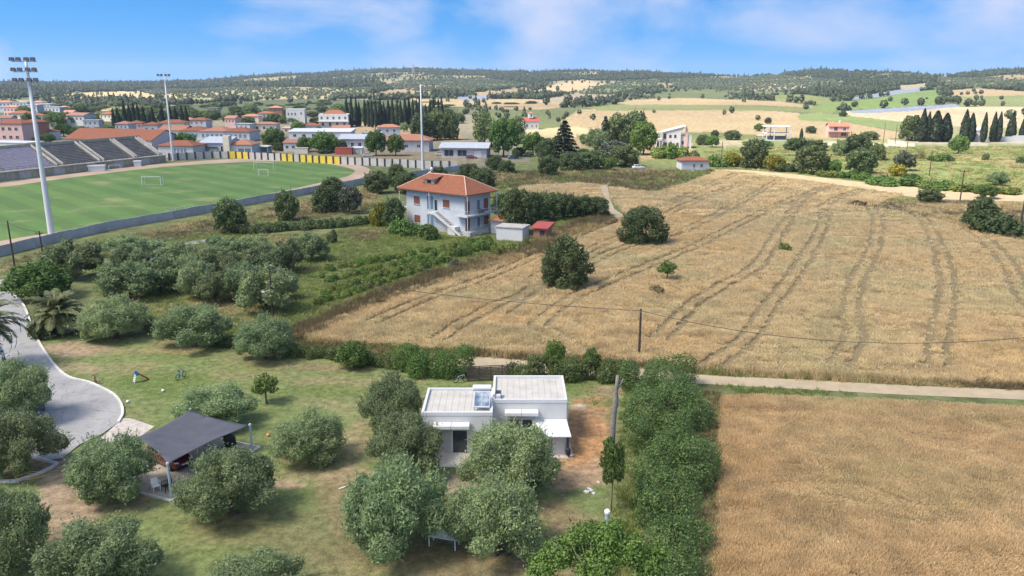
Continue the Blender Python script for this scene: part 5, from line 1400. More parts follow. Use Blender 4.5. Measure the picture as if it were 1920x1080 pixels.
# ---------------------------------------------------------------- white bungalow, two flat-roofed wings
def bungalow():
    xL, yF = G(793, 851)[0], G(793, 851)[1]
    yR = G(980, 830)[1]
    xm = -1.52; hL = zat(773, yF); hR = zat(749, yR)
    xR = G(1063, 749, hR)[0]; yLb = G(803, 727, hL)[1]; yRb = G(990, 704, hR)[1]
    o = thing("bungalow", "white two-winged bungalow with flat sheet roofs, among olive trees", "house", (xL, yF, 0))
    ox, oy = xL, yF
    A = (0, xm - ox, 0, yLb - oy, hL); B = (xm - ox, xR - ox, yR - oy, yRb - oy, hR)
    pr = 0.16
    # lower wing: walls with parapet
    for (x0, x1, y0, y1, h) in (A, B):
        MB().box(x0 + (0.004 if x0 > 0 else 0), x1, y0, y1, -0.1, h - 0.28).build("wall", M["white_render"], o)
        mb = MB(); mb.box(x0 - 0.03, x1 + 0.03, y0 - 0.03, y0 + pr, h - 0.276, h); mb.box(x0 - 0.03, x1 + 0.03, y1 - pr, y1 + 0.03, h - 0.276, h)
        mb.box(x0 - 0.03, x0 + pr, y0 + pr, y1 - pr, h - 0.276, h); mb.box(x1 - pr, x1 + 0.03, y0 + pr, y1 - pr, h - 0.276, h)
        mb.build("parapet", M["white_metal"], o)
        rf = MB().box(x0 + pr, x1 - pr, y0 + pr, y1 - pr, h - 0.274, h - 0.25).build("roof", M["roof_sheet"], o)
        nn = int((x1 - x0 - 2 * pr) / 0.5); st = (x1 - x0 - 2 * pr) / nn
        for k in range(nn):      # each roof sheet lies between raised seams
            q0 = x0 + pr + k * st
            mb = MB(); mb.box(q0 + 0.008, q0 + st - 0.008, y0 + pr + 0.01, y1 - pr - 0.01, h - 0.245, h - 0.21 + 0.008 * (k % 2)); mb.build("roof_sheet", M["roof_sheet"], rf)
    # sliding doors with shutter boxes
    def slide(cx0, cx1, yw, z0, zt, panes, awz):
        mb = MB(); f = 0.08
        mb.box(cx0, cx0 + f, yw - 0.06, yw - 0.002, z0, zt); mb.box(cx1 - f, cx1, yw - 0.06, yw - 0.002, z0, zt); mb.box(cx0 + f, cx1 - f, yw - 0.06, yw - 0.002, zt - f, zt); mb.box(cx0 + f, cx1 - f, yw - 0.06, yw - 0.002, z0, z0 + f)
        xm_ = (cx0 + cx1) / 2; mb.box(xm_ - 0.06, xm_ + 0.06, yw - 0.07, yw - 0.003, z0 + f, zt - f)
        dr = mb.build("sliding_door", M["white_metal"], o)
        MB().box(cx0 + f, xm_ - 0.06, yw - 0.035, yw - 0.003, z0 + f, zt - f).build("pane", M[panes[0]], dr)
        MB().box(xm_ + 0.06, cx1 - f, yw - 0.035, yw - 0.003, z0 + f, zt - f).build("pane", M[panes[1]], dr)
        aw = MB(); aw.box(cx0 - 0.15, xm_ - 0.01, yw - 0.75, yw - 0.002, awz, awz + 0.30); aw.build("awning_box", M["white_metal"], o, bevel=0.03)
        aw = MB(); aw.box(xm_ + 0.01, cx1 + 0.15, yw - 0.75, yw - 0.002, awz, awz + 0.30); aw.build("awning_box", M["white_metal"], o, bevel=0.03)
    xa, xb = G(836, 853)[0] - ox - 0.55, G(878, 853)[0] - ox
    slide(xa - 0.2, xb, 0, 0.05, 2.05, ("curtain", "glass_dark"), zat(806, yF - 0.75))
    y2 = yR - oy
    slide(G(950, 790, 2.0)[0] - ox, G(1006, 790, 2.0)[0] - ox, y2, 0.1, 2.1, ("curtain_red", "glass_dark"), zat(781, yR - 0.75))
    # porch on the corner
    px0, px1 = G(1000, 805, 2.5)[0] - ox, G(1072, 805, 2.5)[0] - ox
    mb = MB(); zA = zat(787, yR); zB = zA - 0.22; ya, yb = y2 - 0.03, G(1036, 820, zB)[1] - oy
    mb.add([(px0, ya, zA), (px1 - 0.2, ya, zA), (px1, yb, zB), (px0, yb, zB), (px0, ya, zA + 0.06), (px1 - 0.2, ya, zA + 0.06), (px1, yb, zB + 0.06), (px0, yb, zB + 0.06)], [(0, 3, 2, 1)[::-1], (4, 5, 6, 7)[::-1], (0, 1, 5, 4), (1, 2, 6, 5), (2, 3, 7, 6), (3, 0, 4, 7)])
    po = mb.build("porch_roof", M["white_metal"], o)
    for qx in (px0 + 0.15, px1 - 0.2):
        MB().tube([(qx, yb + 0.12, 0), (qx, yb + 0.12, zB)], 0.05, 8).build("porch_post", M["dark_metal"], o)
    for k in range(3):
        MB().tube([(px1 - 0.25, yb + 0.4 + k * 0.35, 0.2), (px1 - 0.25, yb + 0.4 + k * 0.35, zB - 0.02)], 0.03, 6).build("porch_bar", M["dark_metal"], o)
    MB().box(px1 - 1.35, px1 - 0.45, yb + 0.62, y2 - 0.004, 0, 1.6).build("porch_cupboard", M["white_render"], o)
    MB().lathe([(0.16, 0.3), (0.19, 0.35), (0.17, 0.8), (0.10, 0.9)], 10, (px1 - 0.22, yb - 0.02, 0)).build("hanging_barrel", M["black_plastic"], o)
    MB().box(px0 - 0.5, px1 + 0.15, yb - 0.15, y2 - 0.005, -0.05, 0.09).build("porch_slab", M["paving"], o)
    MB().box(xa - 0.6, xb + 0.15, -2.3, -0.004, -0.05, 0.085).build("patio_slab", M["patio"], o)
    # drain pipe
    MB().tube([(xR - ox + 0.08, y2 + 0.15, 0.1), (xR - ox + 0.08, y2 + 0.15, hR - 0.3)], 0.05, 8).build("drain_pipe", M["white_metal"], o)
    # solar water heater standing on the lower roof
    xs, ys_ = G(903, 765, hL)[0], G(903, 765, hL)[1] - 0.1
    s = thing("solar_water_heater", "solar water heater with blue glass collector on the bungalow's lower roof", "solar heater", (xs, ys_, hL - 0.2))
    mb = MB(); mb.add([(-0.62, 0, 0.25), (0.62, 0, 0.25), (0.62, 1.35, 1.0), (-0.62, 1.35, 1.0), (-0.62, 0, 0.34), (0.62, 0, 0.34), (0.62, 1.35, 1.09), (-0.62, 1.35, 1.09)], [(0, 3, 2, 1), (4, 5, 6, 7), (0, 1, 5, 4), (1, 2, 6, 5), (2, 3, 7, 6), (3, 0, 4, 7)])
    col_ = mb.build("collector", M["light_steel"], s)
    for a, b_ in ((-0.57, -0.02), (0.02, 0.57)):
        mb = MB(); mb.add([(a, 0.06, 0.385), (b_, 0.06, 0.385), (b_, 1.29, 1.068), (a, 1.29, 1.068)], [(0, 1, 2, 3)]); mb.build("collector_pane", M["solar_glass"], col_)
    mb = MB(); mb.tube([(-0.75, 1.75, 1.2), (-0.70, 1.75, 1.2), (0.70, 1.75, 1.2), (0.75, 1.75, 1.2)], [0.2, 0.27, 0.27, 0.2], 14); mb.build("tank", M["white_metal"], s, smooth=False)
    for sx in (-0.6, 0.6):
        mb = MB(); mb.bar((sx, 1.75, 0), (sx, 1.75, 1.0), 0.04); mb.bar((sx, 0.05, 0), (sx, 0.05, 0.27), 0.04); mb.bar((sx, 0.05, 0.02), (sx, 1.75, 0.02), 0.04); mb.bar((sx, 0.9, 0.02), (sx, 1.75, 0.95), 0.03); mb.build("stand", M["light_steel"], s)
    xs, ys_ = G(934, 745, hR)[0], G(934, 745, hR)[1] + 0.1
    v = thing("roof_vent", "small white and dark vent unit at the edge of the bungalow's upper roof", "vent", (xs, ys_, hR - 0.2))
    MB().box(-0.2, 0.2, -0.15, 0.2, 0, 0.4).build("housing", M["white_metal"], v, bevel=0.03); MB().box(-0.22, 0.22, 0.24, 0.7, 0, 0.5).build("fan_unit", M["dark_metal"], v, bevel=0.03)
plain("roof_sheet", (0.48, 0.455, 0.405), 0.6, 0.10, 0.9, grime=(0.32, 0.29, 0.25))
plain("curtain", (0.45, 0.45, 0.46), 0.6, 0.1, 4); plain("curtain_red", (0.16, 0.10, 0.09), 0.6, 0.2, 4); plain("patio", (0.55, 0.50, 0.43), 0.9, 0.12, 1.2, grime=(0.42, 0.38, 0.33))
m, n, l, b = nt("solar_glass")
t = noise_node(n, l, 1.1, 3, coord="obj"); rp = ramp_node(n, l, t.outputs[0], [(0.44, (0.09, 0.13, 0.20)), (0.58, (0.30, 0.35, 0.41))]); l.new(rp.outputs[0], b.inputs["Base Color"]); b.inputs["Roughness"].default_value = 0.08; M["solar_glass"] = m
bungalow()

# ---------------------------------------------------------------- blue two-storey house with red hip roof
def villa():
    Cx, Cy = G(872, 441)
    rz = R(-38); W, D, h = 15.2, 7.4, zat(364, Cy) - 0.15
    o = thing("house", "pale blue two-storey house with red hipped roof and outside stair", "house", (Cx, Cy, 0), rz)
    # local: x to the left is negative (front-left face y=0, from x=-W to 0), right face x=0
    MB().box(-W, 0, 0, D, -0.2, h).build("wall", M["blue_render"], o)
    MB().box(-W - 0.04, 0.04, -0.04, D + 0.04, -0.2, 0.75).build("plinth", M["stone_skirt"], o)
    oh = 1.25; rmb = MB()
    x0, x1, y0, y1 = -W - oh, 1.6, -oh, D + 0.55
    r = (y1 - y0) / 2; a, b_ = (x0 + r * 0.98, (y0 + y1) / 2), (x1 - r * 0.98, (y0 + y1) / 2); ht = zat(327, Cy + 8)
    e = h - 0.02
    V = [(x0, y0, e), (x1, y0, e), (x1, y1, e), (x0, y1, e), (x0, y0, e + .2), (x1, y0, e + .2), (x1, y1, e + .2), (x0, y1, e + .2), (*a, ht), (*b_, ht)]
    rmb.add(V, [(0, 3, 2, 1), (0, 1, 5, 4), (1, 2, 6, 5), (2, 3, 7, 6), (3, 0, 4, 7), (4, 5, 9, 8), (5, 6, 9), (6, 7, 8, 9), (7, 4, 8)])
    rf = rmb.build("roof", M["roof_tile"], o)
    for p, q in ((V[5], V[9]), (V[4], V[8]), (V[6], V[9]), (V[7], V[8]), (V[8], V[9])):
        MB().tube([(p[0], p[1], p[2] + 0.02), (q[0], q[1], q[2] + 0.05)], 0.11, 6).build("ridge_tile", M["ridge"], rf)
    # dormer on the front-left slope
    dx, dy = -9.6, 1.3; dz = h + 0.2 + (ht - h - 0.2) * (dy + oh) / r
    mb = MB(); mb.box(dx - 1.2, dx + 1.2, dy - 0.6, dy + 1.8, dz - 0.7, dz + 0.55); dm = mb.build("dormer", M["white_render"], rf)
    mb = MB(); mb.add([(dx - 1.9, dy - 1.2, dz + 0.42), (dx + 1.9, dy - 1.2, dz + 0.42), (dx + 1.5, dy + 2.9, dz + 1.15), (dx - 1.5, dy + 2.9, dz + 1.15), (dx - 1.9, dy - 1.2, dz + 0.58), (dx + 1.9, dy - 1.2, dz + 0.58), (dx + 1.5, dy + 2.9, dz + 1.3), (dx - 1.5, dy + 2.9, dz + 1.3)], [(0, 3, 2, 1), (4, 5, 6, 7), (0, 1, 5, 4), (1, 2, 6, 5), (2, 3, 7, 6), (3, 0, 4, 7)]); mb.build("dormer_roof", M["roof_tile"], dm) if False else mb.build("dormer_roof", M["roof_tile"], rf)
    MB().box(dx - 0.5, dx + 0.5, dy - 0.63, dy - 0.605, dz - 0.3, dz + 0.4).build("dormer_window", M["glass_dark"], rf)
    # white flue leaning at the ridge with a cowl
    MB().tube([(-14.4, 2.2, h + 0.9), (-12.2, 4.2, h + 3.3)], 0.12, 8).build("flue", M["white_metal"], rf)
    MB().lathe([(0.12, 0), (0.34, 0.15), (0.34, 0.5), (0.1, 0.75)], 10, (-12.2, 4.2, h + 3.25)).build("cowl", M["light_steel"], rf)
    def sash(face, u, z, ww, wh, pane, frame="brown_wood", bars=1, name="window"):
        f = window(o, face, 0, D, 0, 0, 1, 1) if False else None
        mb = MB(); fr = 0.09
        def bx(a0, a1, c0, c1, o0, o1):
            if face == 'f': mb.box(a0, a1, -o1, -o0, c0, c1)
            else: mb.box(o0, o1, a0, a1, c0, c1)
        bx(u, u + fr, z, z + wh, 0.002, 0.08); bx(u + ww - fr, u + ww, z, z + wh, 0.002, 0.08); bx(u + fr, u + ww - fr, z, z + fr, 0.002, 0.08); bx(u + fr, u + ww - fr, z + wh - fr, z + wh, 0.002, 0.08)
        for k in range(bars): bx(u + ww * (k + 1) / (bars + 1) - 0.04, u + ww * (k + 1) / (bars + 1) + 0.04, z + fr, z + wh - fr, 0.003, 0.07)
        f = mb.build(name, M[frame], o); mb = MB(); bx(u + fr / 2, u + ww - fr / 2, z + fr / 2, z + wh - fr / 2, 0.001, 0.04); mb.build("pane", M[pane], f)
        if name == "window" and frame == "brown_wood":
            mb = MB(); bx(u - 0.1, u + ww + 0.1, z - 0.12, z - 0.02, 0.002, 0.16); mb.build("sill", M["white_render"], f)
    fl = h / 2
    sash('f', -13.1, fl + 1.0, 1.5, 1.45, "brown_wood"); sash('f', -13.1, 1.1, 1.5, 1.45, "brown_wood")
    sash('f', -5.4, fl + 1.0, 1.6, 1.45, "brown_wood")
    sash('f', -9.7, fl + 0.2, 1.9, 2.7, "glass_blue", "white_metal", 1); sash('f', -9.7, 0.45, 1.9, 2.7, "glass_blue", "white_metal", 1)
    sash('f', -7.7, fl + 0.1, 0.9, 2.2, "glass_dark", "white_metal", 0, "door")
    sash('r', 0.35, fl + 0.1, 1.0, 2.4, "brown_wood", name="door", bars=0); sash('r', 5.5, fl + 0.1, 1.2, 2.4, "brown_wood", name="door", bars=0); sash('r', 3.4, fl + 0.1, 1.0, 2.4, "glass_blue", "white_metal", 0, "door")
    sash('r', 0.35, 0.8, 1.0, 2.3, "brown_wood", name="door", bars=0); sash('r', 5.5, 1.1, 1.2, 1.7, "shutter_orange"); sash('r', 3.4, 0.8, 1.0, 2.2, "glass_blue", "white_metal", 0, "door")
    # balcony along the right side, wrapping the corner
    MB().box(0.05, 1.55, -1.2, D + 0.2, fl - 0.22, fl).build("balcony", M["white_render"], o)
    MB().box(-1.6, 0.045, -1.2, -0.045, fl - 0.22, fl).build("balcony", M["white_render"], o)
    MB().box(0.05, 1.75, -0.6, D + 0.2, -0.1, 0.72).build("terrace", M["stone_skirt"], o)
    def rail(p, q, z):
        L = math.hypot(q[0] - p[0], q[1] - p[1]); nn = max(2, int(L / 0.28)); mb = MB()
        mb.bar((*p, z + 0.95), (*q, z + 0.95), 0.06); mb.bar((*p, z + 0.12), (*q, z + 0.12), 0.04)
        for k in range(nn + 1):
            t = k / nn; c_ = (p[0] + (q[0] - p[0]) * t, p[1] + (q[1] - p[1]) * t); mb.bar((*c_, z), (*c_, z + 0.93), 0.03)
        mb.build("railing", M["light_steel"], o)
    rail((1.68, -1.12), (1.68, D + 0.15), fl); rail((-1.5, -1.12), (1.62, -1.12), fl); rail((1.68, -0.5), (1.68, D + 0.15), 0.72)
    for qx, qy in ((1.6, -1.05), (1.6, D + 0.1), (-W - 1.0, -0.9), (-8.0, -1.1)):
        MB().tube([(qx, qy, 0), (qx, qy, h)], 0.07, 8).build("post", M["white_metal"], o)
    MB().box(-W - 1.6, -W - 0.05, 0.2, D, fl - 0.2, fl).build("balcony", M["white_render"], o); rail((-W - 1.5, 0.3), (-W - 1.5, D), fl)
    # outside stair on the front-left face, from the landing down to the corner
    MB().box(-8.1, -6.6, -1.5, -0.05, fl - 0.2, fl).build("landing", M["white_render"], o)
    n_ = 16
    st = None
    for k in range(n_):
        a0 = -6.6 + k * 0.42; zt = fl - (k + 1) * (fl - 0.05) / n_
        MB().box(a0 + 0.002, a0 + 0.44, -1.4, -0.055, zt - 0.2, zt).build("stair_tread", M["raw_concrete"], o)
    mb = MB(); a0, a1 = -6.6, -6.6 + n_ * 0.42
    mb.add([(a0, -1.55, fl - 0.35), (a1, -1.55, -0.1), (a1, -1.55, 0.32), (a0, -1.55, fl + 0.22), (a0, -1.42, fl - 0.35), (a1, -1.42, -0.1), (a1, -1.42, 0.32), (a0, -1.42, fl + 0.22)], [(0, 1, 2, 3), (7, 6, 5, 4), (3, 2, 6, 7), (0, 4, 5, 1), (1, 5, 6, 2), (0, 3, 7, 4)]); mb.build("stair_string", M["white_render"], o)
    MB().box(-3.2, -1.3, -1.35, -0.06, 0, 1.55).build("stair_cupboard", M["white_render"], o)
    for k in range(2): MB().box(0.6 + 0, 1.1, 3.0 + k * 1.0, 3.5 + k * 1.0, fl + 0.01, fl + 0.9 - 0.2 * k).build("balcony_planter", M["dark_metal"], o, bevel=0.05)
plain("ridge", (0.56, 0.38, 0.30), 0.9, 0.15, 2); plain("shutter_orange", (0.42, 0.14, 0.06), 0.6, 0.15, 2)
villa()
house("shed", "flat-roofed white shed half under the big dark tree by the blue house", 955, 452, 5.0, 3.6, 2.4, -20, "white_render", "flat", "raw_concrete", 0.15, 0, cat="shed")
house("hut", "tiny white hut with orange tiled roof beside the blue house's wall", 934, 438, 3.0, 3.0, 2.4, -20, "white_render", "hip", "roof_orange", 0.4, 1.1, wins=[("f", 1.6, 1.2, 0.7, 0.7)], cat="shed")
house("shed", "open shed with bright red sloping roof at the wheat's edge", 1012, 450, 2.4, 3.2, 2.1, -20, "brick_red", "mono", "red_sheet", 0.45, 0.7, doors=[("f", 1.2, 0, 1.0, 1.8, "glass_dark")], cat="shed")

# ---------------------------------------------------------------- houses of the middle distance
house("hut", "small white hut with red roof and two windows at the far edge of the wheat", 1303, 321, 8.8, 6.0, 3.3, 4, "white_render", "hip", "roof_tile", 0.5, 1.1, wins=[("f", 3.6, 1.2, 0.8, 1.1), ("f", 6.0, 1.2, 0.9, 1.1)], cat="hut")
def white_villa():
    x, y = G(1262, 278); o = thing("house", "unfinished white house with stepped roofline, terraces and a brick-red chimney strip", "house", (x, y, 0), R(-8))
    MB().box(-7.5, 3.0, 0, 9, -0.2, 3.3).build("wall", M["white_render"], o); MB().box(-4.6, 3.0, 0.02, 9, 3.304, 6.6).build("wall", M["white_render"], o); MB().box(3.004, 7.6, 1.0, 9, -0.2, 5.2).build("wall", M["white_render"], o)
    mb = MB(); mb.add([(-4.9, -0.4, 6.6), (4.9, -0.4, 9.2), (4.9, 9.3, 9.2), (-4.9, 9.3, 6.6), (-4.9, -0.4, 6.85), (4.9, -0.4, 9.45), (4.9, 9.3, 9.45), (-4.9, 9.3, 6.85)], [(0, 3, 2, 1), (4, 5, 6, 7), (0, 1, 5, 4), (1, 2, 6, 5), (2, 3, 7, 6), (3, 0, 4, 7)]); mb.build("roof", M["white_render"], o)
    mb = MB(); mb.add([(-4.6, 0.03, 6.6), (3.0, 0.03, 6.6), (4.6, 0.03, 9.1), (-4.6, 8.9, 6.6), (3.0, 8.9, 6.6), (4.6, 8.9, 9.1)], [(0, 1, 2), (3, 5, 4), (1, 4, 5, 2)]); mb.build("gable_wall", M["white_render"], o)
    MB().box(4.9, 6.0, 0.6, 0.98, 0, 9.6).build("chimney", M["pink_render"], o)
    mb = MB(); mb.box(-8.6, -4.7, -1.6, 8, 3.32, 3.5); mb.build("terrace", M["white_render"], o)
    for k in range(4): MB().box(-8.5 + k * 1.25, -8.2 + k * 1.25, -1.5, -1.2, 0, 3.3).build("column", M["white_render"], o)
    for k in range(2): MB().box(-8.5 + k * 2.8, -8.2 + k * 2.8, -1.5, -1.2, 3.51, 6.6).build("column", M["white_render"], o)
    MB().box(-8.8, -4.95, -1.8, 2.5, 6.61, 6.8).build("terrace_roof", M["white_render"], o)
    for (u, z, w_, h_) in ((-7.0, 0.2, 1.4, 2.2), (-4.2, 0.3, 1.5, 2.2), (-1.8, 0.2, 1.2, 2.3), (-4.2, 4.0, 1.1, 2.2), (-1.9, 4.4, 1.0, 1.2), (0.2, 4.4, 0.9, 1.3), (1.2, 1.0, 1.0, 1.3)):
        window(o, 'f', 0, 9, u, z, w_, h_, frame="brown_wood")
    MB().box(3.6, 4.4, 0.95, 0.995, 1.5, 3.0).build("window", M["glass_dark"], o)
white_villa()
def frame_house():
    x, y = G(1458, 264); o = thing("concrete_frame", "open white concrete frame of an unfinished two-storey house", "building", (x, y, 0), R(-4))
    for k, z in enumerate((0.02, 3.2, 6.5)): MB().box(-5.6 - (0.6 if k == 2 else 0), 6.2, -0.3, 8.2, z, z + 0.35).build("slab", M["white_render"], o)
    for qx in (-5.3, -1.8, 5.8):
        for qy in (0, 7.8):
            for z in (0.372, 3.552): MB().box(qx - 0.2, qx + 0.2, qy - 0.2, qy + 0.2, z, z + 2.825 + (0.12 if z > 1 else 0)).build("column", M["white_render"], o)
    MB().box(-5.0, 5.6, 7.4, 7.55, 0.375, 1.9).build("back_wall", M["raw_concrete"], o)
    MB().box(-9, -5.65, 1, 6, 2.2, 2.4).build("side_slab", M["raw_concrete"], o); MB().box(-8.8, -8.5, 1.2, 1.5, 0, 2.19).build("column", M["raw_concrete"], o)
frame_house()
o = house("house", "pink-brick house with orange roof beyond the ruined wall", 1572, 258, 9.5, 8, 5.4, -10, "pink_render", "gable", "roof_orange", 0.5, 1.8, wins=[("f", 5.8, 0.8, 2.6, 1.9), ("f", 2.2, 3.4, 1.8, 1.9), ("f", 6.6, 3.5, 1.4, 1.4)], chimney=(0.6, 3.5, 3.0))
MB().box(-5.6, 5.2, -2.2, -0.04, 2.8, 3.0).build("balcony", M["brick_red"], o)
for k in range(3): MB().box(-5.4 + k * 5, -5.1 + k * 5, -2.1, -1.8, 0, 2.79).build("column", M["brick_red"], o)
house("house", "white chapel-like house with red roof and little bell tower", 996, 243, 9.0, 8, 4.6, 10, "white_render", "gable", "red_sheet", 0.3, 2.2, wins=[("f", 1.4, 1.3, 1.2, 2.0), ("f", 4.6, 1.3, 0.8, 1.4), ("f", 7.2, 1.3, 0.8, 1.4)], chimney=None)
x, y = G(996, 243); o = thing("bell_tower", "little white bell tower with reddish cap over the chapel-like house", "tower", (x, y + 2.0, 0), R(10)); MB().box(-1.2, 1.2, 0, 2.4, 6.5, 9.2).build("wall", M["white_render"], o); roof_mb("hip", 2.4, 2.4, 9.21, 0.2, 1.0).build("roof", M["roof_old"], o); MB().box(-0.3, 0.3, -0.03, -0.002, 7.4, 8.6).build("opening", M["glass_dark"], o)
house("shed", "long grey metal-roofed shed with blue pillars beside the big green tree", 870, 296, 17, 11, 3.6, -6, "grey_render", "gable", "grey_metal", 1.0, 1.6, wins=[("f", 1.0, 0.6, 3.6, 2.4), ("f", 6, 0.6, 3.6, 2.4)], doors=[("f", 12.2, 0.1, 3.0, 2.6, "white_metal")], cat="shed")
house("workshop", "grey workshop under a broad orange tiled roof behind the floodlight mast", 766, 284, 17, 10, 4.4, -4, "grey_render", "hip", "roof_orange", 0.8, 2.3, wins=rowof("f", 3, 2.0, 5.0, 1.6, 1.4, 1.2), cat="workshop")
house("shed", "old red-tiled lean-to joined to the orange-roofed workshop", 715, 279, 8, 7, 3.8, -4, "grey_render", "hip", "roof_old", 0.6, 1.6, wins=[("f", 2, 1.2, 1.4, 1.2)], cat="shed")
house("house", "white house with grey-blue roof and dark porch beside the bright green tree", 668, 279, 13, 9, 4.0, -3, "white_render", "gable", "grey_metal", 0.9, 1.8, wins=rowof("f", 4, 1.2, 3.1, 1.0, 1.3, 1.6))
MB_ = house("container", "dark red metal container behind the painted stadium wall", 644, 290, 6.6, 3.0, 2.5, -3, "red_sheet", "flat", "red_sheet", 0.05, 0, doors=[("f", 4.4, 0.1, 1.6, 2.2, "red_sheet")], cat="container")
house("shed", "silver sheet-metal shed next to the red container", 670, 289, 4.0, 3.0, 2.3, 0, "light_steel", "mono", "white_metal", 0.2, 0.5, doors=[("f", 1.0, 0.1, 1.8, 1.8, "grey_metal")], cat="shed")
house("warehouse", "long white warehouse with pale flat roof", 600, 264, 30, 9, 4.2, -3, "white_render", "mono", "white_metal", 0.4, 1.2, wins=rowof("f", 6, 2.0, 4.6, 1.8, 1.6, 1.4), cat="warehouse")
house("shed", "low pale wall-like shed between two trees behind the stadium wall", 565, 288, 5.0, 3.5, 2.0, 4, "cream_render", "flat", "raw_concrete", 0.1, 0, cat="shed")
house("house", "small white house beside the dark green tree at the carport", 545, 284, 5.6, 5.5, 3.4, 0, "white_render", "mono", "roof_old", 0.4, 1.2, wins=[("f", 0.8, 1.2, 1.2, 1.2), ("f", 3.4, 1.2, 1.2, 1.2)])
house("house", "white house with bright orange hipped roof and blue garage doors", 452, 291, 9.0, 9.0, 3.9, -3, "white_render", "hip", "roof_orange", 0.4, 2.1, wins=[("l", 3, 1.2, 1.4, 1.4)], doors=[("f", 3.6, 0.1, 2.2, 2.5, "glass_blue"), ("f", 6.2, 0.1, 2.2, 2.5, "glass_blue")])
o = thing("carport", "flat white carport attached to the orange-roofed house", "carport", (*G(488, 288), 0), R(-3)); MB().box(-3.2, 3.2, 0, 5, 2.6, 2.85).build("roof", M["mint_render"], o)
for qx in (-3.0, 0, 3.0): MB().tube([(qx, 0.2, 0), (qx, 0.2, 2.59)], 0.09, 8).build("post", M["white_metal"], o)
MB().box(-3.1, 3.1, 4.8, 4.95, 0, 2.59).build("back_wall", M["grey_render"], o)
o = house("house", "modern grey house with slanted dark roofs and a tall pale chimney wall", 402, 291, 10.5, 8.5, 4.6, -4, "grey_render", "mono", "grey_metal", 0.5, 2.0, wins=[("f", 2.0, 2.8, 0.8, 0.8), ("f", 8.0, 0.3, 1.8, 3.2)])
MB().box(4.2, 6.6, -0.9, 2.0, 0, 7.4).build("chimney_wall", M["cream_render"], o); MB().box(-2.2, 1.6, -1.6, -0.05, 3.0, 3.25).build("entry_canopy", M["glass_dark"], o); MB().box(-1.6, 1.2, -0.6, -0.05, 0, 2.95).build("entry_wall", M["mint_render"], o)
house("ticket_house", "white ground-floor building with red tiled roof at the foot of the floodlight mast", 331, 295, 14, 9, 4.2, -8, "white_render", "hip", "roof_tile", 0.6, 1.9, wins=rowof("f", 4, 6.2, 1.35, 1.2, 0.95, 2.2, "glass_blue"), cat="building")
for k, (cx, w_) in enumerate(((322, 12), (362, 12), (402, 13), (444, 12))):
    house("school_wing", ("first", "second", "third", "fourth")[k] + " white red-roofed school wing counting from the ticket house side", cx, 262 + k, w_ + 1, 12, 4.4, -6, "white_render", "hip" if k else "gable", "roof_tile" if k % 2 else "roof_orange", 0.5, 2.0, wins=rowof("f", 5, 0.8, 2.3, 1.6, 1.5, 1.7, "glass_blue"), cat="school")
house("hall", "long white-gabled hall with weathered red roof right behind the stand", 205, 292, 40, 17, 6.0, -16, "white_render", "gable", "roof_tile", 0.4, 3.6, cat="hall")
# white houses on the rise
house("house", "white two-storey house with red roof at the foot of the dark tree belt", 498, 230, 11, 9, 6.0, 5, "white_render", "hip", "roof_tile", 0.4, 1.4, wins=rowof("f", 3, 1.2, 3.2, 3.6, 1.0, 1.6) + rowof("f", 3, 1.2, 3.2, 0.8, 1.0, 1.6))
house("house", "brick-red house with balconies behind the white two-storey one", 517, 224, 10, 9, 8.0, 8, "brick_red", "hip", "roof_old", 0.6, 1.6, wins=rowof("f", 3, 1.0, 3.0, 5.2, 1.3, 1.5) + rowof("f", 3, 1.0, 3.0, 2.0, 1.3, 1.5))
house("house", "plain white three-storey block with flat roof", 555, 233, 12, 9, 9.6, 6, "white_render", "flat", "white_render", 0.1, 0, wins=rowof("f", 3, 1.0, 2.2, 5.8, 1.0, 1.8) + rowof("f", 2, 1.0, 2.2, 1.5, 1.2, 2.0) + [("f", 9.2, 6.4, 1.0, 1.4)])
o = house("house", "big white two-storey house with red roof cap and corner terraces", 626, 239, 18, 12, 8.0, 3, "white_render", "hip", "roof_tile", -2.0, 2.4, wins=rowof("f", 5, 1.2, 3.6, 4.9, 1.2, 1.7) + rowof("f", 4, 1.6, 4.4, 0.9, 1.6, 2.2))
MB().box(-9.6, 9.6, -2.2, -0.05, 3.6, 3.85).build("balcony", M["white_render"], o)
house("house", "low cream house with brown roof below the white houses", 497, 247, 13, 8, 4.2, 0, "cream_render", "hip", "roof_old", 0.6, 1.2, wins=rowof("f", 3, 1.5, 4, 1.4, 1.3, 1.5))
house("house", "low house with fresh orange brick walls, roofless, beside a tree", 545, 250, 9, 6, 3.0, 0, "pink_render", "flat", "cream_render", 0.2, 0, wins=rowof("f", 2, 1.5, 4, 1.0, 1.2, 1.3))
house("tower_house", "unfinished grey house with round tower-like end on the rise behind the school", 398, 220, 9, 7, 7.0, 0, "raw_concrete", "flat", "roof_old", 0.3, 0, wins=rowof("f", 2, 1.0, 2.6, 4.0, 1.5, 1.8) + [("f", 1.0, 0.6, 1.6, 2.0)])
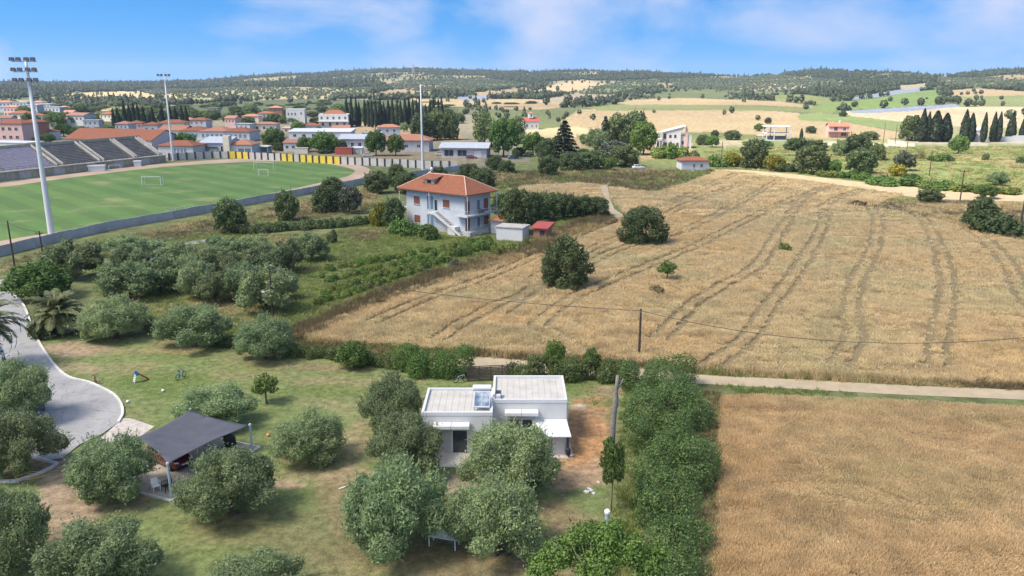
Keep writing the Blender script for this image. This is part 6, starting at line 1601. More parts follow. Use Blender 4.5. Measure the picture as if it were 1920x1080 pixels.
# town behind the stand
house("apartment_house", "pink apartment house with red roof beside the mint school block", 18, 266, 16, 10, 8.4, -12, "pink_render", "hip", "roof_tile", 0.5, 2.0, wins=rowof("f", 4, 1.0, 3.6, 5.2, 1.8, 1.6) + rowof("f", 4, 1.0, 3.6, 1.4, 1.8, 1.6), cat="apartments")
house("apartment_house", "red-brick apartment house with stacked balconies next to the pink one", 56, 264, 8, 9, 8.6, -12, "brick_red", "hip", "roof_tile", 0.5, 1.6, wins=rowof("f", 2, 1.0, 3.2, 5.4, 1.6, 1.5) + rowof("f", 2, 1.0, 3.2, 1.8, 1.6, 1.5), cat="apartments")
house("school_block", "mint-coloured school block with a band of blue windows behind the stand", 8, 290, 22, 9, 4.6, -14, "mint_render", "flat", "white_render", 0.3, 0, wins=rowof("f", 6, 4.2, 2.9, 1.2, 2.5, 2.2, "glass_blue"), cat="school")
house("house", "red-roofed low house wedged behind the brick apartments", 80, 262, 9, 7, 3.8, -10, "white_render", "hip", "roof_tile", 0.5, 1.4, wins=rowof("f", 2, 1.2, 3.5, 1.2, 1.4, 1.4))
house("house", "red-roofed house above the pink apartments", 36, 232, 14, 9, 6.4, -8, "cream_render", "hip", "roof_tile", 0.5, 2.0, wins=rowof("f", 3, 1.2, 3.6, 3.8, 1.4, 1.5))
house("house", "white villa with purplish gable and blue-shaded front among shrubs", 143, 236, 14, 10, 6.4, -18, "white_render", "gable", "roof_old", 0.5, 1.6, wins=rowof("f", 4, 1.0, 3.2, 3.8, 1.4, 1.4) + [("l", 4, 3.6, 1.4, 1.4)])
for k, (cx, by, w_, h_, mt, rf_, lb) in enumerate(((100, 222, 13, 8, "grey_render", "flat", "grey flat-roofed block with dark windows up the slope"), (84, 212, 12, 8, "white_render", "flat", "pale block behind the floodlight pole"), (40, 214, 13, 10, "blue_render", "flat", "bluish apartment block beside the red gable"),
                                              (22, 222, 12, 8, "pink_render", "hip", "house with dull red hipped roof below the bluish block"), (58, 220, 12, 9, "grey_render", "flat", "grey shaded block between the bluish block and the trees"), (8, 210, 14, 9, "blue_render", "hip", "bluish house at the town's top edge with old red roof"), (70, 205, 12, 7, "white_render", "hip", "small white house at the town's back row"))):
    house("apartment_block", lb, cx, by, w_, 9, h_, -10 + 5 * k % 13, mt, rf_, "roof_old" if rf_ == "hip" else "grey_render", 0.3, 1.8, wins=rowof("f", 4, 0.8, w_ / 4.2, h_ - 2.6, 1.4, 1.5) + rowof("f", 4, 0.8, w_ / 4.2, h_ - 5.6, 1.4, 1.5), cat="apartments")
house("house", "white cottage with red hipped roof half hidden behind the school", 283, 250, 8, 7, 4.5, 0, "white_render", "hip", "roof_tile", 0.5, 1.5, wins=rowof("f", 2, 1.2, 3.4, 1.6, 1.3, 1.4))
house("house", "wide villa with red roof on the slope behind the school wings", 322, 246, 15, 9, 4.6, 0, "cream_render", "hip", "roof_tile", 0.6, 1.8, wins=rowof("f", 4, 1.4, 3.5, 1.8, 1.3, 1.4))
# more of the town: small pale houses up the slope
gt = np.random.default_rng(640)
for k, (cx, by) in enumerate(((70, 232), (112, 240), (172, 244), (230, 252), (255, 244), (12, 238), (92, 246), (350, 236), (372, 242), (432, 240), (455, 248), (470, 236), (585, 250), (640, 256), (700, 268), (730, 262), (200, 228), (128, 224), (30, 204), (118, 212))):
    mt = ("white_render", "cream_render", "white_render", "grey_render", "pink_render")[k % 5]; rf_ = ("hip", "gable", "flat", "hip")[k % 4]; w_ = 7 + 4 * gt.random(); h_ = 3.4 + 3.0 * gt.random()
    house("house", "small %s house with %s roof among the trees of the town" % ({"white_render": "white", "cream_render": "cream", "grey_render": "grey", "pink_render": "pinkish"}[mt], {"hip": "hipped red", "gable": "gabled red", "flat": "flat"}[rf_]), cx, by, w_, 7, h_, -14 + 24 * gt.random(), mt, rf_, ("roof_tile", "roof_old", "raw_concrete", "roof_orange")[k % 4], 0.4, 1.5, wins=rowof("f", 3, 0.8, w_ / 3.3, h_ - 2.2, 1.0, 1.3), group="small houses of the town")
# cemetery wall
o = thing("cemetery_wall", "white wall and low white buildings behind the cypresses", "wall", (*G(1850, 266), 0))
xA, yA = G(1780, 263); xB, yB = G(2000, 263); X0, Y0 = G(1850, 266)
for k in range(9): MB().box(xA - X0 + k * 6.2, xA - X0 + k * 6.2 + 6.15, 1.2, 1.5, 0, 2.4 + 0.5 * (k % 3 == 1)).build("wall_panel", M["white_render"], o)
house("chapel", "low white chapel behind the cypress row", 1830, 260, 9, 6, 4.0, 0, "white_render", "gable", "white_render", 0.3, 1.4, doors=[("f", 4, 0, 1.2, 2.2)], cat="chapel")

# ---------------------------------------------------------------- STADIUM
def stand():
    FL, FR = np.array(G(-190, 362)), np.array(G(312, 304))
    d = FR - FL; L = float(np.hypot(*d)); ang = math.atan2(d[1], d[0])
    o = thing("stadium_stand", "weathered concrete grandstand with rows of dark, lilac and yellow seats", "grandstand", (FL[0], FL[1], 0), ang)
    # local: x along the front, y back from the pitch, z up
    fw = 2.6; nt_ = 13; td, tz = 0.78, 0.42
    nb = 24
    for k in range(nb):      # front wall bays with piers
        MB().box(k * L / nb + 0.3, (k + 1) * L / nb - 0.02, 0.12, 0.4, 0, fw - 0.3).build("wall_panel", M["stand_concrete" if k % 3 else "grey_paint"], o)
        MB().box(k * L / nb - 0.02, k * L / nb + 0.296, -0.05, 0.5, 0, fw - 0.3).build("pier", M["raw_concrete"], o)
    MB().box(-0.2, L + 0.2, -0.35, 0.9, fw - 0.297, fw).build("walkway", M["raw_concrete"], o)
    for k in range(nt_):
        MB().box(0, L, 0.9 + k * td + 0.002, 0.9 + (k + 1) * td + 0.3, fw - 0.3 + k * tz, fw + 0.1 + k * tz).build("tier", M["stand_concrete"], o)
    yb = 0.9 + nt_ * td; zb = fw + 0.1 + nt_ * tz
    MB().box(-0.1, L + 0.1, yb + 0.302, yb + 0.6, 0, zb + 0.9).build("back_wall", M["stand_concrete"], o)
    # seat blocks between aisles
    cuts = [0, 0.16, 0.335, 0.50, 0.56, 0.70, 0.755, 0.90, 0.985]
    blocks = [(0.0, 0.15, "yellow_paint"), (0.165, 0.33, "lilac_seat"), (0.345, 0.515, "lilac_seat"), (0.555, 0.69, "dark_seat"), (0.725, 0.845, "dark_seat"), (0.875, 0.965, "dark_seat")]
    for u0, u1, mt in blocks:
        for k in range(nt_):
            y0 = 0.9 + k * td; z0 = fw + 0.1 + k * tz; mb = MB()
            ns = int((u1 - u0) * L / 0.9)
            for j in range(ns):
                a = u0 * L + j * (u1 - u0) * L / ns
                mb.box(a + 0.05, a + (u1 - u0) * L / ns - 0.05, y0 + 0.32, y0 + 0.68, z0 + 0.005, z0 + 0.12); mb.box(a + 0.05, a + (u1 - u0) * L / ns - 0.05, y0 + 0.66, y0 + 0.74, z0 + 0.125, z0 + 0.36)
            mm = mt if not (mt == "yellow_paint" and k % 4 == 3) else "lilac_seat"
            s = mb.build("seat_row", M[mm], o); s["kind"] = "stuff"
    for u0, u1 in ((0.52, 0.55), (0.695, 0.72), (0.85, 0.87), (0.97, 0.99)):     # raised side walls of the stairs
        for uu in (u0, u1 - 0.006):
            mb = MB(); a, b_ = uu * L, uu * L + 0.35
            mb.add([(a, 0.5, fw), (b_, 0.5, fw), (b_, yb, zb), (a, yb, zb), (a, 0.5, fw + 0.7), (b_, 0.5, fw + 0.7), (b_, yb, zb + 0.7), (a, yb, zb + 0.7)], [(0, 3, 2, 1), (4, 5, 6, 7), (0, 1, 5, 4), (1, 2, 6, 5), (2, 3, 7, 6), (3, 0, 4, 7)]); mb.build("stair_wall", M["raw_concrete"], o)
    mb = MB(); nr_ = int(L / 2.0)
    for k in range(nr_ + 1): mb.bar((k * L / nr_, 0.0, fw), (k * L / nr_, 0.0, fw + 1.0), 0.05)
    mb.bar((0, 0, fw + 1.0), (L, 0, fw + 1.0), 0.05); mb.bar((0, 0, fw + 0.5), (L, 0, fw + 0.5), 0.04); mb.build("railing", M["dark_metal"], o)
stand()
def wall_run(line, h, name, label, mats, post, step=3.0, post_w=0.5, thick=0.2):
    P = np.array(line); seg = np.hypot(*(P[1:] - P[:-1]).T); cum = np.concatenate([[0], np.cumsum(seg)])
    n_ = int(cum[-1] / step); o = thing(name, label, "wall", (P[0][0], P[0][1], 0))
    for k in range(n_):
        a = np.array([np.interp(k * step, cum, P[:, q]) for q in (0, 1)]) - P[0]; b_ = np.array([np.interp((k + 1) * step, cum, P[:, q]) for q in (0, 1)]) - P[0]
        e = (b_ - a) / (np.hypot(*(b_ - a)) + 1e-9)
        hh = h * (1 + 0.015 * ((k * 7) % 5 - 2))
        q0, q1 = a + e * (post_w / 2 + 0.01), b_ - e * (post_w / 2 + 0.01)
        MB().bar((*q0, hh / 2), (*q1, hh / 2), thick, hh).build("wall_panel", M[mats(k, *((q0 + q1) / 2 + P[0]))], o)
        MB().box(a[0] - post_w / 2, a[0] + post_w / 2, a[1] - post_w / 2 - 0.05, a[1] + post_w / 2 - 0.05, 0, h * post[1]).build("post", M[post[0]], o)
    return o
wall_run(GP([(-330, 545), (0, 481), (95, 457), (200, 433), (350, 406), (500, 378), (600, 360), (690, 344), (790, 330), (885, 317)]), 1.75, "stadium_wall", "long bluish-grey concrete wall on the near side of the pitch", lambda k, x_=0, y_=1: "wall_blue_grey", ("wall_blue_grey", 1.02), 4.0, 0.24)
wall_run(GP([(318, 301), (400, 297), (440, 297), (520, 301), (600, 306), (700, 311), (800, 316), (875, 318)]), 2.5, "stadium_wall", "far stadium wall of grey and yellow painted panels with dark posts",
         lambda k, x_=0, y_=1: "yellow_paint" if (432 < 960 + FPX * x_ / depth(x_, y_) < 470 or 527 < 960 + FPX * x_ / depth(x_, y_) < 652) and k % 7 != 3 else "grey_paint", ("dark_metal", 1.06), 3.0, 0.55)
def mast(px, by, top, rows, label, r0=0.42, az=0.0, wid=4.4):
    x, y = G(px, by); h = zat(top, y); o = thing("floodlight_mast", label, "floodlight", (x, y, 0), az)
    MB().tube([(0, 0, 0), (0, 0, 0.5), (0, 0, h * 0.5), (0, 0, h)], [r0, r0, r0 * 0.72, r0 * 0.42], 12).build("pole", M["white_metal"], o, smooth=True)
    MB().lathe([(r0 * 1.9, 0), (r0 * 1.9, 0.15), (r0 * 1.3, 0.2)], 12).build("foot_plate", M["raw_concrete"], o)
    for r_ in range(rows):
        z = h - 0.3 - r_ * 1.75
        MB().box(-wid / 2, wid / 2, -r0 - 0.10, -r0 + 0.02, z - 0.08, z + 0.08).build("crossbar", M["light_steel"], o)
        for k in range(4):
            cx = (-1.5 + k) * wid / 4 * 1.02 + (0.15 if k > 1 else -0.15)
            mb = MB(); mb.add([(cx - 0.42, -r0 - 0.75, z + 0.12), (cx + 0.42, -r0 - 0.75, z + 0.12), (cx + 0.42, -r0 - 0.55, z + 0.72), (cx - 0.42, -r0 - 0.55, z + 0.72), (cx - 0.3, -r0 - 0.12, z + 0.1), (cx + 0.3, -r0 - 0.12, z + 0.1), (cx + 0.3, -r0 - 0.12, z + 0.5), (cx - 0.3, -r0 - 0.12, z + 0.5)], [(0, 1, 2, 3), (7, 6, 5, 4), (0, 4, 5, 1), (1, 5, 6, 2), (2, 6, 7, 3), (3, 7, 4, 0)])
            lp = mb.build("lamp", M["dark_metal"], o); MB().add([(cx - 0.36, -r0 - 0.742, z + 0.17), (cx + 0.36, -r0 - 0.742, z + 0.17), (cx + 0.36, -r0 - 0.585, z + 0.66), (cx - 0.36, -r0 - 0.585, z + 0.66)], [(0, 1, 2, 3)]).build("lens", M["glass_dark"], lp)
    return o
mast(97, 443, 112, 3, "tall white floodlight mast with three rows of lamps beside the wall", 0.55, 0.0, 4.4)
mast(325, 301, 141, 1, "white floodlight mast with a single row of lamps near the ticket house", 0.45, 0.15, 4.4)
mast(793, 321, 158, 0, "bare white mast without lamps behind the blue house", 0.42)
def goal(px0, by0, px1, by1, h, dp, label):
    a, b_ = np.array(G(px0, by0)), np.array(G(px1, by1)); o = thing("goal", label, "goal", (*a, 0)); d = b_ - a; e = d / np.hypot(*d); q = np.array([-e[1], e[0]]) * dp
    MB().bar((0, 0, 0), (0, 0, h), 0.13).build("post", M["white_metal"], o); MB().bar((*d, 0), (*d, h), 0.13).build("post", M["white_metal"], o); MB().bar((0, 0, h), (*d, h), 0.13).build("crossbar", M["white_metal"], o)
    mb = MB()
    for s in ((0, 0), tuple(d)):
        mb.bar((*s, h), (s[0] + q[0], s[1] + q[1], h * 0.9), 0.06); mb.bar((s[0] + q[0], s[1] + q[1], h * 0.9), (s[0] + q[0], s[1] + q[1], 0), 0.06)
    mb.bar((*q, 0.05), (*(d + q), 0.05), 0.06); mb.build("net_frame", M["light_steel"], o)
goal(476, 318, 513, 319, 2.44, 1.6, "full-size white goal at the far end of the pitch")
goal(485, 330, 503, 330, 2.0, 0.9, "small white training goal in front of the full-size one")
goal(267, 348, 302, 348, 2.44, 1.6, "white goal with net frame standing near midfield")
goal(205, 320, 226, 319, 1.7, 0.8, "low white frame goal by the running track")
def box_thing(name, label, cat, px, by, w, d, h, mt, rz=0.0, extra=None):
    o = thing(name, label, cat, (*G(px, by), 0), rz)
    MB().box(-w / 2, w / 2, 0, d, 0, h * 0.75).build("body", M[mt], o, bevel=0.05)
    MB().box(-w / 2 - 0.15, w / 2 + 0.15, -0.2, d + 0.1, h * 0.75 + 0.003, h).build("cover", M[extra or mt], o, bevel=0.03)
    return o
box_thing("dugout", "white covered substitutes' bench in front of the stand", "dugout", 181, 321, 5.0, 1.4, 1.9, "white_metal", R(14))
box_thing("dugout", "small white covered box at the stand's end", "dugout", 258, 312, 2.2, 1.4, 1.9, "white_metal", R(14))
o = thing("pitch_railing", "thin green-grey handrail along the near edge of the pitch", "railing", (*G(312, 402), 0)); a = np.array(G(312, 402)); b_ = np.array(G(362, 391)) - a
MB().bar((0, 0, 1.0), (*b_, 1.0), 0.06).build("rail", M["light_steel"], o)
for k in range(4): MB().bar((*(b_ * k / 3), 0), (*(b_ * k / 3), 1.0), 0.06).build("post", M["light_steel"], o)
# ================================================================ GATE, CARPORT, CAR AND SMALL THINGS
def gate():
    a, b_ = np.array(G(877, 717)), np.array(G(963, 713)); d = b_ - a; L = float(np.hypot(*d)); ang = math.atan2(d[1], d[0])
    o = thing("gate", "dark brown slatted sliding gate between the shrub hedges", "gate", (*a, 0), ang); h = 1.62; n_ = 4
    for k in range(n_ + 1): MB().box(k * L / n_ - 0.05, k * L / n_ + 0.05, -0.04, 0.04, 0, h).build("post", M["gate_brown"], o)
    for z in (0.06, h - 0.07):
        for k in range(n_): MB().box(k * L / n_ + 0.052, (k + 1) * L / n_ - 0.052, -0.035, 0.035, z, z + 0.07).build("rail", M["gate_brown"], o)
    for k in range(n_):
        for j in range(9):
            z = 0.17 + j * 0.15; MB().box(k * L / n_ + 0.053, (k + 1) * L / n_ - 0.053, -0.015, 0.015, z, z + 0.11).build("slat", M["gate_brown"], o)
plain("gate_brown", (0.065, 0.045, 0.042), 0.55, 0.15, 3)
gate()

def carport():
    P1, P2 = np.array(G(322, 936)), np.array(G(473, 845)); z1, z2 = zat(870, P1[1]), zat(797, P2[1])
    P4 = np.array(G(252, 822, 2.35)); P3 = np.array(G(357, 769, 2.45))
    o = thing("shade_sail_carport", "grey shade sail stretched over four blue-grey posts", "carport", (*P1, 0))
    cor = [(0, 0, z1), (*(P2 - P1), z2), (*(P3 - P1), 2.5), (*(P4 - P1), 2.35)]
    n_ = 16; V, F = [], []
    for i in range(n_ + 1):
        for j in range(n_ + 1):
            u, v = i / n_, j / n_
            p = [cor[0][q] * (1 - u) * (1 - v) + cor[1][q] * u * (1 - v) + cor[2][q] * u * v + cor[3][q] * (1 - u) * v for q in range(3)]
            edge = 4 * u * (1 - u) * (abs(v - 0.5) * 2) ** 4 * (1 if v > 0.5 else 0.5)     # edges pull inward between the posts
            cx = [sum(c_[q] for c_ in cor) / 4 for q in range(3)]
            p[2] -= 0.30 * math.sin(math.pi * u) * math.sin(math.pi * v) + 0.02 * math.sin(9 * u + 5 * v)
            k_ = 0.10 * (4 * u * (1 - u) * (2 * v - 1) ** 4 + 4 * v * (1 - v) * (2 * u - 1) ** 4)
            p = [p[0] + (cx[0] - p[0]) * k_, p[1] + (cx[1] - p[1]) * k_, p[2]]
            V.append(tuple(p))
    for i in range(n_):
        for j in range(n_):
            a = i * (n_ + 1) + j; F.append((a, a + n_ + 1, a + n_ + 2, a + 1))
    me = MB().add(V, F).mesh("sail", smooth=True); s = link("sail", me, M["sail_cloth"], o); sm = s.modifiers.new("thick", 'SOLIDIFY'); sm.thickness = 0.012
    for (x, y, z) in cor:
        MB().tube([(x, y, -0.05), (x, y, z + 0.12)], 0.085, 10).build("post", M["blue_steel"], o)
        MB().tube([(x, y, z - 0.02), (x, y, z + 0.06)], 0.12, 8).build("clamp", M["light_steel"], o)
    # paved floor with a pale kerb
    e = (P2 - P1) / np.hypot(*(P2 - P1)); q = np.array([-e[1], e[0]])
    A = P1 - e * 0.35 - q * 0.35; B = P2 + e * 0.5 - q * 0.35; C_ = B + q * 6.2; D_ = A + q * 6.2
    sheet("paved_apron", [tuple(A), tuple(B), tuple(C_), tuple(D_)], 0.125, M["carport_floor"])
    for ln in ([tuple(D_), tuple(A)], [tuple(A), tuple(B)], [tuple(B), tuple(C_)]): tag(ribbon("kerb", ln, 0.14, 0.0, 0.20, M["kerb"]), kind="structure")
    return P1, e, q
m, n, l, b = nt("sail_cloth"); t = noise_node(n, l, 0.9, 4, coord="obj"); t2 = noise_node(n, l, 60, 2, coord="obj")
rp = ramp_node(n, l, t.outputs[0], [(0.3, (0.058, 0.061, 0.078)), (0.7, (0.080, 0.084, 0.104))]); l.new(rp.outputs[0], b.inputs["Base Color"]); b.inputs["Roughness"].default_value = 0.85; bump(n, l, b, t2.outputs[0], 0.2, 0.01); M["sail_cloth"] = m
plain("carport_floor", (0.36, 0.32, 0.27), 0.9, 0.2, 2, grime=(0.26, 0.23, 0.20), bumpy=0.3)
P1, eC, qC = carport()

def car_paint(name, c):
    m, n, l, b = nt(name); b.inputs["Base Color"].default_value = (*c, 1); b.inputs["Roughness"].default_value = 0.35; b.inputs["Coat Weight"].default_value = 0.6; b.inputs["Coat Roughness"].default_value = 0.08; M[name] = m
car_paint("paint_red", (0.16, 0.015, 0.022)); car_paint("paint_white", (0.75, 0.75, 0.74)); car_paint("paint_silver", (0.42, 0.43, 0.44)); car_paint("paint_blue", (0.05, 0.09, 0.20))
m, n, l, b = nt("lamp_glass"); b.inputs["Base Color"].default_value = (0.75, 0.77, 0.8, 1); b.inputs["Roughness"].default_value = 0.1; M["lamp_glass"] = m
plain("rubber", (0.02, 0.02, 0.02), 0.85, 0.2, 4)
def car(label, x, y, rz, paint, name="parked_car", group=None):
    """hatchback, nose along +x, 4.1 m long"""
    o = thing(name, label, "car", (x, y, 0.13 if y < 80 and x < -5 else 0.02), rz, group)
    st = [(-2.03, 0.42, 0.80, 0.70), (-1.95, 0.26, 0.93, 0.78), (-1.4, 0.22, 0.97, 0.83), (0.0, 0.22, 0.96, 0.84), (0.9, 0.22, 0.95, 0.83), (1.55, 0.24, 0.84, 0.80), (1.95, 0.28, 0.70, 0.72), (2.08, 0.40, 0.58, 0.60)]
    V, F = [], []
    for X_, zb, zt, hw in st:
        V += [(X_, -hw * 0.92, zb), (X_, -hw, (zb + zt) / 2), (X_, -hw * 0.93, zt), (X_, hw * 0.93, zt), (X_, hw, (zb + zt) / 2), (X_, hw * 0.92, zb)]
    for i in range(len(st) - 1):
        for k in range(6): F.append((i * 6 + k, i * 6 + (k + 1) % 6, (i + 1) * 6 + (k + 1) % 6, (i + 1) * 6 + k)[::-1])
    F += [tuple(range(6))[::-1][::-1], tuple((len(st) - 1) * 6 + k for k in range(6))[::-1]]
    bd = MB().add(V, F).build("body", M[paint], o, bevel=0.035)
    MB().add([(-1.85, -0.72, 0.93), (0.85, -0.74, 0.93), (0.25, -0.58, 1.42), (-1.45, -0.58, 1.42), (-1.85, 0.72, 0.93), (0.85, 0.74, 0.93), (0.25, 0.58, 1.42), (-1.45, 0.58, 1.42)], [(0, 1, 2, 3), (7, 6, 5, 4), (0, 4, 5, 1)[::-1], (1, 5, 6, 2), (3, 2, 6, 7), (0, 3, 7, 4)]).build("cabin", M[paint], o, bevel=0.03)
    for s in (-1, 1):
        for (a, b_, t0, t1) in ((-1.55, -0.55, -1.33, -0.55), (-0.47, 0.62, -0.47, 0.16)):
            MB().add([(a, s * 0.742, 0.97), (b_, s * 0.752, 0.97), (t1, s * 0.615, 1.37), (t0, s * 0.615, 1.37)], [(0, 1, 2, 3) if s < 0 else (3, 2, 1, 0)]).build("side_window", M["glass_dark"], o)
        for wx in (-1.3, 1.25):
            w_ = MB(); w_.tube([(wx, s * 0.62, 0.30), (wx, s * 0.82, 0.30)], 0.30, 16); wh = w_.build("wheel", M["rubber"], o)
            MB().tube([(wx, s * 0.815, 0.30), (wx, s * 0.835, 0.30)], 0.18, 12).build("rim", M["light_steel"], wh)
        MB().add([(1.90, s * 0.44, 0.60), (1.90, s * 0.70, 0.62), (1.78, s * 0.74, 0.76), (1.86, s * 0.44, 0.75), (2.06, s * 0.42, 0.56), (1.99, s * 0.66, 0.58), (1.92, s * 0.69, 0.74), (1.98, s * 0.42, 0.735)], [(4, 5, 6, 7) if s > 0 else (7, 6, 5, 4), (3, 7, 6, 2), (0, 1, 5, 4)]).build("headlight", M["lamp_glass"], o)
        MB().box(-2.05, -1.97, s * 0.5 - 0.13, s * 0.5 + 0.13, 0.62, 0.82).build("rear_light", M["red_sheet"], o)
        MB().box(0.62, 0.80, s * 0.78 - 0.09, s * 0.78 + 0.09, 0.98, 1.10).build("mirror", M[paint], o, bevel=0.02)
    MB().add([(0.80, -0.66, 0.975), (0.80, 0.66, 0.975), (0.30, 0.55, 1.395), (0.30, -0.55, 1.395)], [(0, 1, 2, 3)]).build("windscreen", M["glass_dark"], o)
    for v in o.children[-1].data.vertices: v.co.x += 0.035; v.co.z += 0.02
    MB().add([(-1.83, -0.64, 1.0), (-1.83, 0.64, 1.0), (-1.50, 0.55, 1.38), (-1.50, -0.55, 1.38)], [(3, 2, 1, 0)]).build("rear_window", M["glass_dark"], o)
    for v in o.children[-1].data.vertices: v.co.x -= 0.03
    MB().box(2.02, 2.11, -0.5, 0.5, 0.44, 0.55).build("grille", M["black_plastic"], o); MB().box(2.08, 2.12, -0.26, 0.26, 0.46, 0.57).build("number_plate", M["white_metal"], o)
    MB().box(1.86, 2.06, -0.66, 0.66, 0.20, 0.32).build("bumper", M["black_plastic"], o, bevel=0.03)
    return o
cx, cy_ = G(326, 886); ang = -0.62
car("dark red hatchback parked nose out under the shade sail", cx - math.cos(ang) * 1.75 + 0.55, cy_ - math.sin(ang) * 1.75 + 0.35, ang, "paint_red")
x, y = G(1197, 317); car("white car parked in the brown scrub", x, y, 0.2, "paint_white")
x, y = G(884, 298); car("dark car in front of the metal-roofed shed", x, y, 0.1, "paint_red")
x, y = G(826, 292); car("silver car beside the metal-roofed shed", x, y, 0.0, "paint_silver")
x, y = G(690, 294); car("silver car parked beside the silver sheet-metal shed", x, y, 0.1, "paint_silver")
x, y = G(1012, 292); car("white car in the yard under the conifer", x, y, 0.1, "paint_white")
x, y = G(962, 298); car("blue car in the yard beside the big green tree", x, y, 0.4, "paint_blue")
x, y = G(1135, 292); car("white car in front of the grey-green bushy tree", x, y, 0.0, "paint_white")

def motorbike(label, x, y, rz, paint, z=0.145):
    o = thing("motorbike", label, "motorbike", (x, y, z), rz)
    for wx in (-0.68, 0.68):
        mb = MB(); V, F = [], []
        for i in range(18):
            a = 2 * math.pi * i / 18
            for k in range(6):
                b_ = 2 * math.pi * k / 6; rr_ = 0.26 + 0.055 * math.cos(b_); V.append((wx + rr_ * math.cos(a), 0.055 * math.sin(b_), 0.315 + rr_ * math.sin(a)))
        for i in range(18):
            for k in range(6): F.append((i * 6 + k, ((i + 1) % 18) * 6 + k, ((i + 1) % 18) * 6 + (k + 1) % 6, i * 6 + (k + 1) % 6))
        w_ = mb.add(V, F).build("wheel", M["rubber"], o, smooth=True); MB().tube([(wx, -0.03, 0.315), (wx, 0.03, 0.315)], 0.2, 12).build("rim", M["light_steel"], w_)
    MB().tube([(0.68, 0, 0.32), (0.5, 0, 0.75), (0.42, 0, 0.98)], [0.045, 0.04, 0.03], 6).build("fork", M["light_steel"], o)
    MB().tube([(0.36, -0.36, 1.02), (0.42, 0, 0.98), (0.36, 0.36, 1.02)], 0.02, 6).build("handlebar", M["black_plastic"], o)
    MB().add([(-0.2, -0.14, 0.62), (0.38, -0.10, 0.70), (0.38, 0.10, 0.70), (-0.2, 0.14, 0.62), (-0.2, -0.12, 0.86), (0.34, -0.11, 0.93), (0.34, 0.11, 0.93), (-0.2, 0.12, 0.86)], [(0, 3, 2, 1), (4, 5, 6, 7), (0, 1, 5, 4), (1, 2, 6, 5), (2, 3, 7, 6), (3, 0, 4, 7)]).build("tank", M[paint], o, bevel=0.04)
    MB().box(-0.82, -0.2, -0.13, 0.13, 0.74, 0.84).build("seat", M["black_plastic"], o, bevel=0.04)
    MB().box(-0.25, 0.3, -0.16, 0.16, 0.28, 0.62).build("engine", M["dark_metal"], o, bevel=0.05)
    MB().add([(0.52, -0.16, 0.78), (0.60, 0, 0.75), (0.52, 0.16, 0.78), (0.36, -0.12, 1.22), (0.42, 0, 1.24), (0.36, 0.12, 1.22)], [(0, 1, 4, 3), (1, 2, 5, 4)]).build("windscreen", M["lamp_glass"], o)
    MB().box(-1.0, -0.66, -0.18, 0.18, 0.86, 1.1).build("top_box", M[paint], o, bevel=0.05)
    MB().tube([(0.05, 0.18, 0.3), (-0.7, 0.2, 0.34)], [0.04, 0.06], 8).build("exhaust", M["light_steel"], o)
x, y = G(76, 768); motorbike("white motorbike parked on the driveway between two olive trees", x, y, -0.7, "paint_white")
x, y = G(8, 682); motorbike("dark blue motorbike parked at the far edge of the driveway", x, y, -0.9, "paint_blue")
x, y = G(50, 772); o = thing("cool_box", "pale mint covered crate beside the white motorbike", "crate", (x, y, 0.146), 0.2); MB().box(-0.7, 0.7, -0.4, 0.4, 0, 0.6).build("body", M["mint_render"], o, bevel=0.04); MB().box(-0.73, 0.73, -0.43, 0.43, 0.602, 0.7).build("lid", M["white_metal"], o, bevel=0.02)

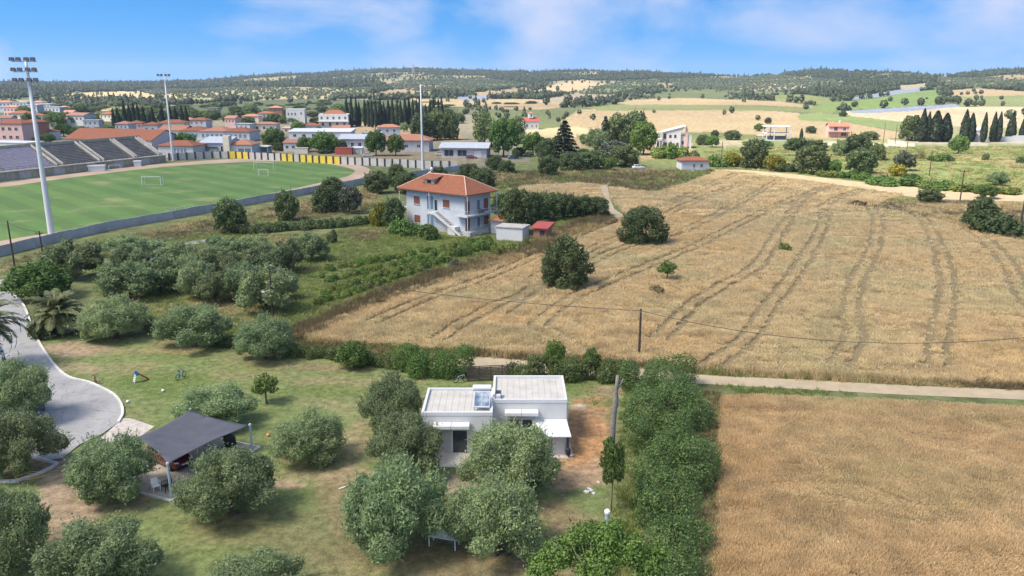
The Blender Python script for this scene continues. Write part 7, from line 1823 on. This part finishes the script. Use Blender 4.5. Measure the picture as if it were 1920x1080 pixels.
plain("toy_blue", (0.03, 0.20, 0.42), 0.4, 0.05, 3); plain("toy_red", (0.45, 0.03, 0.04), 0.4, 0.05, 3); plain("toy_white", (0.80, 0.80, 0.80), 0.4, 0.05, 3); plain("toy_orange", (0.75, 0.28, 0.08), 0.5, 0.05, 3)
def slide_toy():
    x, y = G(256, 718); o = thing("toy_slide", "blue and red plastic slide with white ladder on the lawn", "slide", (x, y, 0.07), 0.75, scale=(0.68, 0.68, 0.72))
    for s in (-0.28, 0.28): MB().bar((-0.35, s, 0), (0.0, s, 1.1), 0.07).build("ladder_rail", M["toy_white"], o)
    for k in range(4): MB().box(-0.33 + k * 0.085, -0.2 + k * 0.085, -0.25, 0.25, 0.18 + k * 0.24, 0.24 + k * 0.24).build("step", M["toy_white"], o, bevel=0.01)
    MB().box(-0.06, 0.42, -0.34, 0.34, 0.98, 1.06).build("platform", M["toy_blue"], o, bevel=0.02)
    for s in (-0.34, 0.34): MB().add([(-0.06, s, 1.06), (0.42, s, 1.06), (0.3, s, 1.42), (0.05, s, 1.42), (-0.06, s + 0.04, 1.06), (0.42, s + 0.04, 1.06), (0.3, s + 0.04, 1.42), (0.05, s + 0.04, 1.42)], [(0, 1, 2, 3), (7, 6, 5, 4), (3, 2, 6, 7), (0, 4, 5, 1), (1, 5, 6, 2), (0, 3, 7, 4)]).build("side_panel", M["toy_blue"], o)
    mb = MB()
    for k in range(7):
        t0, t1 = k / 7, (k + 1) / 7; z0, z1 = 1.0 * (1 - t0) ** 1.15 + 0.08, 1.0 * (1 - t1) ** 1.15 + 0.08; X0, X1 = 0.42 + 1.25 * t0, 0.42 + 1.25 * t1
        mb.add([(X0, -0.25, z0), (X1, -0.25, z1), (X1, 0.25, z1), (X0, 0.25, z0), (X0, -0.25, z0 - 0.05), (X1, -0.25, z1 - 0.05), (X1, 0.25, z1 - 0.05), (X0, 0.25, z0 - 0.05)], [(0, 1, 2, 3), (7, 6, 5, 4), (0, 4, 5, 1), (2, 6, 7, 3)])
        for s in (-0.29, 0.25): mb.add([(X0, s, z0), (X1, s, z1), (X1, s, z1 + 0.14), (X0, s, z0 + 0.14), (X0, s + 0.04, z0), (X1, s + 0.04, z1), (X1, s + 0.04, z1 + 0.14), (X0, s + 0.04, z0 + 0.14)], [(0, 1, 2, 3), (7, 6, 5, 4), (3, 2, 6, 7)])
    mb.build("chute", M["toy_red"], o)
slide_toy()
def kid_bike(px, by, rz, paint, label, s=0.8):
    x, y = G(px, by); o = thing("childs_bicycle", label, "bicycle", (x, y, 0.06), rz, scale=(s, s, s))
    for wx in (-0.48, 0.48):
        V, F = [], []
        for i in range(16):
            a = 2 * math.pi * i / 16
            for k in range(4):
                b_ = 2 * math.pi * k / 4; rr_ = 0.27 + 0.035 * math.cos(b_); V.append((wx + rr_ * math.cos(a), 0.035 * math.sin(b_), 0.31 + rr_ * math.sin(a)))
        for i in range(16):
            for k in range(4): F.append((i * 4 + k, ((i + 1) % 16) * 4 + k, ((i + 1) % 16) * 4 + (k + 1) % 4, i * 4 + (k + 1) % 4))
        MB().add(V, F).build("wheel", M["rubber"], o)
    mb = MB(); mb.tube([(-0.48, 0, 0.31), (-0.08, 0, 0.3), (0.36, 0, 0.72), (-0.2, 0, 0.66), (-0.48, 0, 0.31)], 0.035, 6); mb.tube([(0.48, 0, 0.31), (0.34, 0, 0.85)], 0.03, 6); mb.tube([(-0.08, 0, 0.3), (-0.24, 0, 0.82)], 0.03, 6); mb.build("frame", M[paint], o)
    MB().box(-0.38, -0.12, -0.08, 0.08, 0.82, 0.89).build("saddle", M["black_plastic"], o, bevel=0.02); MB().tube([(0.28, -0.26, 0.92), (0.34, 0, 0.86), (0.28, 0.26, 0.92)], 0.025, 6).build("handlebar", M["black_plastic"], o)
kid_bike(180, 720, 2.2, "toy_red", "child's red and dark bicycle lying near the driveway kerb", 0.85)
kid_bike(340, 711, 1.3, "toy_blue", "child's dark blue bicycle standing on the lawn beyond the slide", 1.0)
kid_bike(864, 718, 0.4, "paint_silver", "grey bicycle parked beside the dark slatted gate", 1.0)
for px_, py_, mt, lb in ((306, 736, "toy_white", "white ball on the lawn farther from the driveway"), (240, 757, "toy_white", "white ball on the lawn close to the driveway kerb"), (503, 820, "toy_orange", "orange ball on the grass beside the shade sail")):
    x, y = G(px_, py_); o = thing("ball", lb, "ball", (x, y, 0.08))
    bm = bmesh.new(); bmesh.ops.create_icosphere(bm, subdivisions=3, radius=0.14, matrix=Matrix.Translation((0, 0, 0.13))); me = bpy.data.meshes.new("skin"); bm.to_mesh(me); bm.free()
    for p in me.polygons: p.use_smooth = True
    link("skin", me, M[mt], o); MB().lathe([(0.1405, 0.115), (0.143, 0.13), (0.1405, 0.145)], 20).build("seam", M["grey_paint"], o)
def chair(px, by, rz, mt, label):
    x, y = G(px, by); o = thing("plastic_chair", label, "chair", (x, y, 0.13), rz)
    for sx in (-0.22, 0.22):
        for sy in (-0.2, 0.2): MB().bar((sx * 1.12, sy * 1.12, 0), (sx, sy, 0.43), 0.04).build("leg", M[mt], o)
    MB().box(-0.25, 0.25, -0.24, 0.24, 0.43, 0.47).build("seat", M[mt], o, bevel=0.015)
    MB().add([(-0.24, 0.22, 0.47), (0.24, 0.22, 0.47), (0.22, 0.34, 0.9), (-0.22, 0.34, 0.9), (-0.24, 0.25, 0.47), (0.24, 0.25, 0.47), (0.22, 0.37, 0.9), (-0.22, 0.37, 0.9)], [(0, 1, 2, 3), (7, 6, 5, 4), (3, 2, 6, 7), (0, 3, 7, 4), (1, 5, 6, 2)]).build("backrest", M[mt], o)
    for s in (-0.27, 0.27):
        mb = MB(); mb.bar((s, -0.2, 0.66), (s, 0.3, 0.68), 0.05, 0.03); mb.bar((s, -0.19, 0.45), (s, -0.19, 0.65), 0.035); mb.build("armrest", M[mt], o)
chair(294, 924, 0.7, "toy_white", "white plastic chair under the edge of the shade sail"); chair(313, 924, -0.6, "black_plastic", "black plastic chair beside the white one by the post")
x, y = G(432, 840); o = thing("covered_barbecue", "barbecue under a black cover beside the shade sail post", "barbecue", (x, y, 0.12), 0.4)
MB().add([(-0.5, -0.35, 0.1), (0.5, -0.35, 0.1), (0.5, 0.35, 0.1), (-0.5, 0.35, 0.1), (-0.45, -0.3, 0.95), (0.42, -0.3, 0.8), (0.42, 0.28, 0.85), (-0.45, 0.28, 1.0), (-0.05, 0, 1.35)], [(3, 2, 1, 0), (0, 1, 5, 4), (1, 2, 6, 5), (2, 3, 7, 6), (3, 0, 4, 7), (4, 5, 8), (5, 6, 8), (6, 7, 8), (7, 4, 8)]).build("cover", M["black_plastic"], o, bevel=0.05)
for sx in (-0.42, 0.42): MB().tube([(sx, -0.36, 0.1), (sx, 0.36, 0.1)], 0.1, 10).build("wheel", M["light_steel"], o)
def garden_table():
    x, y = G(833, 1024); o = thing("garden_table", "white slatted garden table between the two biggest olive trees", "table", (x, y, 0.06), -0.28)
    for k in range(6): MB().box(-1.0, 1.0, -0.42 + k * 0.142, -0.42 + k * 0.142 + 0.128, 0.70, 0.735).build("slat", M["toy_white"], o)
    for sx in (-0.85, 0.85): MB().box(sx - 0.03, sx + 0.03, -0.42, 0.42, 0.64, 0.698).build("batten", M["toy_white"], o)
    for sx in (-0.85, 0.85):
        for sy in (-0.36, 0.36): MB().bar((sx, sy, 0), (sx, sy, 0.64), 0.06).build("leg", M["toy_white"], o)
garden_table()
def stone(px, by, s, label, seed, mt="white_render", group=None):
    g = np.random.default_rng(seed); x, y = G(px, by); bm = bmesh.new(); bmesh.ops.create_icosphere(bm, subdivisions=2, radius=s)
    for v in bm.verts: v.co *= 0.75 + 0.5 * g.random(); v.co.z *= 0.6
    me = bpy.data.meshes.new("stone"); bm.to_mesh(me); bm.free(); o = link("stone", me, M[mt]); o.location = (x, y, 0.05 + s * 0.25); tag(o, label, "stone", group)
for k, (a, b_, s) in enumerate(((1100, 925, 0.22), (1108, 921, 0.16), (1113, 927, 0.14), (1104, 918, 0.12), (1141, 901, 0.14), (1122, 906, 0.1))): stone(a, b_, s, "pale rubble stone on the bare earth near the young tree", 500 + k, group="rubble stones near the young tree")
x, y = G(645, 917); o = thing("water_pipe", "short white bent pipe lying on the lawn beside the largest olive", "pipe", (x, y, 0.1), 0.6); MB().tube([(-0.35, 0, 0.03), (0.0, 0, 0.04), (0.3, 0.1, 0.03)], 0.05, 8).build("tube", M["toy_white"], o); MB().tube([(0.28, 0.09, 0.03), (0.36, 0.13, 0.03)], 0.07, 8).build("coupling", M["grey_paint"], o)
x, y = G(1138, 985); o = thing("standpipe", "blue-grey standpipe with white cap in the tall grass", "standpipe", (x, y, 0)); MB().lathe([(0.15, 0), (0.15, 0.85), (0.12, 0.9)], 12).build("pipe", M["blue_steel"], o); MB().lathe([(0.2, 0.9), (0.2, 1.05), (0.1, 1.15)], 12).build("cap", M["toy_white"], o)
x, y = G(48, 898); o = thing("garden_hose", "yellow garden hose lying in a loose loop beside the kerb", "hose", (x, y, 0.09)); MB().tube([(0.9 * math.cos(t) + 0.2 * t / 6, 0.5 * math.sin(t) + 0.05 * t, 0.02) for t in np.linspace(0, 9, 40)], 0.025, 5).build("tube", M["yellow_paint"], o)
x, y = G(970 / 1.2, 448); o = thing("picnic_table", "grey garden table with clutter below the blue house", "table", (x, y, 0), 0.3); MB().box(-1.1, 1.1, -0.5, 0.5, 0.75, 0.82).build("top", M["grey_paint"], o)
for sx in (-0.9, 0.9): MB().box(sx - 0.06, sx + 0.06, -0.4, 0.4, 0, 0.75).build("leg", M["dark_metal"], o)
MB().box(-0.3, 0.5, -0.2, 0.25, 0.822, 1.05).build("crate", M["light_steel"], o)

# ---------------------------------------------------------------- poles and wires
POLES = {}
def pole(key, px, by, top, label, arm=0.0, r=0.13, lamp=False, mat="creosote", group=None):
    x, y = G(px, by); h = zat(top, y); POLES[key] = Vector((x, y, h - 0.15))
    o = thing("utility_pole", label, "pole", (x, y, 0), 0, group)
    MB().tube([(0, 0, -0.2), (0, 0, h)], [r, r * 0.7], 10).build("pole", M[mat], o)
    if arm:
        MB().box(-arm / 2, arm / 2, -r - 0.05, -r + 0.06, h - 0.5, h - 0.38).build("crossarm", M[mat], o)
        for k in (-1, 0, 1): MB().lathe([(0.05, 0), (0.07, 0.06), (0.04, 0.16)], 8, (k * arm * 0.45, -r, h - 0.37)).build("insulator", M["glass_dark"], o)
    else:
        MB().lathe([(0.04, 0), (0.06, 0.05), (0.03, 0.13)], 8, (0, 0, h)).build("insulator", M["glass_dark"], o)
        MB().box(-0.02, 0.02, -0.25, 0, h - 0.25, h - 0.2).build("bracket", M["light_steel"], o)
    if lamp: MB().bar((0, 0, h * 0.55), (-0.8, -0.2, h * 0.52), 0.05).build("lamp_arm", M["light_steel"], o); MB().box(-1.1, -0.75, -0.3, -0.1, h * 0.5, h * 0.53).build("lamp", M["toy_white"], o)
pole("mid", 1198, 668, 580, "dark wooden pole at the dirt track beside the tall hedge", r=0.15)
pole("grove", 512, 592, 503, "thin wooden pole with a street lamp arm at the olive grove's edge", lamp=True, r=0.12)
pole("w1", 28, 503, 415, "wooden pole standing before the stadium wall, the taller of two", r=0.15); pole("w2", 82, 490, 433, "shorter wooden pole with fittings before the stadium wall", arm=1.0, r=0.14)
pole("r1", 1800, 376, 318, "wooden pole with crossarm at the edge of the pale stubble", arm=2.2, r=0.16)
pole("r2", 1911, 440, 374, "leaning dark wooden pole behind the spreading shrub", r=0.2)
for k, (a, b_, c_) in enumerate(((1742, 330, 282), (1352, 312, 266), (1656, 268, 232), (1678, 270, 234), (1219, 292, 266), (1700, 284, 256), (1256, 296, 272))): pole("f%d" % k, a, b_, c_, "distant wooden pole of the line crossing the pasture", r=0.14, group="distant poles of the pasture line")
def wire(a, b_, sag, label, r=0.014, group=None):
    pts = [a.lerp(b_, t) - Vector((0, 0, sag * 4 * t * (1 - t))) for t in np.linspace(0, 1, 25)]
    o = thing("power_line", label, "cable", tuple(a), 0, group); MB().tube([p - a for p in pts], r, 5).build("cable", M["dark_metal"], o)
far_r = Vector((60.0, 70.0, 7.0))
wire(POLES["mid"], POLES["grove"], 0.7, "single cable from the track pole to the olive grove pole", 0.03)
wire(POLES["mid"], far_r, 3.0, "sagging cable running from the track pole across the wheat", 0.032)
o = thing("utility_pole", "wooden pole carrying the cable beyond the wheat", "pole", (60.0, 70.0, 0)); MB().tube([(0, 0, -0.2), (0, 0, 7.1)], [0.15, 0.11], 10).build("pole", M["creosote"], o); MB().box(-0.5, 0.5, -0.1, 0.0, 6.6, 6.7).build("crossarm", M["creosote"], o)
wire(POLES["w1"], POLES["w2"], 0.3, "cable between the two poles before the stadium wall", 0.02); wire(POLES["w2"], POLES["grove"], 1.0, "long cable from the shorter wall pole to the grove pole", 0.03)
# lattice mast on the skyline
def pylon(px, r_, hgt, label):
    a = math.atan((px - 960) / FPX / _c); x, y = r_ * math.sin(a), r_ * math.cos(a); z = float(height(x, y)); o = thing("pylon", label, "pylon", (x, y, z))
    for s in (-1, 1):
        for q in (-1, 1): MB().bar((s * 3, q * 3, 0), (s * 0.7, q * 0.7, hgt), 0.7).build("leg", M["grey_metal"], o)
    for k in range(6):
        z0, z1 = hgt * k / 6, hgt * (k + 1) / 6; w0, w1 = 3 - 2.3 * k / 6, 3 - 2.3 * (k + 1) / 6; mb = MB(); mb.bar((-w0, -w0, z0), (w1, -w1, z1), 0.35); mb.bar((w0, -w0, z0), (-w1, -w1, z1), 0.35); mb.build("brace", M["grey_metal"], o)
    for z0 in (0.78, 0.9): MB().box(-6, 6, -0.4, 0.4, hgt * z0, hgt * z0 + 0.8).build("crossarm", M["grey_metal"], o)
pylon(787, 2350, 30, "lattice power pylon on the wooded skyline")
# ================================================================ CLOUD OVERHEAD (shades the near land) AND HAZE
def cloud(name, poly, alt, label, seed):
    off = SUN_DIR / SUN_DIR.z * alt
    poly = [(x + off.x, y + off.y) for x, y in poly]
    step = 18.0
    xs = [p[0] for p in poly]; ys_ = [p[1] for p in poly]
    gx = np.arange(min(xs) - 60, max(xs) + 60, step); gy = np.arange(min(ys_) - 60, max(ys_) + 60, step)
    XX, YY = np.meshgrid(gx, gy)
    wx = XX + (fbm(XX / 120, YY / 120, seed, 4) - 0.5) * 90; wy = YY + (fbm(XX / 120 + 30, YY / 120, seed + 1, 4) - 0.5) * 90
    ins = inside(poly, wx, wy); dist = seg_dist(poly + [poly[0]], wx, wy) * np.where(ins, 1, -1)
    th = np.clip(dist / 45.0, 0, 1); keepv = dist > -step
    nx, ny = len(gx), len(gy)
    bil = fbm(XX / 160, YY / 160, seed + 4, 4)
    zt = alt + 5 + np.clip(dist, 0, 200) ** 0.7 * (0.8 + 1.6 * bil); zb = alt - np.clip(dist, 0, 60) * 0.12 - 6 * bil
    edge = dist <= 0
    zt = np.where(edge, alt + 2, zt); zb = np.where(edge, alt, zb)
    a = (np.arange(ny - 1)[:, None] * nx + np.arange(nx - 1)[None, :]); q = np.stack([a, a + 1, a + nx + 1, a + nx], -1)
    ok = keepv[:-1, :-1] & keepv[1:, :-1] & keepv[:-1, 1:] & keepv[1:, 1:]
    q = q[ok]; N0 = nx * ny
    V = np.concatenate([np.stack([XX, YY, zt], -1).reshape(-1, 3), np.stack([XX, YY, zb], -1).reshape(-1, 3)])
    # side faces along the rim
    okp = np.pad(ok, 1); side = []
    for j, i in zip(*np.nonzero(ok)):
        p0, p1, p2, p3 = a[j, i], a[j, i] + 1, a[j, i] + nx + 1, a[j, i] + nx
        for (dj, di, u, v) in ((-1, 0, p0, p1), (0, 1, p1, p2), (1, 0, p2, p3), (0, -1, p3, p0)):
            if not okp[j + 1 + dj, i + 1 + di]: side.append((u, u + N0, v + N0, v))
    Fq = np.concatenate([q, q[:, ::-1] + N0, np.array(side, np.int64)])
    used = np.unique(Fq); rm = np.zeros(2 * N0, np.int64); rm[used] = np.arange(len(used))
    me = np_mesh(name, V[used], rm[Fq], True)
    thick = np.concatenate([th.ravel(), th.ravel()])[used].astype(np.float32)
    at_ = me.attributes.new("thickness", 'FLOAT', 'POINT'); at_.data.foreach_set("value", thick)
    o = link(name, me, M["cloud_mist"]); tag(o, label, kind="stuff")
    return o
m, n, l, b = nt("cloud_mist")
n.remove(b)
tp = n.new("ShaderNodeBsdfTransparent"); tl = n.new("ShaderNodeBsdfTranslucent"); tl.inputs["Color"].default_value = (0.78, 0.78, 0.78, 1)
mx = n.new("ShaderNodeMixShader"); at_ = n.new("ShaderNodeAttribute"); at_.attribute_name = "thickness"
mu = n.new("ShaderNodeMath"); mu.operation = 'MULTIPLY'; mu.inputs[1].default_value = 0.33
l.new(at_.outputs["Fac"], mu.inputs[0]); l.new(mu.outputs[0], mx.inputs[0]); l.new(tp.outputs[0], mx.inputs[1]); l.new(tl.outputs[0], mx.inputs[2])
l.new(mx.outputs[0], n["Material Output"].inputs["Surface"]); M["cloud_mist"] = m
cloud("cloud", [(-700, -500), (600, -500), (520, -60), (230, 160), (140, 205), (66, 262), (30, 330), (-40, 420), (-120, 520), (-330, 560), (-700, 500)], 240.0, "thin grey fair-weather cloud over the near fields", 601)

m = bpy.data.materials.new("haze_air"); m.use_nodes = True; n, l = m.node_tree.nodes, m.node_tree.links
n.remove(n["Principled BSDF"])
pv = n.new("ShaderNodeVolumePrincipled"); pv.inputs["Density"].default_value = 0.0001; pv.inputs["Color"].default_value = (0.70, 0.84, 1.0, 1); pv.inputs["Anisotropy"].default_value = 0.1
l.new(pv.outputs[0], n["Material Output"].inputs["Volume"])
tag(MB().box(-6400, 6400, -6400, 6400, -60, 150).build("haze", m), "thin blue air haze over the whole valley", kind="stuff")
